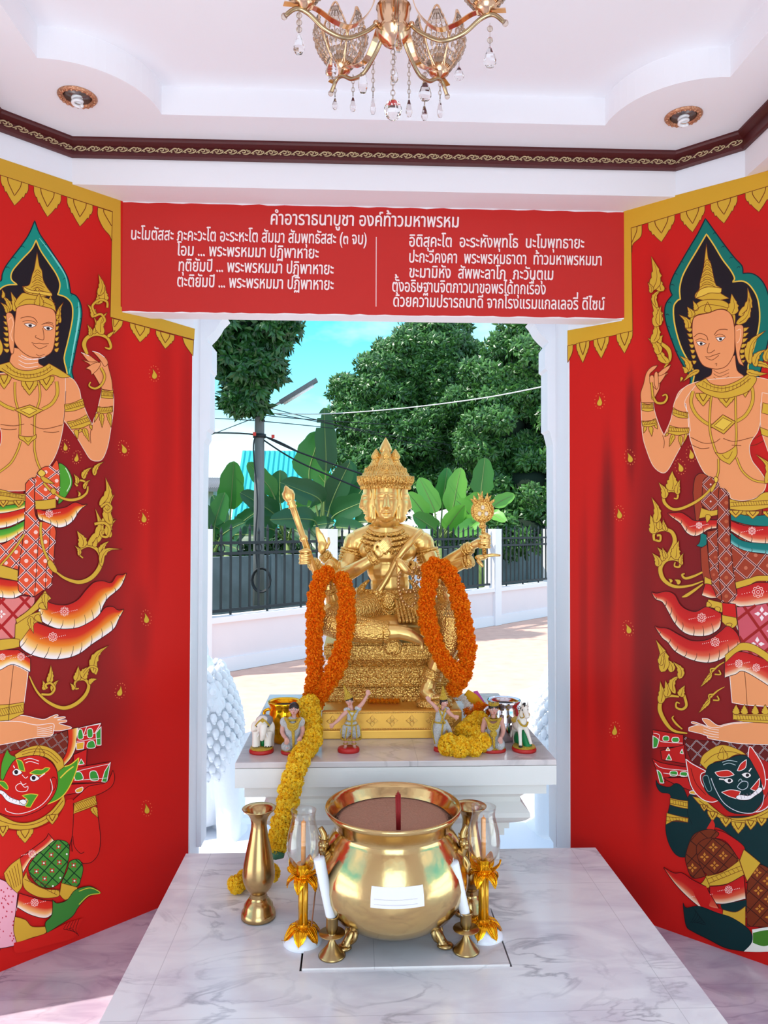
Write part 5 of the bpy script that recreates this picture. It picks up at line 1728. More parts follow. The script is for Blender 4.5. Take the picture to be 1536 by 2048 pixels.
p.fill(E("1040,1170! 1090,1140! 1110,1350 1125,1400! 1060,1390"), BRN, DARK, 1.2)
p.fill(E("1070,1375! 1120,1400! 1120,1440 1070,1430!"), GOLD)
p.grad(E("1075,1430 1120,1440 1150,1500"), E("1050,1515 1110,1535 1160,1535"), SCARF_R)
pn = E("1178,725! 1225,735 1248,790 1250,900 1262,1130 1285,1350 1310,1500! 1290,1545 1240,1572 1200,1562! 1180,1400 1172,1200 1168,900")
p.fill(pn, BRN, DARK, 1.4); p.lattice(pn, 25, 48, -48, BRL, (228, 186, 176), 2.0, ((190, 95, 60), 4))
p.cord(E("1155,670 1150,690 1080,770 1000,830 900,875 830,878 775,830 775,770 820,745 870,760 870,800 845,800"), 5, taper=[3, 4, 4, 5, 5, 5, 6, 5, 4, 4, 3, 2])
p.fill(E("1140,655 1155,640 1172,660 1155,690"), GOLD2); p.fill(E("1145,685! 1160,690 1135,745 1115,755! 1120,720"), GOLD)
for b, t, w, bd in (((780, 800), (738, 680), 60, .2), ((830, 745), (835, 598), 100, .05), ((870, 770), (890, 660), 50, -.1), ((1530, 690), (1470, 470), 70, .4)):
    p.flame((1120+b[0]/3.692, 780+b[1]/3.692), (1120+t[0]/3.692, 780+t[1]/3.692), w/3.692, bd)
pk = E("1305,1600! 1440,1590 1700,1540! 1700,1990! 1400,1990 1330,1860!")
p.fill(pk, (206, 84, 96), DARK, 1.3); p.lattice(pk, 42, 55, -38, (160, 26, 24), (160, 26, 24), 2.6, ((250, 226, 226), 15, '+'))
p.fill(E("1200,1570! 1300,1580! 1310,1700! 1205,1690!"), (206, 24, 18), DARK, 1.2)
p.fill(E("1100,1545! 1200,1570! 1200,1640 1140,1610 1080,1600!"), GOLD); p.fill(E("1200,1660! 1305,1680! 1310,1730 1260,1760 1200,1710!"), GOLD)
for b, t in (((1170, 1600), (1160, 1660)), ((1250, 1720), (1255, 1765)), ((1110, 1570), (1082, 1605))):
    p.flame((1120+b[0]/3.692, 780+b[1]/3.692), (1120+t[0]/3.692, 780+t[1]/3.692), 13, 0)
p.grad(E("1195,1650 1140,1620 1080,1600 1010,1635 940,1620 890,1580 850,1510 790,1485 720,1500 680,1490"), E("1195,1690 1180,1760 1100,1810 1000,1815 920,1790 850,1720 800,1630 760,1565 710,1545 682,1496"), SCARF_R, frills=9); p.flower(1120+1050/3.692, 780+1680/3.692, 7)
p.grad(E("1330,1830 1300,1780 1240,1740 1190,1780 1100,1840 980,1850 890,1810 800,1760 740,1755 705,1742"), E("1340,1880")+F("1080,25 1010,95 910,135 800,120 700,70 650,10")+E("760,1830 705,1748"), SCARF_R, frills=9); p.flower(1120+1150/3.692, 780+1860/3.692, 7)
# knee cloth, legs and feet
p.fill(F("1025,200! 1115,180 1300,240! 1300,400! 1130,390 1040,375!"), SKIN, WHITE, 1.2); p.stroke(F("1115,190 1125,300 1135,480"), LINE, 1.2)
p.grad(F("995,120 1060,75 1130,75 1300,140"), F("995,225 1060,205 1120,190 1300,300"), SCARF_R); p.flower(1120+1080/3.01, 1280+140/3.01, 6); p.flower(1120+1185/3.01, 1280+165/3.01, 6)
p.fill(F("998,90! 1060,40 1100,15 1180,30 1300,110! 1300,165! 1200,90 1130,62 1070,72 1000,135!"), GOLD)
p.fill(F("860,470! 900,475 955,512 1020,500 1130,485! 1130,510 960,545! 920,540 870,490"), SKIN, WHITE, 1.1)
p.fill(F("780,525! 830,510 870,515! 800,500 810,490 900,520 950,525 1060,500 1300,490! 1300,628! 1100,622 980,605 900,590 880,570 780,545!"), SKIN, WHITE, 1.2)
for k in range(4):
    p.stroke(F(f"{868},{515+k*18} 910,{532+k*15} {960},{540+k*15}"), WHITE, 1.0)
p.fill(F("1045,440! 1130,445 1300,440! 1300,500! 1140,492 1045,478!"), GOLD); p.ticks(F("1050,462")[0], F("1290,470")[0], 14, 9)
for cx in (1065, 1115, 1180, 1240):
    p.flame((1120+cx/3.01, 1280+445/3.01), (1120+cx/3.01, 1280+385/3.01), 16, 0)
p.build('deity_garments', mur, 1456)

p = Paint('R', 0.0042)
p.cord(D("775,1570 815,1510 805,1440 745,1390"), 6, taper=[2, 5, 8, 6])
for b, t, w, bd in (((800, 1540), (740, 1380), 70, -.3), ((740, 1470), (660, 1350), 70, .2), ((735, 1390), (765, 1330), 50, -.2), ((690, 1390), (700, 1200), 70, .25), ((720, 1270), (685, 1060), 90, .2), ((740, 1260), (750, 1110), 50, -.1), ((720, 1130), (770, 980), 50, -.5), ((755, 1010), (738, 870), 76, -.2), ((690, 1000), (690, 750), 90, .2), ((680, 1020), (655, 940), 40, .2)):
    p.flame((1120+b[0]/3.692, 310+b[1]/3.692), (1120+t[0]/3.692, 310+t[1]/3.692), w/3.692, bd)
p.build('flame_scroll', mur, 1456); p = Paint('R', 0.0042)
p.cord(D("680,1680 690,1800")+E("690,50 720,95 770,95 795,60 785,35 760,45"), 3.5, taper=[3, 4, 4, 4, 3, 2])
p.build('flame_scroll', mur, 1456); p = Paint('R', 0.0042)
p.cord(E("1060,1410 960,1445 850,1450 770,1400 745,1320 780,1260 840,1245 890,1265 885,1305 850,1300 855,1270"), 6, taper=[2, 4, 6, 8, 8, 7, 6, 4, 3, 2])
p.cord(E("1055,1345 990,1375 930,1390 905,1365 925,1355"), 4, taper=[3, 5, 4, 2]); p.cord(E("1060,1430 1000,1475 940,1515 905,1528"), 5, taper=[2, 5, 6, 1])
p.cord(E("690,1100 740,1115 745,1075 720,1075"), 4); p.cord(E("790,1250 850,1130 830,1050 760,1030 700,1060 700,1110"), 7, taper=[8, 8, 7, 6, 5, 4])
for b, t, w, bd in (((735, 1300), (690, 1200), 60, .2), ((770, 1260), (725, 1155), 50, .2), ((790, 1240), (760, 1160), 40, 0), ((860, 1250), (880, 1110), 80, -.1), ((900, 1290), (915, 1200), 40, -.2), ((700, 1060), (675, 920), 80, .1), ((740, 1030), (735, 940), 50, 0), ((790, 1040), (765, 950), 40, -.1), ((715, 980), (690, 790), 66, .2), ((830, 1420), (805, 1390), 30, .2), ((890, 1430), (850, 1395), 40, .2)):
    p.flame((1120+b[0]/3.692, 780+b[1]/3.692), (1120+t[0]/3.692, 780+t[1]/3.692), w/3.692, bd)
p.build('flame_scroll', mur, 1456); p = Paint('R', 0.0042)
p.cord(F("770,560 690,545 640,495 605,420 615,360 660,335 720,340"), 6, taper=[2, 5, 7, 8, 7, 5, 3]); p.cord(F("750,330 765,390 740,415 705,405 705,375 725,380"), 4, taper=[5, 5, 4, 3, 2])
p.cord(F("740,535 705,505 680,470 690,455"), 3, taper=[2, 4, 3, 1])
for b, t, w, bd in (((610, 380), (610, 245), 50, .1), ((650, 340), (640, 240), 50, .1), ((730, 340), (755, 270), 50, -.1), ((690, 320), (740, 200), 50, -.5), ((730, 230), (690, 125), 50, .3), ((680, 190), (640, 105), 50, .2), ((625, 190), (590, -5), 70, .2), ((610, 150), (640, 60), 40, -.2)):
    p.flame((1120+b[0]/3.01, 1280+b[1]/3.01), (1120+t[0]/3.01, 1280+t[1]/3.01), w/3.01, bd)
p.build('flame_scroll', mur, 1456); p = Paint('R', 0.0042)
for x0, y0 in ((845, 285), (835, 440)):
    p.stroke(F(f"{x0+50},{y0-70} {x0+110},{y0-130} {x0+160},{y0-160}"), GOLD, taper=[4, 3, .6])
    p.flame((1120+(x0+70)/3.01, 1280+(y0-80)/3.01), (1120+x0/3.01, 1280+y0/3.01), 10, 0)
    p.cord(F(f"{x0+70},{y0-80} {x0+65},{y0-110} {x0+90},{y0-115}"), 2.5); p.cord(F(f"{x0+90},{y0-80} {x0+125},{y0-80} {x0+115},{y0-105}"), 2.5)
p.build('flame_scroll', mur, 1456)
for x, y, t in ((1200, 802, .1), (1260, 915, -.25), (1239, 1027, -.1), (1257, 1257, -.3), (1230, 1460, .1), (1383, 908, -.1), (1361, 934, -.3)):
    p = Paint('R', 0.0004)
    p.drop(x, y, 20, t)
    p.build('paisley_drop', mur)


p = Paint('R', 0.0014)
DG = (10, 46, 48)
disc = F("745,570! 800,600 960,610 1300,625! 1300,760! 1180,700 1000,680 860,760! 790,720")
p.fill(disc, (100, 24, 20), DARK, 1.2); p.lattice(disc, 19, 40, -50, BLACK, (220, 190, 190), 1.1)
for q in ("560,540! 745,570! 745,640! 560,650!", "608,665! 750,630! 760,745! 615,720!", "556,712! 620,740 770,765! 770,820! 660,825 625,868! 590,800", "620,830! 770,825! 800,910! 700,870"):
    p.fill(F(q), (196, 30, 28), DARK, 1.4)
for q, c in (("562,575! 595,600 585,645! 562,650!", GT), ("625,580 655,580 655,605 625,605", GT), ("680,588 715,588 715,612 680,612", GT), ("640,720! 658,685! 675,722!", GT), ("725,680! 738,655! 745,685!", GT), ("585,780! 610,800 628,860! 605,860!", GT), ("668,790 705,790 705,815 668,815", GT), ("730,795 765,795 765,818 730,818", GT), ("640,665! 652,645! 664,665!", (230, 170, 50)), ("785,910 830,905 825,925 790,925", (230, 170, 50))):
    p.fill(F(q), c, WHITE, 1.4)
for t in ("565,560 600,570 610,610 740,620", "575,740 620,770 770,785", "625,800 770,820"):
    p.stroke(F(t), WHITE, 1.1)
p.fill(F("580,840! 600,870 660,885 700,862 740,885 770,950! 800,930 900,1000 960,1060 1300,1050! 1300,1500! 1200,1380 1080,1220 960,1130 900,1140 830,1180 800,1280 740,1306 690,1280 650,1200 640,1100 670,940 610,915 585,880"), DG, (6, 26, 30), 1.2)
p.stroke(F("775,950 770,1040 800,1110"), (4, 22, 26), 1.2)
for q in ("665,950! 720,962 772,968! 772,1015! 715,1005 665,990!", "645,1040! 720,1060 775,1070! 772,1098! 700,1085 640,1110!"):
    pp = F(q); p.fill(pp, GOLD); p.ticks(((pp[0][0]+pp[5][0])/2, (pp[0][1]+pp[5][1])/2), ((pp[2][0]+pp[3][0])/2, (pp[2][1]+pp[3][1])/2), 7, 8)
# collar and face
p.fill(F("800,940! 870,960 930,1010 1000,1060 1080,1070 1180,1050 1300,990! 1300,1040! 1220,1085 1090,1105 980,1080 890,1020 840,985"), GOLD)
for cx, cy, w, h in ((920, 1030, 60, 60), (1000, 1070, 66, 56), (1075, 1095, 80, 70), (1150, 1085, 66, 56), (1215, 1070, 60, 50), (870, 990, 44, 40)):
    p.pendant(1120+cx/3.01, 1280+cy/3.01, w/3.01, h/3.01, .1)
p.stroke(F("840,965 950,1040 1075,1085 1200,1060 1290,1010"), LINE, 1.2)
p.fill(F("760,715! 800,745 885,790! 850,810 860,870 920,930 980,950! 920,975 850,950 790,870"), (206, 40, 30), WHITE, 1.6)
p.stroke(F("790,770 820,860 880,930"), (90, 10, 14), 1.2)
p.fill(F("1135,700! 1145,640 1180,680 1225,760 1240,850 1230,900! 1200,830 1170,780"), (206, 40, 30), WHITE, 1.6)
p.fill(F("845,740! 865,690 940,640 1000,632 1080,660 1125,690! 1060,690 1000,720 930,735 890,785!"), GOLD)
p.flame((1120+985/3.01, 1280+720/3.01), (1120+980/3.01, 1280+640/3.01), 22, 0); p.stroke(F("870,740 930,690 1020,670 1100,690"), LINE, 1.1)
p.fill(F("880,800 905,750 1000,722 1070,695 1130,700 1170,760 1210,840 1220,900 1225,960 1170,1030 1100,1045 1020,1030 950,960 900,930 870,880"), DG, (6, 26, 30), 1.3)
p.fill(F("862,830 890,815 905,860 915,900 890,905"), DG, (150, 180, 180), 1)
p.stroke(F("912,830 940,900 990,980 1070,1030 1160,1040 1215,1000 1232,930"), (225, 220, 225), 1.3)
for t in ("985,750 1020,740 1060,752", "980,735 1020,724 1070,732", "1075,850 1090,835 1100,850"):
    p.stroke(F(t), (190, 205, 205), 1.2)
p.fill(F("935,795! 980,785 1020,785 1052,810! 1010,822 960,820"), (206, 40, 30), WHITE, 1.3)
p.fill(F("1070,785! 1090,745 1125,718! 1120,765 1090,785"), (206, 40, 30), WHITE, 1.3)
for ex, ey in ((1022, 845), (1130, 812)):
    p.fill(F(f"{ex-36},{ey-6}! {ex-8},{ey-16} {ex+16},{ey-10} {ex+22},{ey+6} {ex},{ey+18} {ex-22},{ey+10}"), (250, 240, 236), BLACK, 1)
    p.fill(F(f"{ex-8},{ey-6} {ex+4},{ey-10} {ex+12},{ey} {ex+4},{ey+10} {ex-8},{ey+7}"), BLACK, None)
p.stroke(F("960,835 990,838"), WHITE, 2.4); p.stroke(F("1140,790 1155,770"), WHITE, 2.2)
p.fill(F("1072,880 1100,850 1132,855 1130,885 1105,900 1085,895"), DG, (210, 215, 220), 1.3)
p.fill(F("975,915! 1030,900 1090,910! 1070,955! 1020,940"), (206, 40, 30), WHITE, 1.3)
p.fill(F("1150,895! 1180,860 1205,830! 1200,880 1180,905"), (206, 40, 30), WHITE, 1.3)
p.fill(F("1062,945 1085,930 1140,935 1180,905 1200,885 1222,895 1210,915 1180,935 1140,960 1080,960"), (250, 240, 240), DARK, 1)
for k in range(6):
    p.stroke(F(f"{1090+k*19},{932-k*5} {1096+k*19},{956-k*6}"), (140, 120, 130), .8)
# legs
bk = (("800,1180 860,1145 920,1140 960,1165 920,1200 850,1215 830,1300 880,1420! 800,1430 765,1350 760,1290"), ("830,1230 900,1190 1000,1220 1075,1310! 1040,1360 900,1420! 860,1380 830,1300"), ("1135,1450! 1200,1350 1300,1400! 1300,1730! 1220,1725 1130,1720! 1125,1560"))
p.fill(F("930,1140! 1000,1160 1110,1240 1100,1300 1080,1320! 1000,1210 910,1190! 900,1150"), (200, 24, 20), DARK, 1.2)
p.fill(F("885,1135! 920,1075! 935,1110 930,1140!"), (206, 40, 30), None)
for g in bk:
    gp = F(g)
    p.fill(gp, (120, 48, 22), DARK, 1.3); p.lattice(gp, 26, 40, -48, (40, 16, 12), (100, 40, 20), .9, ((206, 130, 46), 9.5, '+'))
p.fill(F("800,1450! 850,1465 890,1410! 905,1478 880,1490 820,1470"), GOLD); p.fill(F("880,1420! 980,1395 1082,1325! 1112,1410! 1010,1465 905,1478!"), GOLD)
p.fill(F("1085,1325! 1110,1258! 1150,1290 1210,1340! 1130,1450! 1110,1400"), GOLD)
p.ticks(F("895,1450")[0], F("1095,1370")[0], 8, 9)
p.grad(F("905,1480 1000,1470 1110,1412"), F("905,1580 1000,1585 1122,1555"), SCARF_R); p.flower(1120+1018/3.01, 1280+1500/3.01, 6)
p.grad(F("880,1480 800,1440 740,1400 690,1400 628,1366"), F("985,1655 900,1640 800,1570 700,1470 628,1370"), SCARF_R); p.flower(1120+855/3.01, 1280+1535/3.01, 6)
p.fill(F("885,1480! 910,1560 905,1600 980,1620 985,1655! 900,1645 850,1600 800,1500!"), (200, 26, 22), None)
p.fill(F("970,1590! 1060,1575 1125,1560! 1122,1620 1060,1640 985,1620"), DG, None)
p.fill(F("985,1620! 1060,1635 1120,1600! 1120,1720! 1050,1690 980,1660!"), GOLD)
p.fill(F("745,1580! 765,1610 840,1600 950,1640 1040,1670 1140,1740 1160,1810 1110,1870! 1000,1850 900,1800 800,1750 765,1720 750,1640"), DG, (6, 26, 30), 1.3)
p.fill(F("1160,1740! 1220,1730 1300,1720! 1300,1870! 1200,1875 1110,1872! 1160,1815"), (240, 240, 226), None)
p.fill(F("1165,1760! 1230,1745 1300,1740! 1300,1820! 1230,1840 1165,1820!"), (70, 130, 40), None)
for k in range(6):
    p.stroke(F(f"{800+k*8},{1600+k*12} {820+k*12},{1640+k*14} {790+k*10},{1700}"), (4, 22, 26), 1)
p.build('demon_figure', mur, 1456)
# ------------------------------------------------------------------ the red panel with the prayer over the doorway
M_signred = mat('sign_red_paint', (196, 30, 22), 0.45, var=0.15, vscale=5, rgb2=(170, 22, 16))
M_letter = mat('white_lettering', (250, 228, 226), 0.5)
x0, x1 = wlx(YH)+0.0005, wrx(YH)-0.0005
mb = MB()
nx = 60
random.seed(11)
top = [ZT-0.004+0.003*math.sin(i*1.7)*random.random() for i in range(nx+1)]
bot = [ZB+0.002+0.004*random.random() for i in range(nx+1)]
vs = []
for i in range(nx+1):
    x = x0+(x1-x0)*i/nx
    vs += [(x, YH-0.0015, bot[i]), (x, YH-0.0015, top[i]), (x, YH, bot[i]), (x, YH, top[i])]
fs = []
for i in range(nx):
    a, b = i*4, i*4+4
    fs += [(a, b, b+1, a+1), (a+1, b+1, b+3, a+3), (a, a+2, b+2, b)]
mb.add(vs, fs, True)
sign = mb.build('prayer_panel', M_signred, smooth=False)
tag(sign, 'long red panel over the doorway lettered with a white prayer', 'sign')
LINES = [("คำอาราธนาบูชา องค์ท้าวมหาพรหม", 541, 917, 449, 455, 1.12),
         ("นะโมตัสสะ ภะคะวะโต อะระหะโต สัมมา สัมพุทธัสสะ (๓ จบ)", 262, 733, 479, 489, 1.0),
         ("โอม ... พระพรหมมา ปฏิพาหายะ", 353, 637, 511, 517, 1.0),
         ("ทุติยัมปิ ... พระพรหมมา ปฏิพาหายะ", 357, 667, 542, 549, 1.0),
         ("ตะติยัมปิ ... พระพรหมมา ปฏิพาหายะ", 354, 667, 573, 580, 1.0),
         ("อิติสุคะโต  อะระหังพุทโธ  นะโมพุทธายะ", 818, 1168, 493, 497, 1.0),
         ("ปะกะวีคงคา  พระพรหมธาดา  ท้าวมหาพรหมมา", 818, 1203, 525, 531, 1.0),
         ("ขะมามิหัง  สัพพะลาโภ  ภะวันตุเม", 818, 1106, 555, 560, 1.0),
         ("ตั้งอธิษฐานจิตภาวนาขอพรได้ทุกเรื่อง", 784, 1091, 583, 589, 1.0),
         ("ด้วยความปรารถนาดี จากโรงแรมแกลเลอรี่ ดีไซน์", 786, 1209, 613, 620, 1.0)]
_cu = bpy.data.curves.new('glyphs', 'FONT')
_cu.resolution_u = 3
_to = bpy.data.objects.new('glyphs', _cu)
COL.objects.link(_to)
_cu.fill_mode = 'NONE'
def glyph(txt):
    """Outline loops of a text as a wire mesh."""
    _cu.body = txt
    bpy.context.view_layer.update()
    return bpy.data.meshes.new_from_object(_to.evaluated_get(bpy.context.evaluated_depsgraph_get()))
def loops_of(me):
    nb = {}
    for e in me.edges:
        a, b = e.vertices
        nb.setdefault(a, []).append(b); nb.setdefault(b, []).append(a)
    seen, out = set(), []
    for s0 in nb:
        if s0 in seen: continue
        L, cur, prev = [], s0, None
        while cur is not None and cur not in seen:
            seen.add(cur); L.append(me.vertices[cur].co[:2])
            nx_ = [q for q in nb[cur] if q != prev and q not in seen]
            prev, cur = cur, (nx_[0] if nx_ else None)
        if len(L) > 2: out.append(L)
    return out
def area2(L): return sum(a[0]*b[1]-b[0]*a[1] for a, b in zip(L, L[1:]+L[:1]))/2
def inside(p, L):
    c = False
    for q, r in zip(L, L[1:]+L[:1]):
        if (q[1] > p[1]) != (r[1] > p[1]) and p[0] < q[0]+(r[0]-q[0])*(p[1]-q[1])/(r[1]-q[1]): c = not c
    return c
def filled(me, w=.020):
    """Filled strokes: each outer loop with its holes, plus a pen-wide edge."""
    loops = loops_of(me)
    big = max(loops, key=lambda L: abs(area2(L)))
    sg = 1 if area2(big) > 0 else -1
    outer = [L for L in loops if area2(L)*sg > 0]; holes = [L for L in loops if area2(L)*sg < 0]
    V_, F_ = [], []
    lay = 0
    for L in outer:
        lay += 1
        group = [L]+[h for h in holes if inside(h[0], L)]
        o = len(V_)
        pts = [Vector((p[0], p[1], 0)) for g_ in group for p in g_]
        V_ += [(p.x, p.y, lay) for p in pts]
        F_ += [tuple(o+k for k in t) for t in tessellate_polygon([[Vector((p[0], p[1], 0)) for p in g_] for g_ in group])]
    nib = (.036, -.022)                       # a broad pen held at an angle
    for L in loops:
        n = len(L)
        for k in range(n):
            a, b = L[k], L[(k+1) % n]
            dx, dy = b[0]-a[0], b[1]-a[1]; l = math.hypot(dx, dy) or 1
            o = len(V_); h = lay+1+.35*(k % 7)
            for sg_, (px, py) in ((-.5, a), (-.5, b), (.5, b), (.5, a)):
                V_.append((px+nib[0]*sg_, py+nib[1]*sg_, h))
            F_.append((o, o+1, o+2, o+3))
        lay += 3
    return V_, F_
def right_edge(txt):
    me = glyph(txt); r = max(v.co.x for v in me.vertices); bpy.data.meshes.remove(me); return r
_bar = right_edge('l')
UPPER = set('\u0e31\u0e34\u0e35\u0e36\u0e37\u0e4d'); TONE = set('\u0e48\u0e49\u0e4a\u0e4b\u0e4c')
for txt, xa, xb, ya, yb, hs in LINES:
    glyphs, word, total = [], 0, None
    for i, chx in enumerate(txt):
        if chx == ' ':
            word += 1
            continue
        x = right_edge(txt[:i]+'l')-_bar if i else 0.0
        up = .17 if chx in TONE and i and (txt[i-1] in UPPER) else 0.0
        me = glyph(chx)
        if len(me.edges):
            V_, F_ = filled(me)
            glyphs.append((word, [(q[0]+x, q[1]+up, q[2]) for q in V_], F_))
        bpy.data.meshes.remove(me)
    lo = min(q[0] for g_ in glyphs for q in g_[1]); hi = max(q[0] for g_ in glyphs for q in g_[1])
    a = at_y(xa, ya, YH-0.003); b = at_y(xb, yb, YH-0.003)
    for w in sorted(set(g_[0] for g_ in glyphs)):
        mb = MB()
        for k, (gw, vs_, fs_) in enumerate(glyphs):
            if gw != w: continue
            o = []
            for x, y, lay in vs_:
                x += y*.06                      # the sign writer's slight slant
                P = a+(b-a)*((x-lo)/(hi-lo))
                o.append((P.x, P.y-.0006-.00002*lay-.0003*(k % 4), P.z+y*.064*hs))
            mb.add(o, fs_, True)
        mb.build('lettering_word', M_letter, sign, smooth=False)
bpy.data.objects.remove(_to)
a, b = at_y(752.5, 474, YH-0.003), at_y(753.5, 613, YH-0.003)
mb = MB(); mb.box(a.x-0.0013, a.x+0.0013, YH-0.003, YH-0.0012, b.z, a.z)
mb.build('divider_line', M_letter, sign, smooth=False)
# ------------------------------------------------------------------ gilded four-faced statue
def gold(name, rgb, rough, orn=0.0, oscale=120, dark=None):
    M = bpy.data.materials.new(name)
    M.use_nodes = True
    N, L = M.node_tree.nodes, M.node_tree.links
    b = N['Principled BSDF']
    b.inputs['Base Color'].default_value = s2l(rgb)+(1,)
    b.inputs['Metallic'].default_value = 0.85
    b.inputs['Roughness'].default_value = rough
    tc = N.new('ShaderNodeTexCoord')
    if orn:
        v = N.new('ShaderNodeTexVoronoi')
        v.inputs['Scale'].default_value = oscale
        L.new(tc.outputs['Object'], v.inputs['Vector'])
        bp = N.new('ShaderNodeBump')
        bp.inputs['Strength'].default_value = orn
        bp.inputs['Distance'].default_value = 0.004
        bp.invert = True
        L.new(v.outputs['Distance'], bp.inputs['Height'])
        L.new(bp.outputs[0], b.inputs['Normal'])
    else:
        v = N.new('ShaderNodeTexNoise')
        v.inputs['Scale'].default_value = 90
        L.new(tc.outputs['Object'], v.inputs['Vector'])
        bp = N.new('ShaderNodeBump')
        bp.inputs['Strength'].default_value = 0.06
        bp.inputs['Distance'].default_value = 0.004
        L.new(v.outputs['Fac'], bp.inputs['Height'])
        L.new(bp.outputs[0], b.inputs['Normal'])
    return M
M_gold = gold('gilded_statue', (246, 204, 124), 0.33)
M_goldo = gold('gilded_ornament', (238, 190, 104), 0.38, 1.0, 130)
M_goldb = gold('gilded_beads', (242, 194, 108), 0.34)
M_goldp = gold('gilded_plinth', (234, 180, 86), 0.40)

SX = at_y(783, 1400, 2.97).x
st = thing('deity_statue', 'gold four-faced seated deity statue with eight arms on a tiered gold throne', 'statue', (SX, 3.05, AZ))
PZ = AZ+0.106
# plinth slab with four-petal flowers
xL, xR = at_y(641, 1472, 2.82).x, at_y(926, 1472, 2.82).x
mb = MB()
vs = []
for d, z in ((0, AZ), (0, AZ+.03), (.004, AZ+.034), (.004, AZ+.10), (.012, PZ)):
    vs += [(xL+d, 2.82+d, z), (xR-d, 2.82+d, z), (xR-d, 3.36-d, z), (xL+d, 3.36-d, z)]
fs = [(i*4+k, i*4+(k+1) % 4, i*4+4+(k+1) % 4, i*4+4+k) for i in range(4) for k in range(4)]+[(3, 2, 1, 0), (16, 17, 18, 19)]
mb.add(vs, fs, True)
pl = mb.build('plinth', M_goldp, st, smooth=False, bevel=.002)
def flower_mb(c, r):
    m_ = MB()
    for k in range(4):
        a = PI/2*k
        d = Vector((math.cos(a), 0, math.sin(a))); e = Vector((-d.z, 0, d.x))
        c_ = Vector(c)
        m_.tube([c_+d*r*.25, c_+d*r*.55+e*r*.42, c_+d*r*.8+e*r*.25, c_+d*r*1.1, c_+d*r*.8-e*r*.25, c_+d*r*.55-e*r*.42], r*.09, 5, closed=True)
    m_.ell(c, r*.18, r*.12, r*.18, 8, 6)
    return m_
for k in range(7):
    x = xL+(xR-xL)*(k+.6)/7.2
    flower_mb((x, 2.823, AZ+.066), .019).build('plinth_flower', M_goldb, pl)
mb = MB()
for z in (AZ+.036, AZ+.097):
    n = 84
    for k in range(n):
        mb.ell((xL+.008+(xR-xL-.016)*k/(n-1), 2.822, z), .0034, .003, .003, 6, 4)
mb.build('bead_rows', M_goldb, pl)

# throne tiers
def tier(mb, x0, x1, y0, y1, z0, z1, flare=0.0):
    v = [(x0, y0, z0), (x1, y0, z0), (x1, y1, z0), (x0, y1, z0), (x0-flare, y0-flare, z1), (x1+flare, y0-flare, z1), (x1+flare, y1+flare, z1), (x0-flare, y1+flare, z1)]
    mb.add(v, [(0, 3, 2, 1), (4, 5, 6, 7), (0, 1, 5, 4), (1, 2, 6, 5), (2, 3, 7, 6), (3, 0, 4, 7)], True)
T0, T1 = at_y(651, 1290, 2.95).x, at_y(924, 1290, 2.95).x
mb = MB()
tier(mb, T0+.0, T1-.0, 2.965, 3.32, PZ, PZ+.016)
tier(mb, T0+.012, T1-.012, 2.975, 3.31, PZ+.016, PZ+.05, -.022)
tier(mb, T0+.034, T1-.034, 2.997, 3.29, PZ+.05, PZ+.058, .004)
tier(mb, T0+.034, T1-.034, 2.997, 3.29, PZ+.058, PZ+.125)
tier(mb, T0+.03, T1-.03, 2.993, 3.29, PZ+.125, PZ+.133, .003)
tier(mb, T0+.03, T1-.03, 2.993, 3.29, PZ+.133, PZ+.168, .022)
tier(mb, T0, T1, 2.95, 3.33, PZ+.168, PZ+.186)
tier(mb, T0-.006, T1+.006, 2.944, 3.335, PZ+.186, PZ+.222)
tier(mb, T0+.004, T1-.004, 2.95, 3.33, PZ+.222, PZ+.232)
thr = mb.build('throne', M_goldo, st, smooth=False, bevel=.002)
mb = MB()
for z, y, ins in ((PZ+.008, 2.964, .004), (PZ+.054, 2.992, .036), (PZ+.129, 2.990, .034), (PZ+.176, 2.949, .004), (PZ+.226, 2.949, .008)):
    n = 70
    for k in range(n):
        mb.ell((T0+ins+(T1-T0-2*ins)*k/(n-1), y, z), .0034, .0032, .0034, 6, 4)
mb.build('bead_rows', M_goldb, thr)
mb = MB()
for k in range(12):   # lotus petals on the lower and upper flares
    x = T0+.04+(T1-T0-.08)*(k+.5)/12
    w = (T1-T0-.08)/24
    for z0, z1, y0, y1 in ((PZ+.018, PZ+.047, 2.973, 2.993), (PZ+.166, PZ+.138, 2.969, 2.990)):
        mb.tube(cr_path([(x-w, y0, z0), (x-w*.8, (y0+y1)/2-.002, (z0+z1)/2), (x, y1-.003, z1), (x+w*.8, (y0+y1)/2-.002, (z0+z1)/2), (x+w, y0, z0)], 3), .0026, 5)
    for j in range(3):
        mb.ell((x, 2.996, PZ+.072+j*.019), w*.8, .003, .007, 8, 6)
        mb.ell((x+w, 2.996, PZ+.081+j*.019), .003, .003, .003, 6, 4)
mb.build('carved_petals', M_goldo, thr)
mb = MB()
c = at_y(868, 1400, 2.885); c.z = PZ
mb.lathe([(.052, 0), (.058, .006), (.052, .012), (.057, .018), (.05, .026), (0, .027)], c, 28, sx=1.25, sy=.9)
fr = mb.build('footrest', M_goldo, st)

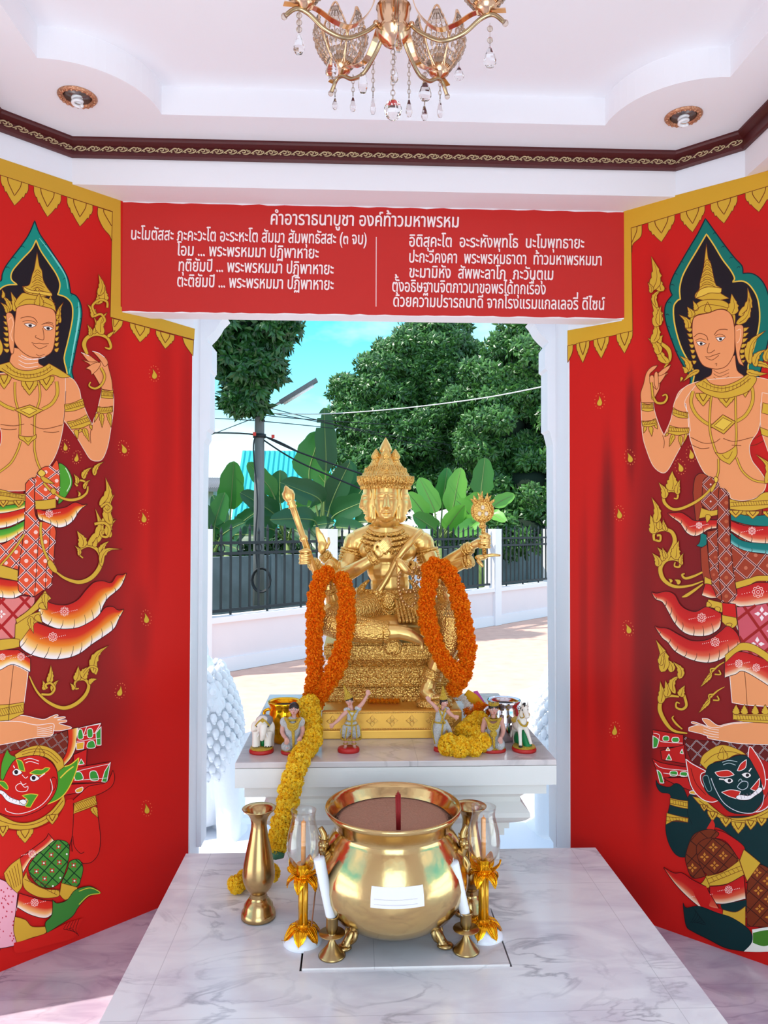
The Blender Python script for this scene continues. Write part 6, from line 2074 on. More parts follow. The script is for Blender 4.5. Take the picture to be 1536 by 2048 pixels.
# body: one surface
S3 = 3.12/FPX
def Q(px, py, Y=3.12): return at_y(px, py, Y)
mb = MB()
mb.ell(Q(775, 1212), .115, .095, .06); mb.ell(Q(780, 1252, 3.03), .17, .09, .05); mb.ell(Q(775, 1262, 2.985), .15, .06, .03); mb.ell(Q(780, 1168), .082, .066, .095)
mb.ell(Q(777, 1138), .092, .070, .075); mb.ell(Q(776, 1105), .122, .078, .070)
mb.ell(Q(742, 1100, 3.075), .052, .036, .044); mb.ell(Q(808, 1100, 3.075), .052, .036, .044)
mb.tube([Q(712, 1080), Q(742, 1070), Q(775, 1066), Q(810, 1070), Q(842, 1080)], [.042, .046, .05, .046, .042], 14)
mb.tube([Q(771, 1066), Q(771, 1030, 3.11)], [.052, .044], 14)
mb.ell(Q(709, 1087), .046, .044, .048); mb.ell(Q(846, 1087), .046, .044, .048)
def limb(pts, rad): mb.tube(cr_path([Q(*q) for q in pts], 5), rad, 12)
def hand_fist(px, py, Y, r=.024, axis=(0, 0, 1)):
    c = Q(px, py, Y)
    mb.ell(c, r, r*.8, r*1.1, 12, 8)
    for k in range(4):
        z = (k-1.5)*r*.62
        mb.tube(cr_path([c+Vector((-r*.9, 0, z)), c+Vector((-r*.8, -r*.95, z)), c+Vector((r*.3, -r*1.15, z)), c+Vector((r*.75, -r*.5, z))], 3), r*.25, 7)
    mb.tube([c+Vector((r*.7, -.1*r, r*.9)), c+Vector((r*.1, -r, r*1.25)), c+Vector((-r*.5, -r*1.0, r*1.1))], r*.3, 7)
# viewer's left: hand laid on the chest
limb([(706, 1090), (698, 1120), (690, 1148, 3.05)], [.04, .038, .032])
limb([(690, 1150, 3.05), (716, 1136, 2.985), (748, 1116, 2.965)], [.034, .028, .020])
mb.ell(Q(757, 1106, 2.962), .019, .011, .021, rot=Matrix.Rotation(R(-38), 3, 'Y'))
for k in range(4):
    ox, oy = (k-1.5)*4.2, (k-1.5)*4.6
    ln = 1-.10*abs(k-1.2)
    mb.tube(cr_path([Q(762+ox, 1099+oy, 2.958), Q(762+ox+13*ln, 1099+oy-14*ln, 2.956), Q(762+ox+21*ln, 1099+oy-22*ln, 2.968)], 3), [.0062, .0058, .004], 8)
mb.tube(cr_path([Q(749, 1102, 2.958), Q(750, 1091, 2.954), Q(757, 1082, 2.958)], 3), [.0075, .0065, .0045], 7)
# raised open hand behind
limb([(700, 1105, 3.16), (690, 1148, 3.16)], [.036, .03]); limb([(692, 1150, 3.15), (672, 1132, 3.12), (650, 1112, 3.1)], [.03, .025, .018])
mb.ell(Q(644, 1095, 3.1), .018, .014, .03)
for k in range(4):
    mb.tube(cr_path([Q(640+k*4, 1088, 3.1), Q(635+k*3, 1070, 3.098), Q(633+k*2.5, 1054+k*k*1.2, 3.10)], 3), [.0075, .007, .005], 7)
mb.tube([Q(652, 1098, 3.09), Q(658, 1085, 3.085), Q(657, 1074, 3.085)], [.008, .007, .005], 7)
# hand with the staff
limb([(700, 1110, 3.18), (690, 1158, 3.14)], [.034, .03]); limb([(690, 1160, 3.12), (660, 1150, 3.06), (622, 1124, 3.02)], [.03, .026, .019])
hand_fist(612, 1114, 3.0, .025)
# hand with the vessel, forearm upright on the knee
limb([(702, 1110, 3.1), (686, 1170, 3.06), (668, 1214, 3.0)], [.034, .03, .028]); limb([(667, 1214, 2.99), (661, 1190, 2.965), (657, 1172, 2.955)], [.028, .023, .02])
hand_fist(656, 1166, 2.945, .024)
# viewer's right: hand with the beads
limb([(849, 1092), (860, 1122), (868, 1148, 3.05)], [.04, .038, .032]); limb([(868, 1150, 3.05), (845, 1142, 3.0), (824, 1136, 2.98)], [.032, .026, .02])
mb.ell(Q(808, 1132, 2.975), .026, .016, .024)
for k in range(4):
    mb.tube(cr_path([Q(802, 1122+k*6, 2.965), Q(795, 1126+k*6, 2.95), Q(800, 1136+k*5, 2.945)], 3), [.008, .0075, .006], 7)
# hand with the mirror
limb([(856, 1105, 3.16), (874, 1142, 3.14)], [.036, .03]); limb([(874, 1142, 3.13), (905, 1118, 3.06), (944, 1092, 3.0)], [.03, .026, .018])
hand_fist(970, 1083, 2.98, .024)
mb.tube([Q(946, 1091, 3.0), Q(962, 1083, 2.985)], [.018, .018], 9)
# flat open palm
limb([(856, 1108, 3.17), (876, 1150, 3.14)], [.036, .03]); limb([(876, 1150, 3.12), (910, 1134, 3.04), (944, 1120, 2.98)], [.029, .025, .018])
mb.ell(Q(962, 1115, 2.96), .026, .020, .012)
for k in range(4):
    mb.tube(cr_path([Q(968, 1113, 2.94+k*.012), Q(985, 1110, 2.93+k*.012), Q(1001-abs(k-1)*3, 1111, 2.93+k*.011)], 3), [.008, .0075, .0055], 7)
mb.tube([Q(955, 1120, 2.94), Q(962, 1128, 2.93), Q(966, 1134, 2.93)], [.009, .008, .006], 7)
# hand with the round ball, forearm on the knee
limb([(856, 1108, 3.08), (878, 1165, 3.04), (892, 1205, 3.0)], [.034, .03, .028]); limb([(892, 1205, 2.99), (884, 1188, 2.96), (879, 1174, 2.95)], [.028, .023, .02])
hand_fist(878, 1166, 2.945, .022)
# legs
limb([(745, 1215, 3.08), (700, 1228, 3.0), (660, 1238, 2.94)], [.066, .06, .052]); limb([(656, 1240, 2.93), (700, 1256, 2.89), (760, 1264, 2.875), (800, 1264, 2.87)], [.054, .048, .036, .028])
mb.tube(cr_path([Q(795, 1264, 2.87), Q(820, 1270, 2.865), Q(846, 1284, 2.87)], 4), [.028, .026, .016], 10)
for k in range(5):
    mb.tube([Q(832+k*3, 1268+k*4, 2.862), Q(850-k*1.5, 1280+k*5, 2.862)], [.008, .006], 6)
limb([(805, 1215, 3.08), (860, 1226, 2.99), (902, 1232, 2.92)], [.066, .062, .056]); limb([(903, 1238, 2.915), (893, 1290, 2.90), (868, 1345, 2.9), (860, 1364, 2.9)], [.056, .048, .03, .026])
mb.tube(cr_path([Q(858, 1368, 2.9), Q(854, 1385, 2.89), Q(866, 1394, 2.86)], 4), [.028, .030, .018], 10)
for k in range(5):
    mb.tube([Q(856+k*5, 1390, 2.872-k*.002), Q(862+k*6, 1398-k*.5, 2.85)], [.008, .006], 6)
body = mb.build('body', M_gold, st, remesh=.0033, smooth_it=2)

# four faces round one neck
HC = Q(771, 1043, 3.11)
def interp(tab, z):
    for (z0, v0), (z1, v1) in zip(tab, tab[1:]):
        if z <= z1:
            t = max(0, (z-z0)/(z1-z0)); t = t*t*(3-2*t)*.4+t*.6
            return v0+(v1-v0)*t
    return tab[-1][1]
def face_mb():
    """One head facing -Y, its features raised from a smooth oval."""
    m_ = MB()
    W = [(-.006, .004), (-.002, .020), (.006, .030), (.020, .040), (.045, .0475), (.075, .052), (.11, .0535), (.14, .052), (.178, .05)]
    Dp = [(-.006, .030), (-.002, .040), (.006, .046), (.020, .051), (.045, .055), (.075, .058), (.11, .060), (.14, .059), (.178, .052)]
    g = lambda x, s_: math.exp(-(x/s_)**2)
    def bump(x, z):
        o = 0.0
        tz = (z-.058)/.052
        if -.3 < tz < 1.15:
            o += (.0165*max(0, 1-max(0, tz))**.8+.004)*g(x, .0068+.003*(1-max(0, min(1, tz))))*(1 if tz > 0 else max(0, 1+tz*3.4))
        for s_ in (-1, 1):
            o += .0055*g(x-s_*.0095, .0046)*g(z-.0585, .0042)
            u = x-s_*.0235
            o += -.0050*g(u, .015)*g(z-.0935, .0095)
            o += .0062*g(u, .0125)*g(z-(.0915+.0015*(1-(u/.013)**2)), .0050)
            o += -.0022*g(u, .0135)*g(z-(.0885-.001*(1-(u/.013)**2)), .0014)
            o += .0030*g(u, .018)*g(z-(.1075+.004*(1-(u/.02)**2)), .0032)
            o += .0018*g(x-s_*.030, .014)*g(z-.066, .014)
            o += -.0018*g(x-s_*.0215, .004)*g(z-.040, .004)
        o += .0062*g(x, .0150)*g(z-(.0425-.0012*(x/.012)**2*.3), .0030)+.0064*g(x, .0118)*g(z-.0350, .0034)-.0042*g(x, .017)*g(z-.0388, .0011)
        o += -.0030*g(x, .013)*g(z-.0275, .0035)+.0050*g(x, .013)*g(z-.013, .0085)
        return o
    nz, nt = 92, 96
    v, f = [], []
    for i in range(nz+1):
        z = -.006+.184*i/nz
        w, d = interp(W, z), interp(Dp, z)
        for k in range(nt):
            th = 2*PI*k/nt
            th = th if th <= PI else th-2*PI
            th = math.copysign(PI*(abs(th)/PI)**1.25, th)      # denser towards the front
            x, y = w*math.sin(th), -.034-d*math.cos(th)*(1 if abs(th) < PI/2 else .7)
            if abs(th) < 1.45:
                y -= bump(x, z)*min(1, (1.45-abs(th))*3)
            v.append((x, y, z))
    for i in range(nz):
        for k in range(nt):
            k2 = (k+1) % nt
            f.append((i*nt+k, (i+1)*nt+k, (i+1)*nt+k2, i*nt+k2))
    f.append(tuple(range(nt))); f.append(tuple(nz*nt+k for k in reversed(range(nt))))
    m_.add(v, f)
    V = lambda x, y, z: Vector((x, y, z))
    for s_ in (-1, 1):
        m_.tube(cr_path([V(s_*.052, -.040, .112), V(s_*.058, -.036, .100), V(s_*.057, -.040, .075), V(s_*.053, -.046, .050), V(s_*.055, -.046, .015), V(s_*.052, -.044, .004)], 5), [.004, .0065, .0055, .0045, .0075, .003], 8)
        m_.tube(cr_path([V(s_*.0475, -.066, .135), V(s_*.049, -.062, .115), V(s_*.0465, -.066, .09)], 4), [.003, .004, .0015], 6)
    m_.tube([V(0, -.018, .05), V(0, -.012, -.02)], [.048, .046], 14)
    return m_
def crown_mb():
    m_ = MB()
    m_.lathe([(.060, .140), (.0635, .141), (.060, .143), (.0645, .146), (.061, .152), (.0685, .160), (.074, .172), (.078, .186), (.070, .188), (.058, .192), (.055, .200), (.043, .216), (.040, .222), (.030, .240), (.028, .246), (.019, .262), (.0205, .268), (.015, .272),
              (.0195, .278), (.021, .288), (.016, .300), (.007, .316), (0, .326)], (0, -.040, 0), 28)
    for k in range(15):
        a = PI*(k/14)
        x, y = math.cos(a)*.062, -.040-math.sin(a)*.062
        m_.ell((x, y, .141), .006, .006, .008, 6, 5)
        x, y = math.cos(a)*.072, -.040-math.sin(a)*.074
        m_.tube([(x*.86, -.04+(y+.04)*.86, .152), (x, y, .170), (x*1.06, -.04+(y+.04)*1.07, .188)], [.006, .0065, .001], 5)
    for k in range(22):
        a = 2*PI*k/22
        m_.tube([(math.cos(a)*.056, -.04+math.sin(a)*.056, .194), (math.cos(a)*.031, -.04+math.sin(a)*.031, .238)], [.0034, .002], 4)
    m_.tube(cr_path([(-.012, -.088, .19), (0, -.095, .20), (.012, -.088, .19)], 3), .003, 5)
    m_.ell((0, -.082, .216), .012, .008, .016, 8, 6)
    return m_
for k in range(4):
    Mx = Matrix.Translation(HC) @ rotz(PI/2*k)
    f_ = face_mb(); f_.xform(Mx)
    f_.build('face', M_gold, st)
    f_ = crown_mb(); f_.v = [(p[0], p[1], p[2] if p[2] < .19 else .19+(p[2]-.19)*.84) for p in f_.v]; f_.xform(Mx)
    f_.build('crown', M_goldo, st)
mb = MB()
mb.lathe([(.062, .19), (.045, .230), (.036, .255), (.024, .276), (.026, .281), (.019, .285), (.024, .291), (.0265, .301), (.021, .318), (.008, .340), (0, .352)], HC, 24)
mb.build('crown_spire', M_gold, st)
mb = MB()
for z, r in ((.002, .05), (-.010, .052), (-.022, .056)):
    c = HC+Vector((0, .008, z))
    mb.tube([c+Vector((r*math.cos(a), r*math.sin(a), 0)) for a in [2*PI*i/28 for i in range(28)]], .0045, 6, closed=True)
mb.build('neck_rings', M_gold, st)

# jewellery and cloth
mb = MB()
for j, (dz, hw, dy) in enumerate(((0, 38, 0), (9, 46, -.012), (19, 50, -.020), (30, 44, -.03))):
    P = [Q(771+hw*math.sin(a), 1056+dz+14*math.cos(a), 3.09+dy-.035*math.cos(a)) for a in [(-1.25+2.5*i/16) for i in range(17)]]
    mb.tube(P, .0095 if j < 3 else .007, 6)
    for q in P[::2]:
        mb.ell(q+Vector((0, -.008, -.004)), .006, .006, .006, 6, 5)
for k in range(7):
    a = -.9+1.8*k/6
    c = Q(771+46*math.sin(a), 1092+10*math.cos(a), 3.035)
    mb.ell(c, .012, .006, .016, 8, 6)
mb.build('collar', M_goldo, st)
mb = MB(); mb.tube(cr_path([Q(842, 1062, 3.07), Q(820, 1085, 3.02), Q(795, 1118, 3.015), Q(778, 1150, 3.03), Q(755, 1185, 3.04), Q(735, 1200, 3.05)], 5), [.012, .014, .013, .012, .012, .016], 8, sx=1.0)
mb.build('sash_cord', M_gold, st)
def armband(pts, r, rings=3):
    b = MB()
    a, c = Vector(pts[0]), Vector(pts[1])
    d = (c-a)
    for k in range(rings):
        q = a+d*(k/(rings-1) if rings > 1 else .5)
        x, y = frame_from(d.normalized())
        n_ = 20
        b.tube([q+x*(r*math.cos(2*PI*i/n_))+y*(r*math.sin(2*PI*i/n_)) for i in range(n_)], .0055 if k % 2 == 0 else .0075, 6, closed=True)
    m_ = (a+c)/2
    b.ell(m_+Vector((0, -r, 0)), .014, .008, .016, 8, 6)
    return b
for (p0, p1, r, k) in ((Q(705, 1100), Q(700, 1122), .045, 5), (Q(853, 1100), Q(858, 1122), .045, 5), (Q(742, 1120, 2.968), Q(751, 1114, 2.965), .0235, 3), (Q(655, 1117, 3.105), Q(648, 1109, 3.1), .021, 3),
                       (Q(632, 1132, 3.03), Q(625, 1126, 3.02), .0215, 3), (Q(659, 1184, 2.962), Q(658, 1178, 2.957), .024, 2), (Q(930, 1102, 3.02), Q(940, 1095, 3.005), .0215, 3), (Q(930, 1126, 3.0), Q(942, 1121, 2.985), .0215, 3),
                       (Q(828, 1137, 2.985), Q(822, 1136, 2.98), .0235, 2), (Q(770, 1264, 2.873), Q(776, 1264, 2.872), .037, 3), (Q(868, 1342, 2.9), Q(863, 1354, 2.9), .033, 4), (Q(882, 1180, 2.955), Q(880, 1176, 2.95), .025, 2)):
    armband((p0, p1), r, k).build('bracelet', M_goldo, st)
mb = MB()   # patterned wrap over thighs, shin and knee
mb.ell(Q(776, 1216), .124, .104, .058)
mb.tube(cr_path([Q(750, 1212, 3.08), Q(702, 1227, 2.998), Q(658, 1238, 2.938)], 5), [.071, .066, .060], 14)
mb.tube(cr_path([Q(655, 1240, 2.928), Q(700, 1256, 2.888), Q(768, 1264, 2.872)], 5), [.061, .054, .042], 14)
mb.tube(cr_path([Q(803, 1214, 3.08), Q(860, 1226, 2.988), Q(904, 1234, 2.916)], 5), [.071, .068, .064], 14)
mb.tube(cr_path([Q(905, 1238, 2.912), Q(898, 1275, 2.90), Q(882, 1318, 2.9)], 5), [.062, .056, .042], 14)
mb.build('patterned_wrap', M_goldo, st, remesh=.0045, smooth_it=1)
mb = MB()
rw = [(655, 1222, 2.872, 760, 1246), (655, 1232, 2.865, 765, 1254), (655, 1242, 2.862, 768, 1262), (658, 1252, 2.866, 768, 1270), (664, 1262, 2.872, 766, 1276)]
for x0, y0, Y, x1, y1 in rw:
    for i in range(26):
        t = i/25
        mb.ell(Q(x0+(x1-x0)*t, y0+(y1-y0)*t, Y-.028*math.sin(PI*t*.9)+.004*t), .0042, .004, .0032, 6, 4)
for j in range(9):
    for i in range(8):
        x = 884+i*5.4-j*.9; y = 1222+j*9
        Y = 2.872+abs(i-3.5)**2*.0022
        mb.ell(Q(x+(j % 2)*2.7, y, Y-.018), .0048, .004, .0048, 6, 4)
mb.build('wrap_studs', M_goldb, st)
mb = MB()   # belt, buckle and apron folds
for k, y in enumerate((1178, 1186, 1194)):
    P = [Q(776+62*math.sin(a)*(1+.03*k), y+6*math.cos(a), 3.12-.088*math.cos(a)) for a in [(-1.45+2.9*i/18) for i in range(19)]]
    mb.tube(P, .010, 6)
    for q in P[::1]:
        mb.ell(q+Vector((0, -.009, 0)), .0055, .005, .006, 6, 4)
mb.ell(Q(778, 1202, 3.02), .034, .016, .040, 12, 8)
for sgn in (-1, 1):
    mb.tube(cr_path([Q(778+sgn*8, 1192, 3.01), Q(778+sgn*22, 1200, 3.02), Q(778+sgn*16, 1216, 3.02), Q(778, 1230, 3.01)], 4), [.004, .007, .006, .003], 6)
    mb.tube(cr_path([Q(778+sgn*30, 1190, 3.03), Q(778+sgn*48, 1200, 3.05), Q(778+sgn*40, 1214, 3.03)], 4), [.004, .007, .004], 6)
for k in range(7):
    x = 792+k*6
    mb.tube(cr_path([Q(x, 1200, 3.0), Q(x+4+k, 1222, 2.97), Q(x+8+k*1.5, 1244, 2.93)], 4), [.006, .008, .007], 6)
mb.build('belt', M_goldo, st)
mb = MB(); c = Q(786, 1294, 2.925)
mb.ell(c, .038, .016, .034, 16, 10)
for s in (-1, 1):
    mb.tube(cr_path([c+Vector((s*.012, -.014, .026)), c+Vector((s*.022, -.016, 0)), c+Vector((s*.008, -.014, -.028))], 4), .004, 6)
mb.build('apron_end', M_goldo, st)
mb = MB()
for s, (x0, y0) in ((-1, (730, 1198)), (1, (826, 1198))):
    mb.tube(cr_path([Q(x0, y0, 3.04), Q(x0+s*10, y0-12, 3.06), Q(x0+s*4, y0-26, 3.07), Q(x0-s*8, y0-38, 3.08)], 5), [.022, .018, .012, .004], 8)
mb.build('hip_cloth', M_goldo, st)

# attributes the hands hold, cast with the figure
a, b = Q(640, 1172, 3.0), Q(571, 972, 3.0)
d = (b-a).normalized(); L = (b-a).length
mb = MB()
mb.lathe([(.010, 0), (.0125, .02), (.0125, L*.45), (.017, L*.46), (.017, L*.49), (.0125, L*.50), (.013, L*.78), (.019, L*.79), (.014, L*.81), (.020, L*.83), (.015, L*.845), (.019, L*.86), (.026, L*.90), (.024, L*.94), (.013, L*.965), (.009, L*.985), (.004, L*1.0), (0, L*1.005)], a, 14, axis=d)
mb.build('staff', M_gold, st)
mb = MB(); c = Q(965, 1022, 2.965)
mb.lathe([(.001, -.006), (.044, -.006), (.047, -.003), (.047, .003), (.044, .006), (.001, .006)], c, 30, axis=(0, -1, 0))
for i in range(36):
    t = 2*PI*i/36
    mb.ell(c+Vector((.042*math.cos(t), -.006, .042*math.sin(t))), .0042, .004, .0042, 6, 4)
for k in range(7):
    t = PI/2+(k-3)*.26
    h = .036-.004*abs(k-3)
    x, z = math.cos(t), math.sin(t)
    mb.tube(cr_path([c+Vector((x*.044, 0, z*.044)), c+Vector((x*.058-.004*z*(1 if k % 2 else -1), 0, z*.058)), c+Vector((x*(.044+h), 0, z*(.044+h)))], 3), [.007, .006, .001], 6)
mb.tube([c+Vector((0, 0, -.044)), Q(967, 1058, 2.97), Q(969, 1110, 2.965)], [.012, .009, .008], 8)
mb.lathe([(.010, -.07), (.016, -.06), (.011, -.05), (.014, -.046)], c, 12)
fan = mb.build('round_mirror_fan', M_goldo, st)
for dx, dz in ((0, .014), (-.013, -.011), (.014, -.011)):
    b_ = MB(); b_.ell(c+Vector((dx, -.008, dz)), .008, .003, .009, 10, 6); b_.build('pale_inlay', mat('pale_inlay', (240, 220, 190), .5), fan)
mb = MB(); c = Q(659, 1150, 2.935)
mb.lathe([(.014, -.03), (.020, -.012), (.034, -.004), (.036, .004), (.018, .012), (.013, .024), (.021, .034), (.019, .046), (.008, .058), (.0, .064)], c, 16)
mb.build('water_vessel', M_gold, st)
mb = MB(); c = Q(879, 1152, 2.925)
mb.ell(c, .027, .026, .034, 18, 12); mb.lathe([(.012, -.05), (.022, -.040), (.024, -.034), (.02, -.028)], c, 14)
for i in range(12):
    t = 2*PI*i/12
    mb.ell(c+Vector((.022*math.cos(t), .022*math.sin(t), -.04)), .0065, .0065, .006, 6, 4)
mb.build('ball_finial', M_gold, st)
mb = MB(); mb.tube(cr_path([Q(794, 1118, 2.955), Q(800, 1126, 2.948), Q(812, 1140, 2.945), Q(822, 1146, 2.95)], 5), [.008, .018, .016, .009], 9); mb.build('conch', M_gold, st)
beads = [(812, 1130), (818, 1135), (826, 1132), (834, 1133), (842, 1137), (846, 1145)]
lp = cr_path([Q(*q, 2.935) for q in ((800, 1146), (797, 1158), (797, 1172), (800, 1186), (804, 1200), (810, 1208), (818, 1213), (826, 1211), (832, 1200), (830, 1185), (828, 1170), (826, 1155), (824, 1143))], 6)
acc, last, bpts = 0, lp[0], [lp[0]]
for q in lp[1:]:
    acc += (q-last).length; last = q
    if acc > .0135:
        bpts.append(q); acc = 0
lp2 = cr_path([Q(*q, 2.93) for q in ((822, 1143), (832, 1134), (842, 1138), (838, 1152), (832, 1170), (825, 1182), (813, 1184), (805, 1176))], 6)
acc, last = 0, lp2[0]
for q in lp2[1:]:
    acc += (q-last).length; last = q
    if acc > .0135:
        bpts.append(q); acc = 0
bd0 = None
for q in bpts:
    if bd0 is None:
        b_ = MB(); b_.ell((0, 0, 0), .0072, .0072, .0072, 10, 8)
        bd0 = b_.build('prayer_bead', gold('bead_gold', (214, 168, 110), .25), None)
        bd0.parent = st; bd0.location = q-st.location
    else:
        c_ = bd0.copy(); COL.objects.link(c_); c_.parent = st; c_.location = q-st.location
# ------------------------------------------------------------------ garlands
def bloom_mb(r, n, seed, ruffle=1.0, flat=.62):
    """One ruffled blossom about the origin, threaded along Z."""
    rnd = random.Random(seed)
    m_ = MB()
    m_.ell((0, 0, 0), r*.62, r*.62, r*flat*.8, 10, 7)
    v, f = [], []
    for k in range(n):
        z = 2*(k+.5)/n-1
        a = k*2.39996+rnd.uniform(-.3, .3)
        q = Vector((math.cos(a)*math.sqrt(1-z*z), math.sin(a)*math.sqrt(1-z*z), z))
        d = Vector((q.x, q.y, q.z*.9)).normalized()
        t = d.cross(Vector((rnd.gauss(0, 1), rnd.gauss(0, 1), rnd.gauss(0, 1))))
        if t.length < 1e-4: continue
        t.normalize(); u = d.cross(t)
        P = Vector((q.x*r*.55, q.y*r*.55, q.z*r*flat*.62))
        L = r*rnd.uniform(.40, .60); w = r*rnd.uniform(.10, .16)*ruffle
        k0 = len(v)
        v += [P-t*w*.5, P+t*w*.5, P+d*L*.6+t*w+u*w*.4, P+d*L+t*w*.4-u*w*.7, P+d*L*.95-t*w*.5+u*w*.7, P+d*L*.6-t*w-u*w*.3]
        f += [(k0, k0+1, k0+2, k0+5), (k0+5, k0+2, k0+3, k0+4)]
    m_.add(v, f, True)
    return m_
def petmat(name, c1, c2):
    M = leafmat(name, c1, c2, .7, .45)
    M.node_tree.nodes['Principled BSDF'].inputs['Specular IOR Level'].default_value = .15
    return M
M_mari = petmat('marigold_petal', (246, 118, 6), (255, 166, 26))
M_yel = petmat('yellow_petal', (255, 206, 24), (255, 232, 80))
_blooms = {}
def garland(name, label, cat, strands, r, step, material, bname, n=130, seed=0, ruffle=1.0, group=None, flat=.62, jit=.12):
    """A thing made of blossoms threaded along one or more 3-D paths."""
    rnd = random.Random(seed)
    base = Vector(strands[0][-1]) if not isinstance(strands[0][-1], Vector) else strands[0][-1]
    t = thing(name, label, cat, base, group)
    for path in strands:
        P = cr_path(path, 12)
        acc, last = step, P[0]
        th = MB(); th.tube(P[::3]+[P[-1]], r*.25, 5)
        th.build('thread', material, t)
        for i, q in enumerate(P):
            acc += (q-last).length; last = q
            if acc >= step:
                acc = 0
                d = (P[min(i+1, len(P)-1)]-P[max(i-1, 0)]).normalized()
                key = (bname, rnd.randrange(3))
                if key not in _blooms:
                    b_ = bloom_mb(r, n, hash(bname) % 7+key[1]*13+len(bname), ruffle, flat)
                    o = b_.build(bname, material, None)
                    _blooms[key] = o.data
                else:
                    o = bpy.data.objects.new(bname, _blooms[key]); COL.objects.link(o)
                o.parent = t
                d = (d+Vector((rnd.uniform(-jit, jit), rnd.uniform(-jit, jit), rnd.uniform(-jit, jit)))).normalized()
                M4 = aim(q-base, d) @ rotz(rnd.random()*6.28)
                s_ = rnd.uniform(.92, 1.1)
                o.matrix_local = M4 @ Matrix.Diagonal((s_, s_, s_, 1))
    return t
def YP(*pts): return [at_y(*p) for p in pts]
garland('marigold_garland', 'long orange marigold garland hanging from the statue\'s arm by the staff', 'garland',
        [YP((655, 1146, 2.90), (640, 1160, 2.88), (632, 1195, 2.86), (630, 1240, 2.85), (628, 1285, 2.85), (630, 1330, 2.85), (628, 1375, 2.855), (622, 1400, 2.86)),
         YP((682, 1158, 2.90), (692, 1180, 2.87), (693, 1230, 2.84), (688, 1280, 2.83), (678, 1320, 2.83), (662, 1355, 2.83), (645, 1385, 2.835), (622, 1415, 2.84))],
        .0345, .031, M_mari, 'marigold_bloom', n=300, seed=4, group='orange marigold garlands on the statue')
garland('marigold_garland', 'orange marigold garland looped over the ball held on the right', 'garland',
        [YP((858, 1140, 2.90), (872, 1128, 2.905), (888, 1136, 2.90), (908, 1168, 2.88), (922, 1215, 2.86), (930, 1265, 2.85), (934, 1300, 2.85), (930, 1335, 2.85), (915, 1368, 2.85), (905, 1383, 2.85)),
         YP((862, 1150, 2.89), (856, 1180, 2.87), (853, 1225, 2.85), (862, 1265, 2.835), (876, 1300, 2.83), (890, 1325, 2.83), (905, 1340, 2.825), (917, 1352, 2.82))],
        .0345, .031, M_mari, 'marigold_bloom', n=300, seed=9, group='orange marigold garlands on the statue')
garland('marigold_garland', 'short thin strand of orange marigolds lying at the foot of the throne', 'garland',
        [YP((740, 1402, 2.94), (770, 1402, 2.935), (800, 1402, 2.935))], .012, .012, M_mari, 'small_bloom', n=50, seed=2)
garland('yellow_garland', 'long yellow flower garland trailing from the altar down to the platform', 'garland',
        [YP((618, 1408, 2.76), (624, 1440, 2.72), (626, 1470, 2.67), (618, 1492, 2.63), (604, 1508, 2.57), (596, 1528, 2.50), (586, 1556, 2.485), (578, 1585, 2.48), (574, 1615, 2.48), (566, 1645, 2.475), (556, 1678, 2.47), (552, 1700, 2.47))],
        .036, .034, M_yel, 'yellow_bloom', n=440, seed=6, ruffle=1.35)
t = garland('yellow_garland', 'loose end of yellow flowers with a green ribbon behind the left vase', 'garland',
            [[at_z(545, 1745, .30), at_z(520, 1752, .285), at_z(490, 1758, .285), at_z(468, 1772, .28)]], .030, .032, M_yel, 'yellow_bloom_small', n=360, seed=8, ruffle=1.35)
mb = MB(); a = at_y(540, 1712, 2.45)
mb.tube(cr_path([a, a+Vector((.02, -.01, .006)), a+Vector((.045, 0, 0))], 4), [.010, .016, .008], 6, sx=.3)
mb.build('green_ribbon', mat('green_ribbon', (60, 110, 80), .5), t)
garland('yellow_garland', 'bunch of big yellow cloth flowers heaped before the dancer on the right', 'garland',
        [[at_y(898, 1490, 2.62), at_y(914, 1492, 2.60), at_y(936, 1497, 2.60), at_y(962, 1485, 2.63), at_y(948, 1468, 2.68), at_y(930, 1462, 2.70), at_y(955, 1445, 2.75), at_y(962, 1435, 2.78)]],
        .036, .044, M_yel, 'yellow_bloom', n=440, seed=12, ruffle=1.35)
garland('marigold_garland', 'small heap of orange marigolds behind the yellow cloth flowers', 'garland',
        [[at_y(938, 1425, 2.86), at_y(955, 1418, 2.86), at_y(972, 1420, 2.87)]], .026, .022, M_mari, 'heap_bloom', n=90, seed=13)
garland('tassel_garland', 'white flower tassel at the right corner of the gold plinth', 'garland',
        [[at_y(912, 1392, 2.88), at_y(928, 1398, 2.87), at_y(934, 1410, 2.86), at_y(946, 1416, 2.85)]], .014, .014, petmat('white_petal', (236, 226, 214), (246, 240, 234)), 'white_bloom', n=50, seed=14)
mb = MB(); mb.tube(cr_path([at_y(930, 1388, 2.93), at_y(945, 1400, 2.92), at_y(965, 1418, 2.92)], 5), [.022, .028, .02], 8, sx=.5)
o = mb.build('yellow_cloth', mat('yellow_sash', (240, 176, 10), .8, bump=.5, bscale=40)); tag(o, 'yellow cloth sash slipping off the right corner of the plinth', 'sash')
mb = MB(); P0 = at_y(958, 1398, 2.97)
mb.slab([P0+Vector(q) for q in ((-.012, 0, -.05), (.03, 0, -.06), (.034, 0, -.03), (-.004, 0, .03), (-.02, 0, .028))], (0, .014, 0))
o = mb.build('pink_paper_lotus', mat('pink_paper', (226, 90, 190), .6), smooth=False); tag(o, 'bright pink paper lotus tip behind the yellow flowers', 'paper flower')

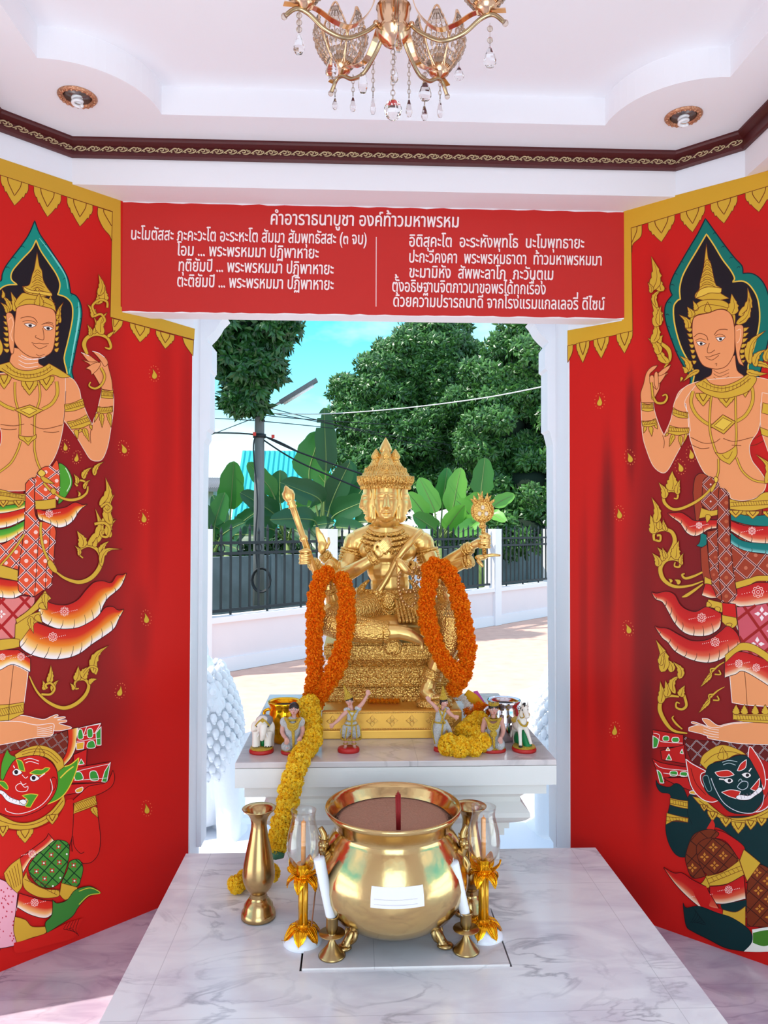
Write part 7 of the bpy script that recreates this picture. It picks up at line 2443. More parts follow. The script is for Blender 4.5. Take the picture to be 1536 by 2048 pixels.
# ------------------------------------------------------------------ small pots on the altar
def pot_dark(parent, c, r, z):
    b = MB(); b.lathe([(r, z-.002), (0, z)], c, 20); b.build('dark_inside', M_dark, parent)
M_goldpot = gold('gold_glazed_pot', (250, 180, 20), .12)
M_silver = mat('mirror_silver', (216, 214, 218), .08, metal=1.0)
for name, px, Y, M_, lb in (('offering_pot', 569, 2.80, M_goldpot, 'shiny gold pot behind the kneeling man figurine'), ('offering_pot', 1008, 2.80, M_silver, 'mirror-bright silver pot behind the white horse figurine')):
    c = at_y(px, 1480, Y); c.z = AZ
    t = thing(name, lb, 'pot', c, 'pots at the altar corners')
    mb = MB(); mb.lathe([(.042, 0), (.046, .004), (.056, .03), (.061, .06), (.060, .09), (.055, .115), (.052, .125), (.058, .135), (.063, .146), (.061, .149), (.055, .140), (.05, .128)], c, 32); mb.build('bowl', M_, t)
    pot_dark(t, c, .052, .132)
    for s in (-1, 1):
        b = MB(); b.tube(cr_path([c+Vector((s*.055, 0, .12)), c+Vector((s*.074, -.004, .112)), c+Vector((s*.072, -.004, .09)), c+Vector((s*.06, 0, .08))], 4), .006, 7); b.build('handle', M_, t)

# ------------------------------------------------------------------ painted figurines
M_skin = mat('figurine_skin', (206, 150, 136), .45); M_hair = mat('figurine_hair', (40, 30, 32), .4)
M_glit = mat('silver_glitter', (206, 210, 214), .32, metal=.3, bump=.9, bscale=320, var=.7, vscale=300, rgb2=(246, 247, 248))
M_gglit = mat('gold_glitter', (214, 170, 40), .35, metal=.5, bump=.9, bscale=320, var=.6, vscale=260, rgb2=(250, 220, 110))
M_base = mat('red_base', (190, 34, 30), .45); M_ivory = mat('ivory_paint', (232, 222, 210), .45, bump=.1, bscale=90)
M_greenp = mat('green_paint', (10, 130, 70), .5); M_black = mat('black_paint', (22, 18, 20), .4); M_eyew = mat('eye_white', (240, 236, 236), .4); M_lip = mat('lip_red', (180, 60, 60), .4)
def figure(name, label, px, py, Y, group='painted clay figurines on the altar'):
    c = at_y(px, py, Y); c.z = AZ
    return thing(name, label, 'figurine', c, group)
def fbase(t, px, py, Y, rx, ry, h, dy=0, gilt=True, sq=False):
    c = at_y(px, py, Y); c.z = AZ
    mb = MB()
    mb.lathe([(1, 0), (1.04, h*.4), (1, h*.8), (.94, h), (0, h)], c, 24, sx=rx, sy=ry)
    o = mb.build('base', M_base, t)
    if gilt:
        mb = MB(); mb.lathe([(.97, h), (.9, h+.005), (0, h+.005)], c, 24, sx=rx, sy=ry); mb.build('gilt_top', M_gglit, o)
    return AZ+h+(.005 if gilt else 0)
def head(t, P, r, hair=True, face=(0, -1, 0), crown=None):
    fx = Vector(face).normalized(); sx = Vector((-fx.y, fx.x, 0))
    b = MB(); b.ell(P, r*.86, r*.9, r*1.12, 14, 10); b.ell(P+fx*r*.25-Vector((0, 0, r*.55)), r*.6, r*.6, r*.55, 10, 8)
    b.tube([P+fx*r*.85+Vector((0, 0, r*.1)), P+fx*r*1.08-Vector((0, 0, r*.25)), P+fx*r*.9-Vector((0, 0, r*.32))], [r*.1, r*.17, r*.08], 6)
    for s in (-1, 1):
        b.ell(P+sx*s*r*.86+fx*.1*r-Vector((0, 0, r*.1)), r*.14, r*.2, r*.3, 8, 6)
    b.tube([P-Vector((0, 0, r*.6)), P-Vector((0, 0, r*1.7))], r*.42, 10)
    h = b.build('head', M_skin, t, remesh=r*.07, smooth_it=1)
    for s in (-1, 1):
        b = MB(); b.ell(P+fx*r*.80+sx*s*r*.36+Vector((0, 0, r*.05)), r*.17, r*.10, r*.12, 8, 6); b.build('eye', M_eyew, h)
        b = MB(); b.ell(P+fx*r*.88+sx*s*r*.36+Vector((0, 0, r*.05)), r*.09, r*.06, r*.10, 8, 6); b.tube(cr_path([P+fx*r*.84+sx*s*r*.15+Vector((0, 0, r*.28)), P+fx*r*.86+sx*s*r*.36+Vector((0, 0, r*.38)), P+fx*r*.72+sx*s*r*.58+Vector((0, 0, r*.28))], 3), r*.045, 5); b.build('pupil_and_brow', M_black, h)
    b = MB(); b.ell(P+fx*r*.84-Vector((0, 0, r*.55)), r*.2, r*.1, r*.08, 8, 6); b.build('lips', M_lip, h)
    if hair:
        b = MB(); b.ell(P-fx*r*.12+Vector((0, 0, r*.28)), r*.96, r*.96, r*1.02, 14, 10); b.ell(P-fx*r*.4-Vector((0, 0, r*.2)), r*.8, r*.66, r*.8, 10, 8); b.build('hair', M_hair, h)
    return h
def limb_mb(b, pts, rad, Y):
    b.tube(cr_path([at_y(p[0], p[1], p[2] if len(p) > 2 else Y) for p in pts], 5), rad, 9)
def tiny_hand(b, px, py, Y, dx, dy):
    c = at_y(px, py, Y); e = at_y(px+dx, py+dy, Y)-c
    b.ell(c+e*.3, .0075, .005, .0085, 8, 6)
    sd = Vector((e.z, 0, -e.x)).normalized()
    for k in range(4):
        o = sd*(k-1.5)*.0034
        b.tube([c+e*.4+o, c+e*(1.15-.12*abs(k-1.3))+o*1.3], [.0021, .0014], 5)
    b.tube([c+e*.1+sd*.006, c+e*.6+sd*.012], [.0022, .0015], 5)

# dancer on the left
Y = 2.665
t = figure('dancer_figurine', 'silver and gold dancer figurine on a round red base with an arm flung up', 697, 1500, Y)
zb = fbase(t, 697, 1502, Y, .038, .030, .016, gilt=False)
b = MB(); 
limb_mb(b, [(691, 1496), (691, 1480), (693, 1465)], [.0055, .0065, .012], Y); limb_mb(b, [(709, 1496), (707, 1480), (706, 1465)], [.0055, .0065, .012], Y)
b.ell(at_y(690, 1497, Y-.008), .007, .014, .005); b.ell(at_y(710, 1497, Y-.008), .007, .014, .005)
b.tube([at_y(701, 1462, Y), at_y(703, 1438, Y), at_y(705, 1420, Y)], [.02, .014, .018], 12)
limb_mb(b, [(696, 1421), (684, 1432), (676, 1441), (666, 1449)], [.0085, .0075, .0065, .005], Y-.01); limb_mb(b, [(714, 1418), (724, 1408), (731, 1397), (735, 1389)], [.0085, .0075, .006, .005], Y-.005)
tiny_hand(b, 666, 1449, Y-.01, -5, 7); tiny_hand(b, 735, 1390, Y-.005, 1, -10)
b.tube([at_y(704, 1420, Y), at_y(700, 1406, Y)], .007, 8)
b.build('body', M_skin, t, remesh=.0016, smooth_it=1)
b = MB(); b.ell(at_y(691, 1463, Y-.004), .019, .021, .024); b.ell(at_y(712, 1463, Y-.004), .019, .021, .024); b.ell(at_y(702, 1452, Y), .028, .022, .018); b.tube([at_y(702, 1450, Y), at_y(703, 1437, Y), at_y(705, 1422, Y)], [.021, .016, .022], 14)
b.ell(at_y(694, 1420, Y-.003), .013, .013, .010); b.ell(at_y(716, 1417, Y-.003), .013, .013, .010)
b.build('costume', M_glit, t, remesh=.002, smooth_it=1)
b = MB()
for s in (-1, 1):
    limb_mb(b, [(704+s*9, 1420, Y-.018), (704, 1436, Y-.020), (703, 1450, Y-.024)], .0028, Y)
for (x0, y0, x1, y1) in ((684, 1450, 682, 1478), (694, 1455, 690, 1480), (704, 1452, 703, 1478), (712, 1452, 714, 1480), (720, 1450, 723, 1476)):
    limb_mb(b, [(x0, y0, Y-.024), ((x0+x1)/2, (y0+y1)/2, Y-.030), (x1, y1, Y-.022)], .0024, Y)
for y, rx in ((1440, 9), (1448, 13), (1477, 20)):
    b.tube([at_y(702, y, Y)+Vector((math.cos(a)*rx*.00178, math.sin(a)*.021, 0)) for a in [2*PI*i/20 for i in range(20)]], .003, 5, closed=True)
b.tube([at_y(704, 1421, Y)+Vector((math.cos(a)*.014, math.sin(a)*.016, 0)) for a in [2*PI*i/16 for i in range(16)]], .004, 5, closed=True)
for px, py in ((691, 1487), (708, 1487)):
    b.tube([at_y(px, py, Y)+Vector((math.cos(a)*.0075, math.sin(a)*.0075, 0)) for a in [2*PI*i/12 for i in range(12)]], .002, 5, closed=True)
b.build('gilt_trim', M_gglit, t)
h = head(t, at_y(699, 1402, Y), .0145, face=(.15, -1, 0))
b = MB(); b.lathe([(.0155, 0), (.017, .004), (.013, .010), (.010, .014), (.0105, .018), (.007, .024), (.0075, .028), (.0045, .034), (.005, .038), (.001, .052)], at_y(697, 1397, Y), 12, axis=(-.35, 0, 1)); b.build('spired_headdress', M_gglit, h)

# dancer on the right
Y = 2.665
t = figure('dancer_figurine', 'dancer figurine in a long silver skirt turned sideways behind yellow flowers', 886, 1500, Y)
zb = fbase(t, 888, 1501, Y, .036, .028, .014, gilt=False)
b = MB()
limb_mb(b, [(874, 1496), (874, 1480), (878, 1465)], [.0055, .0065, .012], Y); limb_mb(b, [(886, 1496), (886, 1480), (886, 1465)], [.0055, .0065, .012], Y+.01)
b.ell(at_y(877, 1497, Y-.006), .010, .009, .005); b.ell(at_y(889, 1497, Y+.005), .010, .009, .005)
b.tube([at_y(880, 1462, Y), at_y(880, 1440, Y), at_y(884, 1422, Y)], [.018, .013, .016], 12)
limb_mb(b, [(877, 1422), (870, 1413), (863, 1406), (857, 1401)], [.0085, .0075, .006, .005], Y-.006); limb_mb(b, [(893, 1420), (901, 1428), (906, 1432), (911, 1434)], [.0085, .0075, .006, .005], Y-.012)
tiny_hand(b, 858, 1402, Y-.006, -4, -9); tiny_hand(b, 910, 1434, Y-.012, 8, 1)
b.tube([at_y(885, 1422, Y), at_y(887, 1408, Y)], .007, 8)
b.build('body', M_skin, t, remesh=.0016, smooth_it=1)
b = MB(); b.tube(cr_path([at_y(877, 1491, Y), at_y(876, 1470, Y), at_y(880, 1452, Y), at_y(879, 1438, Y), at_y(884, 1421, Y)], 4), [.015, .020, .026, .016, .021], 14); b.tube(cr_path([at_y(890, 1440, Y-.005), at_y(898, 1458, Y), at_y(904, 1474, Y+.003)], 4), [.006, .009, .004], 8); b.ell(at_y(893, 1419, Y-.003), .012, .012, .010)
b.build('costume', M_glit, t, remesh=.002, smooth_it=1)
b = MB()
limb_mb(b, [(892, 1416, Y-.018), (886, 1432, Y-.022), (882, 1446, Y-.026)], .0028, Y); limb_mb(b, [(878, 1418, Y-.018), (884, 1434, Y-.022), (890, 1448, Y-.024)], .0028, Y)
limb_mb(b, [(886, 1448, Y-.026), (883, 1470, Y-.024), (881, 1490, Y-.018)], .003, Y); limb_mb(b, [(866, 1440, Y-.01), (864, 1460, Y-.012), (870, 1488, Y-.010)], .0024, Y)
b.tube([at_y(880, 1443, Y)+Vector((math.cos(a)*.020, math.sin(a)*.020, 0)) for a in [2*PI*i/18 for i in range(18)]], .0032, 5, closed=True)
b.tube([at_y(885, 1421, Y)+Vector((math.cos(a)*.014, math.sin(a)*.015, 0)) for a in [2*PI*i/16 for i in range(16)]], .004, 5, closed=True)
b.build('gilt_trim', M_gglit, t)
h = head(t, at_y(888, 1404, Y), .0145, face=(.75, -.65, 0))
b = MB(); b.lathe([(.0155, 0), (.017, .004), (.013, .010), (.010, .014), (.0105, .018), (.007, .024), (.0075, .028), (.0045, .034), (.005, .038), (.001, .048)], at_y(887, 1398, Y), 12, axis=(-.05, 0, 1)); b.build('spired_headdress', M_gglit, h)

# kneeling figures
def kneeler(label, px, Y, yb, woman):
    t = figure('kneeling_figurine', label, px, yb, Y)
    s = 1
    fbase(t, px, yb, Y, .045 if woman else .04, .034, .012)
    X = lambda dx, py, dy=0: at_y(px+dx, py, Y+dy)
    b = MB()
    b.ell(X(-10, 1492, -.010), .020, .030, .014); b.ell(X(12, 1488, -.012), .018, .028, .018)
    b.tube([X(0, 1488, .006), X(0, 1465, .004), X(1, 1444)], [.026, .020, .026], 12)
    b.ell(X(-15, 1441), .012, .012, .012); b.ell(X(16, 1441), .012, .012, .012)
    for sg, ex, hx, hy in ((-1, -20, -12, 1478), (1, 20, 15, 1476)):
        b.tube(cr_path([X(sg*16, 1442), X(ex, 1458, .002), X(ex-sg*1, 1468, -.008), X(hx, hy, -.03)], 5), [.0105, .009, .008, .006], 9)
        c = X(hx, hy+2, -.033); b.ell(c, .0085, .006, .010, 8, 6)
        for k in range(4):
            b.tube([c+Vector(((k-1.5)*.0036, -.003, -.004)), c+Vector(((k-1.5)*.0042, -.003, -.017+.002*abs(k-1.5)))], [.0022, .0016], 5)
        b.tube([c+Vector((-sg*.007, -.002, .002)), c+Vector((-sg*.011, -.004, -.008))], [.0024, .0016], 5)
    b.build('body', M_skin, t, remesh=.0018, smooth_it=1)
    b = MB()
    b.ell(X(-10, 1492, -.008), .023, .032, .017); b.ell(X(12, 1488, -.010), .021, .031, .021); b.ell(X(0, 1488, .012), .034, .026, .020)
    if woman:
        b.tube([X(0, 1486, .005), X(0, 1465, .003), X(1, 1447)], [.028, .021, .026], 14)
    else:
        b.tube([X(0, 1486, .005), X(0, 1465, .003), X(0, 1442)], [.029, .026, .031], 14); b.ell(X(-17, 1444), .0145, .015, .017); b.ell(X(17, 1444), .0145, .015, .017); b.tube([X(0, 1442), X(0, 1434)], [.02, .013], 10)
    b.build('costume', M_glit, t, remesh=.002, smooth_it=1)
    b = MB()
    for k in range(3):
        b.tube(cr_path([X(-15+k*3, 1436+k*2, -.018), X(-8, 1446+k*4, -.028), X(0, 1450+k*5, -.032), X(9, 1446+k*4, -.028), X(16-k*3, 1436+k*2, -.018)], 4), .005, 6)
    b.tube([X(1, 1462, -.030), X(2, 1480, -.036), X(2, 1496, -.04)], [.006, .005, .004], 7)
    if woman: b.ell(X(1, 1468, -.030), .013, .008, .013, 10, 8)
    b.tube([X(0, 1438)+Vector((math.cos(a)*.018, math.sin(a)*.018, 0)) for a in [2*PI*i/18 for i in range(18)]], .004, 5, closed=True)
    b.build('gilt_trim', M_gglit, t)
    h = head(t, X(1 if woman else 3, 1418, -.002), .0185)
    if woman:
        b = MB(); P = X(1, 1410, 0)
        b.lathe([(.0175, -.001), (.0185, .004), (.0165, .008)], P, 16)
        for k in range(7):
            a = -PI*(k+.5)/7
            b.tube([P+Vector((math.cos(a)*.017, math.sin(a)*.017, .003)), P+Vector((math.cos(a)*.017, math.sin(a)*.017, .014-.001*abs(k-3)))], [.0045, .001], 5)
        b.build('crown', M_gglit, h)
    return t
kneeler('kneeling man figurine in silver robes beside the gold pot', 585, 2.655, 1508, False)
kneeler('kneeling woman figurine with a gold crown in front of the silver pot', 986, 2.655, 1502, True)

# elephant
Y = 2.67
t = figure('elephant_figurine', 'white elephant figurine with a grey cap at the left end of the altar', 523, 1500, Y)
fbase(t, 523, 1503, Y, .042, .042, .014)
b = MB(); X = lambda px, py, dy=0: at_y(px, py, Y+dy)
b.ell(X(530, 1457, .035), .036, .045, .034); b.ell(X(525, 1448, -.006), .027, .026, .030)
for px, dy in ((513, -.008), (537, -.004), (520, .06), (542, .06)):
    b.tube([X(px, 1462, dy), X(px-1, 1480, dy-.002), X(px-1, 1493, dy-.004)], [.015, .0135, .0145], 12)
b.tube(cr_path([X(527, 1450, -.024), X(526, 1464, -.036), X(525, 1474, -.034), X(523, 1480, -.028)], 5), [.015, .012, .009, .007], 10)
b.tube([X(545, 1455, .075), X(549, 1470, .08)], [.004, .003], 6)
body_e = b.build('body', M_ivory, t, remesh=.0022, smooth_it=2)
for s, px in ((-1, 509), (1, 543)):
    b = MB(); b.ell(X(px, 1456, .004), .0125, .006, .024, 12, 8); b.build('ear', M_ivory, t)
    b = MB(); b.tube([X(525+s*7, 1466, -.030), X(525+s*10, 1474, -.040)], [.003, .0012], 6); b.build('tusk', M_eyew, t)
    b = MB(); b.ell(X(525+s*11, 1453, -.024), .003, .002, .0035, 8, 6); b.build('eye', M_black, t)
b = MB(); b.ell(X(529, 1441, .012), .031, .040, .020); b.build('saddle_cap', mat('grey_cap', (132, 134, 142), .5), t)
b = MB()
for s in (-1, 1):
    b.tube(cr_path([X(525, 1438, -.026), X(525+s*8, 1444, -.027), X(525+s*14, 1452, -.02)], 4), .003, 6)
b.ell(X(525, 1441, -.028), .006, .004, .009, 8, 6); b.build('gilt_trim', M_gglit, t)
b = MB(); b.ell(X(527, 1482, .03), .012, .03, .025); b.build('grass_support', M_greenp, t)
b = MB()
for px in (508, 512, 517, 532, 537, 542):
    b.ell(X(px, 1493, -.020), .0028, .002, .0024, 6, 5)
b.build('toenails', M_black, t)

# horse
Y = 2.66
t = figure('horse_figurine', 'white horse figurine with gold harness at the right end of the altar', 1048, 1498, Y)
fbase(t, 1048, 1500, Y, .042, .045, .014)
b = MB(); X = lambda px, py, dy=0: at_y(px, py, Y+dy)
b.ell(X(1036, 1448, .03), .021, .05, .022); b.ell(X(1044, 1446, -.006), .019, .022, .024)
b.tube(cr_path([X(1043, 1445, 0), X(1046, 1430, -.012), X(1049, 1420, -.018)], 4), [.021, .016, .014], 10)
b.ell(X(1050, 1418, -.022), .0125, .016, .016); b.tube([X(1050, 1420, -.026), X(1054, 1432, -.046), X(1055, 1436, -.050)], [.012, .009, .0085], 10)
for px, px2, dy, yb in ((1039, 1041, -.02, 1493), (1051, 1062, -.022, 1488)):
    b.tube(cr_path([X(px, 1455, dy+.008), X((px+px2)/2, 1470, dy-.004), X(px2, yb, dy-.006)], 4), [.010, .0065, .0058], 9)
for px, dy in ((1030, .065), (1042, .068)):
    b.tube(cr_path([X(px, 1456, dy), X(px-1, 1470, dy+.01), X(px, 1488, dy)], 4), [.013, .007, .006], 9)
b.tube(cr_path([X(1030, 1442, .08), X(1024, 1455, .09), X(1022, 1475, .085)], 4), [.006, .008, .003], 7)
b.build('body', M_ivory, t, remesh=.002, smooth_it=1)
for px in (1043, 1055):
    b = MB(); b.tube([X(px, 1414, -.012), X(px+.5, 1403, -.014)], [.0052, .0012], 7); b.build('ear', M_ivory, t)
    b = MB(); b.ell(X(1050+(px-1049)*.9, 1420, -.035), .0022, .002, .003, 6, 5); b.build('eye', M_black, t)
b = MB(); b.tube(cr_path([X(1049, 1406, -.024), X(1049, 1414, -.032)], 3), [.005, .002], 7); b.tube(cr_path([X(1046, 1408, -.004), X(1041, 1424, .008), X(1038, 1440, .02)], 4), [.004, .006, .003], 6); b.build('mane', M_black, t)
b = MB()
b.tube([X(1053, 1429, -.040)+Vector((math.cos(a)*.0105, math.sin(a)*.006, math.sin(a)*.008)) for a in [2*PI*i/14 for i in range(14)]], .0022, 5, closed=True)
b.tube(cr_path([X(1036, 1440, -.018), X(1043, 1450, -.030), X(1052, 1452, -.030), X(1056, 1444, -.018)], 4), .0036, 6)
b.tube(cr_path([X(1038, 1420, -.01), X(1042, 1436, -.025), X(1054, 1430, -.046)], 4), .002, 5)
b.ell(X(1034, 1440, .03), .022, .026, .012)
b.build('gold_harness', M_gglit, t)
b = MB(); b.tube(cr_path([X(1050, 1455, .005), X(1050, 1475, .0), X(1056, 1494, -.01)], 4), [.010, .013, .016], 9); b.ell(X(1036, 1478, .04), .014, .03, .026); b.build('grass_support', M_greenp, t)
b = MB()
b.ell(X(1041, 1493, -.028), .0075, .008, .005, 8, 6); b.build('hoof', M_black, t)

# ------------------------------------------------------------------ brass incense pot
def brass(name, rgb, rough, var=.5):
    return mat(name, rgb, rough, metal=1.0, bump=.05, bscale=14, var=var, vscale=9, rgb2=tuple(int(v*.72) for v in rgb))
M_brass = mat('polished_brass', (222, 190, 132), .16, metal=1.0, bump=.16, bscale=15, var=.45, vscale=7, rgb2=(196, 160, 98))
M_brassd = brass('aged_brass', (188, 158, 108), .28)
M_sand = mat('incense_sand', (186, 138, 112), .95, bump=.6, bscale=150, var=.5, vscale=200, rgb2=(160, 112, 88))
PC = at_y(786, 1740, 2.22); PC.z = PH+.006
zz = lambda z: z-PC.z
t = thing('incense_pot', 'large round polished brass incense pot on three scroll feet', 'pot', PC)
prof = [(0, .289), (.05, .290), (.10, .296), (.145, .311), (.180, .337), (.205, .369), (.2185, .403), (.2225, .432), (.2185, .468), (.2065, .503), (.190, .535), (.176, .557), (.169, .568), (.172, .580), (.182, .598), (.192, .612), (.198, .620), (.2005, .626), (.199, .631), (.194, .631), (.186, .618), (.176, .602), (.166, .585), (.160, .566), (.160, .55), (0, .55)]
mb = MB(); mb.lathe([(r, zz(z)) for r, z in prof], PC, 72); mb.build('bowl', M_brass, t)
mb = MB()
rs = [(0, .594), (.05, .595), (.11, .592), (.150, .594), (.171, .592)]
mb.lathe([(r, zz(z)) for r, z in rs[::-1]], PC, 48); mb.build('sand', M_sand, t)
for k, a in enumerate((R(-149), R(-31), R(90))):
    d = Vector((math.cos(a), math.sin(a), 0)); e = Vector((-d.y, d.x, 0))
    mb = MB()
    mb.tube(cr_path([PC+d*.120+Vector((0, 0, .050)), PC+d*.142+Vector((0, 0, .038)), PC+d*.155+Vector((0, 0, .020)), PC+d*.160+Vector((0, 0, .010))], 5), [.013, .015, .014, .018], 9)
    for s in (-1, 1):
        sp_ = [PC+d*(.136+.004*j)+e*s*(.006+.020*math.sin(j*.9)*(1-j*.09))+Vector((0, 0, .050-.006*j+.010*math.cos(j*.9))) for j in range(8)]
        mb.tube(cr_path(sp_, 3), [.008, .004], 7)
    for j in range(3):
        mb.ell(PC+d*(.148+j*.010)+Vector((0, 0, .028-j*.008)), .013, .013, .010, 10, 7)
    mb.ell(PC+d*.168+Vector((0, 0, .0095)), .024, .020, .0093, 12, 8)
    mb.build('scroll_foot', M_brassd, t)
for s in (-1, 1):
    mb = MB(); bx = PC+Vector((s*.185, -.03, .27))
    mb.tube(cr_path([bx+Vector((-s*.005, 0, -.05)), bx+Vector((s*.012, -.008, -.03)), bx+Vector((s*.020, -.012, 0)), bx+Vector((s*.016, -.008, .03)), bx+Vector((s*.028, -.004, .055))], 5), [.012, .014, .013, .010, .007], 9)
    mb.ell(bx+Vector((s*.018, -.016, .010)), .016, .018, .016, 12, 8)
    mb.ell(bx+Vector((s*.022, -.030, .004)), .009, .012, .008, 10, 7)
    for q in (-1, 1):
        mb.ell(bx+Vector((s*.016+q*.009, -.028, .018)), .004, .004, .004, 8, 6)
        mb.tube([bx+Vector((s*.016+q*.010, -.012, .022)), bx+Vector((s*.018+q*.014, -.008, .036))], [.004, .001], 6)
    mb.tube(cr_path([bx+Vector((s*.012, -.012, -.025)), bx+Vector((s*.030, -.020, -.05)), bx+Vector((s*.018, -.022, -.078)), bx+Vector((s*.002, -.018, -.066))], 5), [.008, .009, .007, .004], 8)
    mb.build('beast_handle', M_brassd, t)
mb = MB(); n = 16
vs = []
for i in range(n+1):
    for j in range(5):
        px = 742+106*i/n; pyy = 1766+(1808-1766)*j/4+(0 if i < n*.7 else (i-n*.7)*.35*(-1 if j == 0 else -.5))
        z = .490-.052*(j/4)+.001*i/n
        ang = math.asin(max(-1, min(1, (at_y(px, 1787, 2.005).x-PC.x)/.218)))
        rr = .2200
        # radius of the bowl at this height
        for (r0, z0), (r1, z1) in zip(prof[:14], prof[1:14]):
            if z0 <= z <= z1:
                rr = r0+(r1-r0)*(z-z0)/(z1-z0)+.0015
        vs.append((PC.x+rr*math.sin(ang), PC.y-rr*math.cos(ang), z))
fs = [(i*5+j, (i+1)*5+j, (i+1)*5+j+1, i*5+j+1) for i in range(n) for j in range(4)]
mb.add(vs, fs); lab = mb.build('paper_label', mat('label_paper', (236, 230, 234), .7), t)
mb = MB()
for j in range(4):
    for i in range(1, n-2):
        a_, b_ = vs[i*5+j], vs[(i+1)*5+j]
        o_ = Vector((0, -.0006, -.004))
        mb.tube([Vector(a_)+o_, Vector(b_)+o_], .0005, 4)
mb.build('faint_print_lines', mat('faint_print', (196, 190, 200), .8), lab)
M_stick = mat('red_incense', (140, 18, 22), .7)
rnd = random.Random(5)
SL = ['red incense stick at the left of the bundle in the pot', 'tall middle red incense stick standing in the pot', 'red incense stick at the right of the bundle in the pot', 'short red incense stick behind the bundle in the pot']
for k, (dx, top) in enumerate(((-3.5, 1586), (0, 1581), (3.5, 1585), (1.2, 1592))):
    a, b_ = at_y(797+dx*.7, 1651, 2.105+.01*(k == 3)), at_y(796+dx, top, 2.115+.012*(k == 3))
    mb = MB(); mb.tube([a-Vector((0, 0, .012)), a+(b_-a)*.94], .0032, 7); mb.tube([a+(b_-a)*.94, b_], [.0014, .001], 5)
    o = mb.build('incense_stick', M_stick); tag(o, SL[k], 'incense stick', 'incense sticks in the pot')
mb = MB(); mb.tube([at_y(623, 1853, 2.16), at_y(632, 1770, 2.20)], .0022, 5)
o = mb.build('incense_stick', mat('brown_stick', (150, 96, 70), .8)); tag(o, 'thin brown stick leaning beside the left lantern stem', 'stick')

# ------------------------------------------------------------------ brass vases, lanterns, candlesticks
def vase(label, px, Y):
    c = at_y(px, 1820, Y); c.z = PH
    mb = MB()
    mb.lathe([(.044, 0), (.053, .003), (.053, .012), (.050, .022), (.046, .026), (.044, .040), (.032, .056), (.024, .062), (.027, .066), (.024, .072), (.027, .078), (.040, .094), (.048, .116), (.0495, .135), (.046, .165), (.038, .205), (.029, .245), (.024, .275), (.0235, .29), (.028, .306), (.038, .320), (.050, .330), (.052, .333),
              (.050, .334), (.036, .322), (.024, .306), (.019, .28), (.0, .27)], c, 40)
    o = mb.build('brass_vase', M_brassv, smooth=True)
    return tag(o, label, 'vase', 'brass flower vases')
M_brassv = brass('vase_brass', (204, 170, 116), .22, .6)
vase('tall brass vase with a flared lip left of the incense pot', 517, 2.335)
vase('tall brass vase half hidden behind the right glass lantern', 940, 2.335)

def thin_glass(name, base, edge):
    M = bpy.data.materials.new(name)
    M.use_nodes = True
    N, L = M.node_tree.nodes, M.node_tree.links
    N.remove(N['Principled BSDF'])
    lw = N.new('ShaderNodeLayerWeight'); lw.inputs['Blend'].default_value = .30
    mr = N.new('ShaderNodeMapRange'); mr.inputs['To Min'].default_value = base; mr.inputs['To Max'].default_value = edge
    tr = N.new('ShaderNodeBsdfTransparent'); tr.inputs['Color'].default_value = (.985, .985, .985, 1)
    gl = N.new('ShaderNodeBsdfGlossy'); gl.inputs['Roughness'].default_value = .03
    mx = N.new('ShaderNodeMixShader')
    L.new(lw.outputs['Facing'], mr.inputs['Value']); L.new(mr.outputs[0], mx.inputs[0])
    L.new(tr.outputs[0], mx.inputs[1]); L.new(gl.outputs[0], mx.inputs[2]); L.new(mx.outputs[0], N['Material Output'].inputs['Surface'])
    return M
M_glass = thin_glass('clear_glass', .035, .42)
M_goldfoil = gold('gold_foil', (246, 176, 24), .16)
M_amber = mat('amber_stem', (226, 160, 20), .12, metal=.6, coat=.5)
M_porc = mat('white_porcelain', (238, 240, 248), .2)
M_orangew = mat('orange_candle', (240, 150, 40), .5)
M_whitew = mat('white_wax', (240, 240, 244), .45)
def petal(mb, c, a, r0, z0, pts, w):
    """Lotus petal: pts are (radius, height) along its spine."""
    d = Vector((math.cos(a), math.sin(a), 0)); e = Vector((-d.y, d.x, 0))
    n = 8; v, f = [], []
    sp = cr_path([Vector((p[0], 0, p[1])) for p in pts], 4)
    for i, p_ in enumerate(sp):
        u = i/(len(sp)-1)
        ww = w*math.sin(PI*(.12+.88*u)**.9)*(1 if u < .99 else .1)+.001
        cc = c+d*p_.x+Vector((0, 0, p_.z))
        v += [cc+e*ww*k_/2-(d*.003+Vector((0, 0, .002)))*(abs(k_)**2/4) for k_ in (-2, -1, 0, 1, 2)]
    m_ = len(sp)
    f = [(i*5+k, i*5+k+1, i*5+k+6, i*5+k+5) for i in range(m_-1) for k in range(4)]
    mb.add(v, f)
    off = Vector((d.x*.0015, d.y*.0015, .0015))
    for q in (.35, .65):
        P = [c+d*p_.x*1.0+Vector((0, 0, p_.z))+off+e*(w*q*math.sin(PI*(.12+.88*i/(m_-1))**.9))*s_ for s_ in (1,) for i, p_ in enumerate(sp)][1:-2]
        P2 = [c+d*p_.x+Vector((0, 0, p_.z))+off-e*(w*q*math.sin(PI*(.12+.88*i/(m_-1))**.9)) for i, p_ in enumerate(sp)][1:-2]
        mb.tube(P+[c+d*sp[-2].x+Vector((0, 0, sp[-2].z))+off]+P2[::-1], .0013, 4)
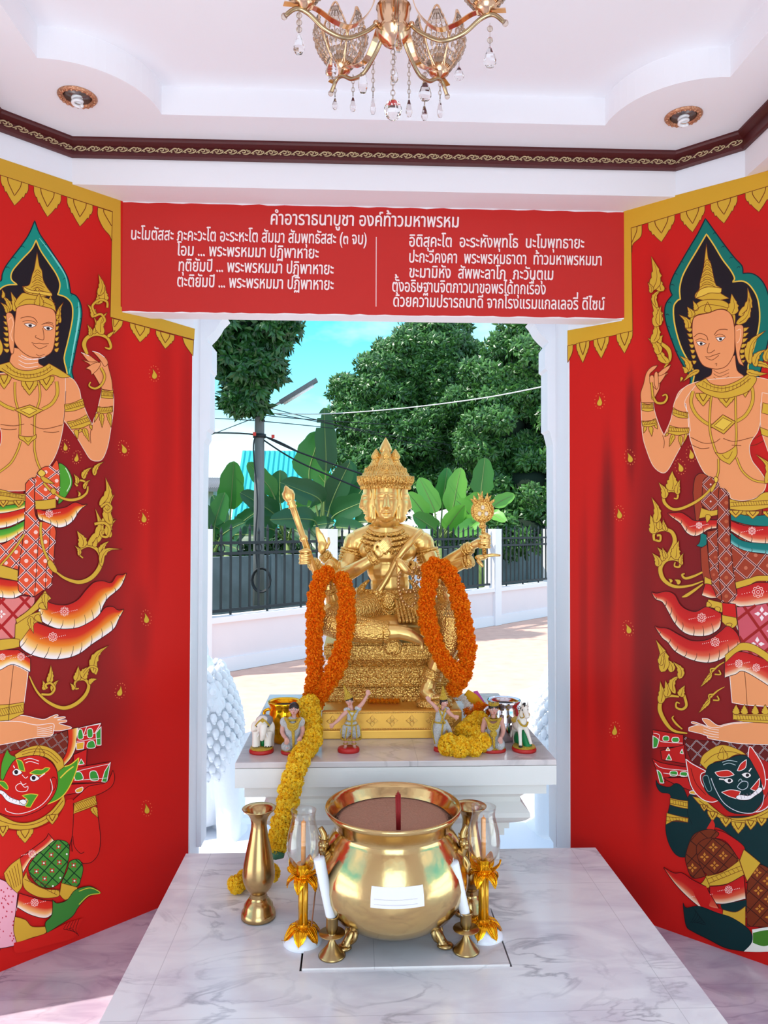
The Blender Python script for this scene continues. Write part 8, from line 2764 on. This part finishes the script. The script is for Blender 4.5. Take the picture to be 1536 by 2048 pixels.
def lantern(label, px, Y, rot):
    c = at_y(px, 1880, Y); c.z = PH
    t = thing('candle_lantern', label, 'lantern', c, 'glass candle lanterns')
    mb = MB(); mb.lathe([(.056, 0), (.058, .003), (.054, .014), (.042, .028), (.025, .038), (0, .04)], c, 32); mb.build('base', M_porc, t)
    mb = MB()
    for k in range(6):
        petal(mb, c, rot+k*PI/3, 0, 0, [(.014, .050), (.032, .046), (.046, .030), (.056, .010)], .019)
    mb.build('base_petals', M_goldfoil, t)
    mb = MB()
    for k in range(4):
        a = PI/4+k*PI/2+.2
        mb.tube([c+Vector((.010*math.cos(a), .010*math.sin(a), .045)), c+Vector((.010*math.cos(a), .010*math.sin(a), .178))], .0062, 7)
    mb.box(c.x-.0095, c.x+.0095, c.y-.0095, c.y+.0095, c.z+.04, c.z+.178); mb.box(c.x-.014, c.x+.014, c.y-.014, c.y+.014, c.z+.044, c.z+.056)
    mb.build('stem', M_amber, t, smooth=True)
    mb = MB()
    for k in range(5):
        petal(mb, c, rot+.3+k*2*PI/5, 0, 0, [(.012, .196), (.026, .193), (.042, .180), (.048, .158)], .017)
    mb.build('drooping_petals', M_goldfoil, t)
    mb = MB()
    for k in range(5):
        petal(mb, c, rot+.9+k*2*PI/5, 0, 0, [(.014, .196), (.032, .202), (.046, .216), (.050, .232)], .017)
    mb.lathe([(.012, .178), (.026, .190), (.024, .196), (.019, .198), (.020, .226), (.016, .228), (.0, .205)], c, 20)
    mb.build('cup_petals', M_goldfoil, t)
    gp = [(.019, .215), (.028, .222), (.040, .238), (.0485, .262), (.0495, .282), (.045, .312), (.038, .338), (.034, .355), (.0345, .368), (.037, .380)]
    mb = MB(); mb.lathe(gp+[(r-.0014, z) for r, z in gp[::-1]], c, 40); mb.build('glass_chimney', M_glass, t)
    o = MB(); o.lathe([(.0068, .206), (.0068, .345), (.004, .348), (0, .349)], c, 14); o.tube([c+Vector((0, 0, .348)), c+Vector((.001, 0, .355))], .0009, 5)
    q = o.build('orange_candle', M_orangew); tag(q, label.replace('gold lotus lantern with a glass chimney', 'orange candle inside the glass lantern'), 'candle', 'orange candles in the lanterns')
lantern('gold lotus lantern with a glass chimney left of the incense pot', 606, 2.19, .35)
lantern('gold lotus lantern with a glass chimney right of the incense pot', 967, 2.20, .05)
def candlestick(label, clabel, px, Y, tip, tY):
    c = at_y(px, 1905, Y); c.z = PH+.006
    mb = MB(); mb.lathe([(.036, 0), (.0385, .002), (.036, .006), (.026, .016), (.014, .030), (.007, .044), (.006, .050), (.010, .054), (.030, .058), (.037, .062), (.036, .064), (.012, .060), (.012, .066), (.0155, .070), (.0165, .076), (.0165, .104), (.0185, .107), (.0185, .110), (.015, .110), (.014, .092), (0, .09)], c, 32)
    o = mb.build('brass_candlestick', M_brassd); tag(o, label, 'candlestick', 'small brass candlesticks')
    b_ = at_y(tip[0], tip[1], tY); a_ = c+Vector((0, 0, .093))
    d = (b_-a_).normalized(); L = (b_-a_).length
    mb = MB(); mb.lathe([(.0125, 0), (.0142, .02), (.0150, L*.6), (.0160, L-.004), (.0150, L), (0, L+.001)], a_, 20, axis=d)
    mb.tube([b_, b_+d*.010+Vector((.003, 0, .002))], .001, 5)
    o = mb.build('white_candle', M_whitew); tag(o, clabel, 'candle', 'white candles in the brass candlesticks')
candlestick('small brass candlestick in front of the left glass lantern', 'white candle leaning left in the brass candlestick before the left lantern', 664, 2.11, (638, 1716), 2.10)
candlestick('small brass candlestick in front of the right glass lantern', 'white candle leaning against the pot from the brass candlestick on the right', 932, 2.12, (906, 1724), 2.10)
# dry leaf on the slab
mb = MB(); c = at_z(582, 1886, PH+.006)
pts = [(-.030, .012), (-.012, .010), (0, .016), (.014, .030), (.018, .012), (.044, -.006), (.020, -.008), (.022, -.028), (.006, -.014), (-.006, -.020), (-.010, -.002)]
mb.slab([c+Vector((x, y, .003+.004*math.sin(x*90)+.003*math.cos(y*120))) for x, y in pts], (0, 0, .0012))
o = mb.build('dry_leaf', mat('dry_leaf', (176, 120, 84), .8), smooth=False); tag(o, 'dry brown leaf lying beside the left lantern base', 'leaf')
# ------------------------------------------------------------------ chandelier and downlights
M_cgold = mat('rose_gold', (230, 190, 152), .18, metal=1.0)
M_ctube = mat('antique_brass_tube', (186, 162, 126), .25, metal=1.0)
M_crys = mat('crystal', (255, 255, 255), .03, trans=1.0, ior=1.3)
M_bead = mat('crystal_bead', (246, 232, 218), .06, trans=.85, ior=1.22)
HX = Vector((0.003, 1.42, 2.40))
ch = thing('chandelier', 'rose gold chandelier with crystal tulip cups and hanging drops', 'chandelier', HX)
mb = MB()
mb.lathe([(0, -.026), (.010, -.025), (.014, -.020), (.020, -.018), (.028, -.008), (.033, 0), (.034, .006), (.031, .010), (.031, .045), (.034, .05), (.02, .056), (.012, .07), (.012, .44), (.06, .46), (.07, .49), (.07, .503), (0, .503)], HX, 32)
mb.build('hub', M_cgold, ch)
def strap(mb, pts, w):
    P = cr_path(pts, 6); v = []; n = len(P)
    for i, p_ in enumerate(P):
        d = (P[min(i+1, n-1)]-P[max(i-1, 0)]).normalized()
        s_ = d.cross(Vector((0, 0, 1)))
        s_ = s_.normalized()*w if s_.length > 1e-4 else Vector((w, 0, 0))
        nn = s_.cross(d).normalized()*.0008
        v += [p_+s_+nn, p_-s_+nn, p_-s_-nn, p_+s_-nn]
    f = [(i*4+k, i*4+(k+1) % 4, i*4+4+(k+1) % 4, i*4+4+k) for i in range(n-1) for k in range(4)]
    mb.add(v, f+[(0, 1, 2, 3), (4*n-4, 4*n-3, 4*n-2, 4*n-1)], True)
angs = [90-36, 90+36, 90-108, 90+108, 270]
for a in angs:
    a = R(a); d = Vector((math.cos(a), math.sin(a), 0)); e = Vector((-d.y, d.x, 0)); Z = Vector((0, 0, 1))
    mb = MB()
    mb.tube(cr_path([HX+d*.034+Z*.012, HX+d*.055-Z*.008, HX+d*.095-Z*.030, HX+d*.135-Z*.024, HX+d*.168-Z*.002, HX+d*.192+Z*.002, HX+d*.212-Z*.016], 6), .0042, 8)
    arm = mb.build('arm', M_ctube, ch)
    mb = MB(); mb.ell(HX+d*.214-Z*.018, .006, .006, .006, 10, 8); mb.build('arm_tip', M_bead, arm)
    mb = MB(); mb.ell(HX+d*.036+Z*.012, .006, .006, .006, 8, 6); mb.build('arm_knob', M_cgold, arm)
    mb = MB()
    strap(mb, [HX+d*.032+Z*.20, HX+d*.036+Z*.08, HX+d*.05+Z*.03, HX+d*.085-Z*.006, HX+d*.12-Z*.004, HX+d*.16+Z*.012, HX+d*.215+Z*.006], .0065)
    mb.build('strap', M_cgold, arm)
    C0 = HX+d*.178+Z*.010
    mb = MB(); mb.lathe([(.006, -.006), (.012, 0), (.021, .004), (.019, .012), (.023, .016), (.018, .022), (.010, .024), (.010, .055), (0, .056)], C0, 20); cup = mb.build('cup', M_cgold, ch)
    for k in range(6):
        b_ = 2*PI*k/6+.3; dd = Vector((math.cos(b_), math.sin(b_), 0)); ee = Vector((-dd.y, dd.x, 0))
        def PP(u, v):    # u across -1..1, v up 0..1
            rr = .016+.040*math.sin(PI*.5*min(1, v*1.55))-.012*max(0, v-.62)*2.2
            ang = u*.52*(math.sin(PI*(.16+.84*v)**.8) if v < 1 else 0)
            return C0+(dd*math.cos(ang)+ee*math.sin(ang))*rr+Z*(.008+.112*v)
        mb = MB()
        mb.tube(cr_path([PP(-1, 0), PP(-1, .25), PP(-1, .5), PP(-1, .8), PP(0, 1.0), PP(1, .8), PP(1, .5), PP(1, .25), PP(1, 0)], 4), .0022, 6)
        for u in (-.5, 0, .5):
            mb.tube([PP(u, 0), PP(u, .3), PP(u, .6), PP(u*.9, .82)], .0009, 4)
        pf = mb.build('petal_frame', M_cgold, cup)
        mb = MB()
        for j in range(8):
            v = .1+j*.108
            for u in (-.66, -.22, .22, .66):
                uu = u if j % 2 else u+.2
                if abs(uu)*(.3+v) < .92:
                    mb.ell(PP(uu, v), .0046, .0046, .0054, 7, 5)
        mb.build('beadwork', M_bead, pf)

def crystal_drop(mb, c, w, h):
    mb.lathe([(0, -h*.5), (w*.30, -h*.46), (w*.5, -h*.28), (w*.5, -h*.12), (w*.34, h*.16), (w*.14, h*.40), (0, h*.5)], c, 8, sy=.6, flat=True)
def pendant(px, yt, y0, y1, Y, wpx, nb=None):
    """Chain of crystal beads from pixel row yt to y0 and a faceted drop down to y1, hanging at depth Y."""
    top, a, b = at_y(px, yt, Y), at_y(px, y0, Y), at_y(px, y1, Y)
    x, y = a.x, Y
    mb = MB()
    L = top.z-a.z
    n = nb or max(1, int(L/.0085))
    for k in range(n):
        z = a.z+L*(k+.5)/n
        if nb: mb.ell((x, y, z), .0058, .0045, .0058, 8, 6)
        else: mb.tube([(x+.0032*math.cos(q)*(k % 2), y+.0032*math.cos(q)*(1-k % 2), z+.0048*math.sin(q)) for q in [2*PI*i/8 for i in range(8)]], .0011, 5, closed=True)
    mb.tube([(x, y, top.z), (x, y, a.z)], .0005, 4)
    o = mb.build('drop_chain', M_bead, ch)
    mb = MB(); crystal_drop(mb, (x, y, (a.z+b.z)/2), wpx*Y/FPX, a.z-b.z); mb.build('crystal_drop', M_crys, o, smooth=False)
for args in ((598, 24, 66, 110, 1.37, 22, 3), (664, 60, 113, 158, 1.52, 26, 2), (670, 150, 194, 220, 1.61, 11), (706, 150, 192, 224, 1.56, 12), (726, 66, 132, 188, 1.50, 19), (746, 112, 192, 230, 1.50, 11),
             (797, 20, 62, 106, 1.36, 18), (789, 70, 130, 166, 1.43, 16), (818, 118, 196, 235, 1.50, 13), (850, 124, 158, 203, 1.55, 26, 2), (849, 203, 208, 242, 1.55, 13), (880, 165, 198, 236, 1.60, 12), (918, 100, 132, 161, 1.66, 20, 1), (980, 46, 92, 136, 1.37, 26, 2)):
    pendant(*args)
a, b = at_y(786, 78, 1.42), at_y(786, 201, 1.42)
mb = MB(); n = 12
for k in range(n):
    z = b.z+(a.z-b.z)*(k+.5)/n
    mb.tube([(a.x+.004*math.cos(q)*(k % 2), 1.42+.004*math.cos(q)*(1-k % 2), z+.0058*math.sin(q)) for q in [2*PI*i/8 for i in range(8)]], .0012, 5, closed=True)
o = mb.build('drop_chain', M_bead, ch)
mb = MB(); mb.ell(at_y(786, 220, 1.42), .0175, .0175, .0195, 10, 7); mb.flat = set(range(len(mb.f))); mb.build('crystal_ball', M_crys, o, smooth=False)

M_ring = mat('copper_ring', (206, 150, 116), .3, metal=.7, bump=.6, bscale=120)
M_cfl = mat('white_lamp_glass', (246, 246, 248), .3)
M_can = mat('downlight_can', (120, 112, 110), .3, metal=.8)
for px, py, lb in ((155, 193, 'round copper downlight in the left corner of the ceiling'), (1367, 232, 'round copper downlight in the right corner of the ceiling')):
    c = at_z(px, py, ZCEIL)
    t = thing('downlight', lb, 'ceiling light', c, 'copper ceiling downlights')
    mb = MB(); mb.lathe([(.042, .0), (.044, -.006), (.050, -.009), (.056, -.007), (.060, -.002), (.060, 0)], c, 36)
    for k in range(20):
        q = 2*PI*k/20; mb.ell(c+Vector((.051*math.cos(q), .051*math.sin(q), -.0085)), .005, .005, .003, 6, 4)
    mb.build('trim_ring', M_ring, t)
    mb = MB(); mb.lathe([(.040, -.004), (.040, -.001), (.0, -.001)], c, 30); mb.build('can', M_can, t)
    mb = MB(); mb.tube([c+Vector((.014*math.cos(q), .014*math.sin(q), -.028+.0021*q)) for q in [i*.35 for i in range(36)]], .0052, 8); mb.lathe([(.012, -.006), (.018, -.003)], c, 14); mb.build('spiral_bulb', M_cfl, t)
# ------------------------------------------------------------------ white guardian statues either side of the steps
M_lion = mat('white_plaster', (240, 242, 246), .6, bump=.3, bscale=40)
def lion(label, mx, xc, Y):
    """Seated guardian beast with a curled mane, mirrored by mx."""
    t = thing('guardian_statue', label, 'statue', (xc, Y, ZG), 'white guardian statues beside the steps')
    V = lambda x, y, z: Vector((xc+mx*x*1.05, Y+y, ZG+.12+(z-.12)*.80))
    b = MB()
    b.box(*sorted((xc-mx*.26, xc+mx*.24)), Y-.22, Y+.30, ZG, ZG+.12); b.build('pedestal', M_lion, t, smooth=False, bevel=.01)
    b = MB()
    b.tube(cr_path([V(-.10, .12, .30), V(-.08, .06, .60), V(-.06, 0, .88), V(-.10, -.03, 1.10)], 5), [.22, .20, .19, .16], 16)
    b.ell(V(-.14, -.02, 1.16), .17, .17, .19); b.ell(V(-.02, -.10, 1.10), .10, .11, .09); b.ell(V(.02, -.14, 1.04), .07, .07, .05)
    for s in (-1, 1):
        b.tube(cr_path([V(-.04+s*.09, -.06, .78), V(-.01+s*.10, -.10, .48), V(s*.10, -.12, .20), V(s*.10, -.14, .14)], 5), [.10, .07, .06, .065], 12)
        b.ell(V(s*.10, -.17, .15), .065, .09, .04)
        b.ell(V(-.10+s*.15, .12, .30), .10, .17, .17); b.ell(V(s*.17-.04, -.02, .16), .06, .12, .05)
    b.tube(cr_path([V(-.10, .28, .25), V(-.14, .36, .55), V(-.06, .34, .85), V(-.12, .30, 1.0)], 5), [.04, .06, .05, .01], 10)
    b.build('body', M_lion, t, remesh=.012, smooth_it=2)
    b = MB(); rnd = random.Random(7)
    for j in range(15):
        z = 1.26-j*.046
        n = 21
        for k in range(n):
            a = -PI*.95+PI*1.9*(k+.5*(j % 2))/(n-1)-PI/2
            r = .155+.055*math.sin(PI*j/14)
            c = V(-.11+.07*j/14, -.02, z)+Vector((mx*r*math.cos(a), r*math.sin(a), 0))
            o = Vector((mx*math.cos(a), math.sin(a), 0))
            b.tube(cr_path([c, c+o*.016+Vector((0, 0, -.012)), c+o*.020+Vector((0, 0, -.032)), c+o*.034+Vector((0, 0, -.028))], 3), [.019, .018, .011, .003], 6)
    b.build('curled_mane', M_lion, t)
    b = MB()
    for s in (-1, 1):
        b.tube(cr_path([V(-.16+s*.10, 0, 1.28), V(-.18+s*.13, 0, 1.36), V(-.16+s*.12, -.02, 1.42)], 3), [.035, .028, .004], 8)
        b.ell(V(s*.05-.02, -.185, 1.13), .02, .014, .018)
    b.build('ears_and_eyes', M_lion, t)
    b = MB()
    for k in range(7):
        b.tube(cr_path([V(.10, -.02+k*.02, .80-k*.03), V(.17, 0+k*.02, .78-k*.04), V(.25-k*.012, .02+k*.02, .86-k*.055)], 3), [.03, .026, .003], 6)
    b.build('wing', M_lion, t)
    return t
lion('white guardian statue with a curled mane left of the altar', 1, -.80, 3.95)
lion('white guardian statue with a curled mane right of the altar', -1, 1.03, 3.95)
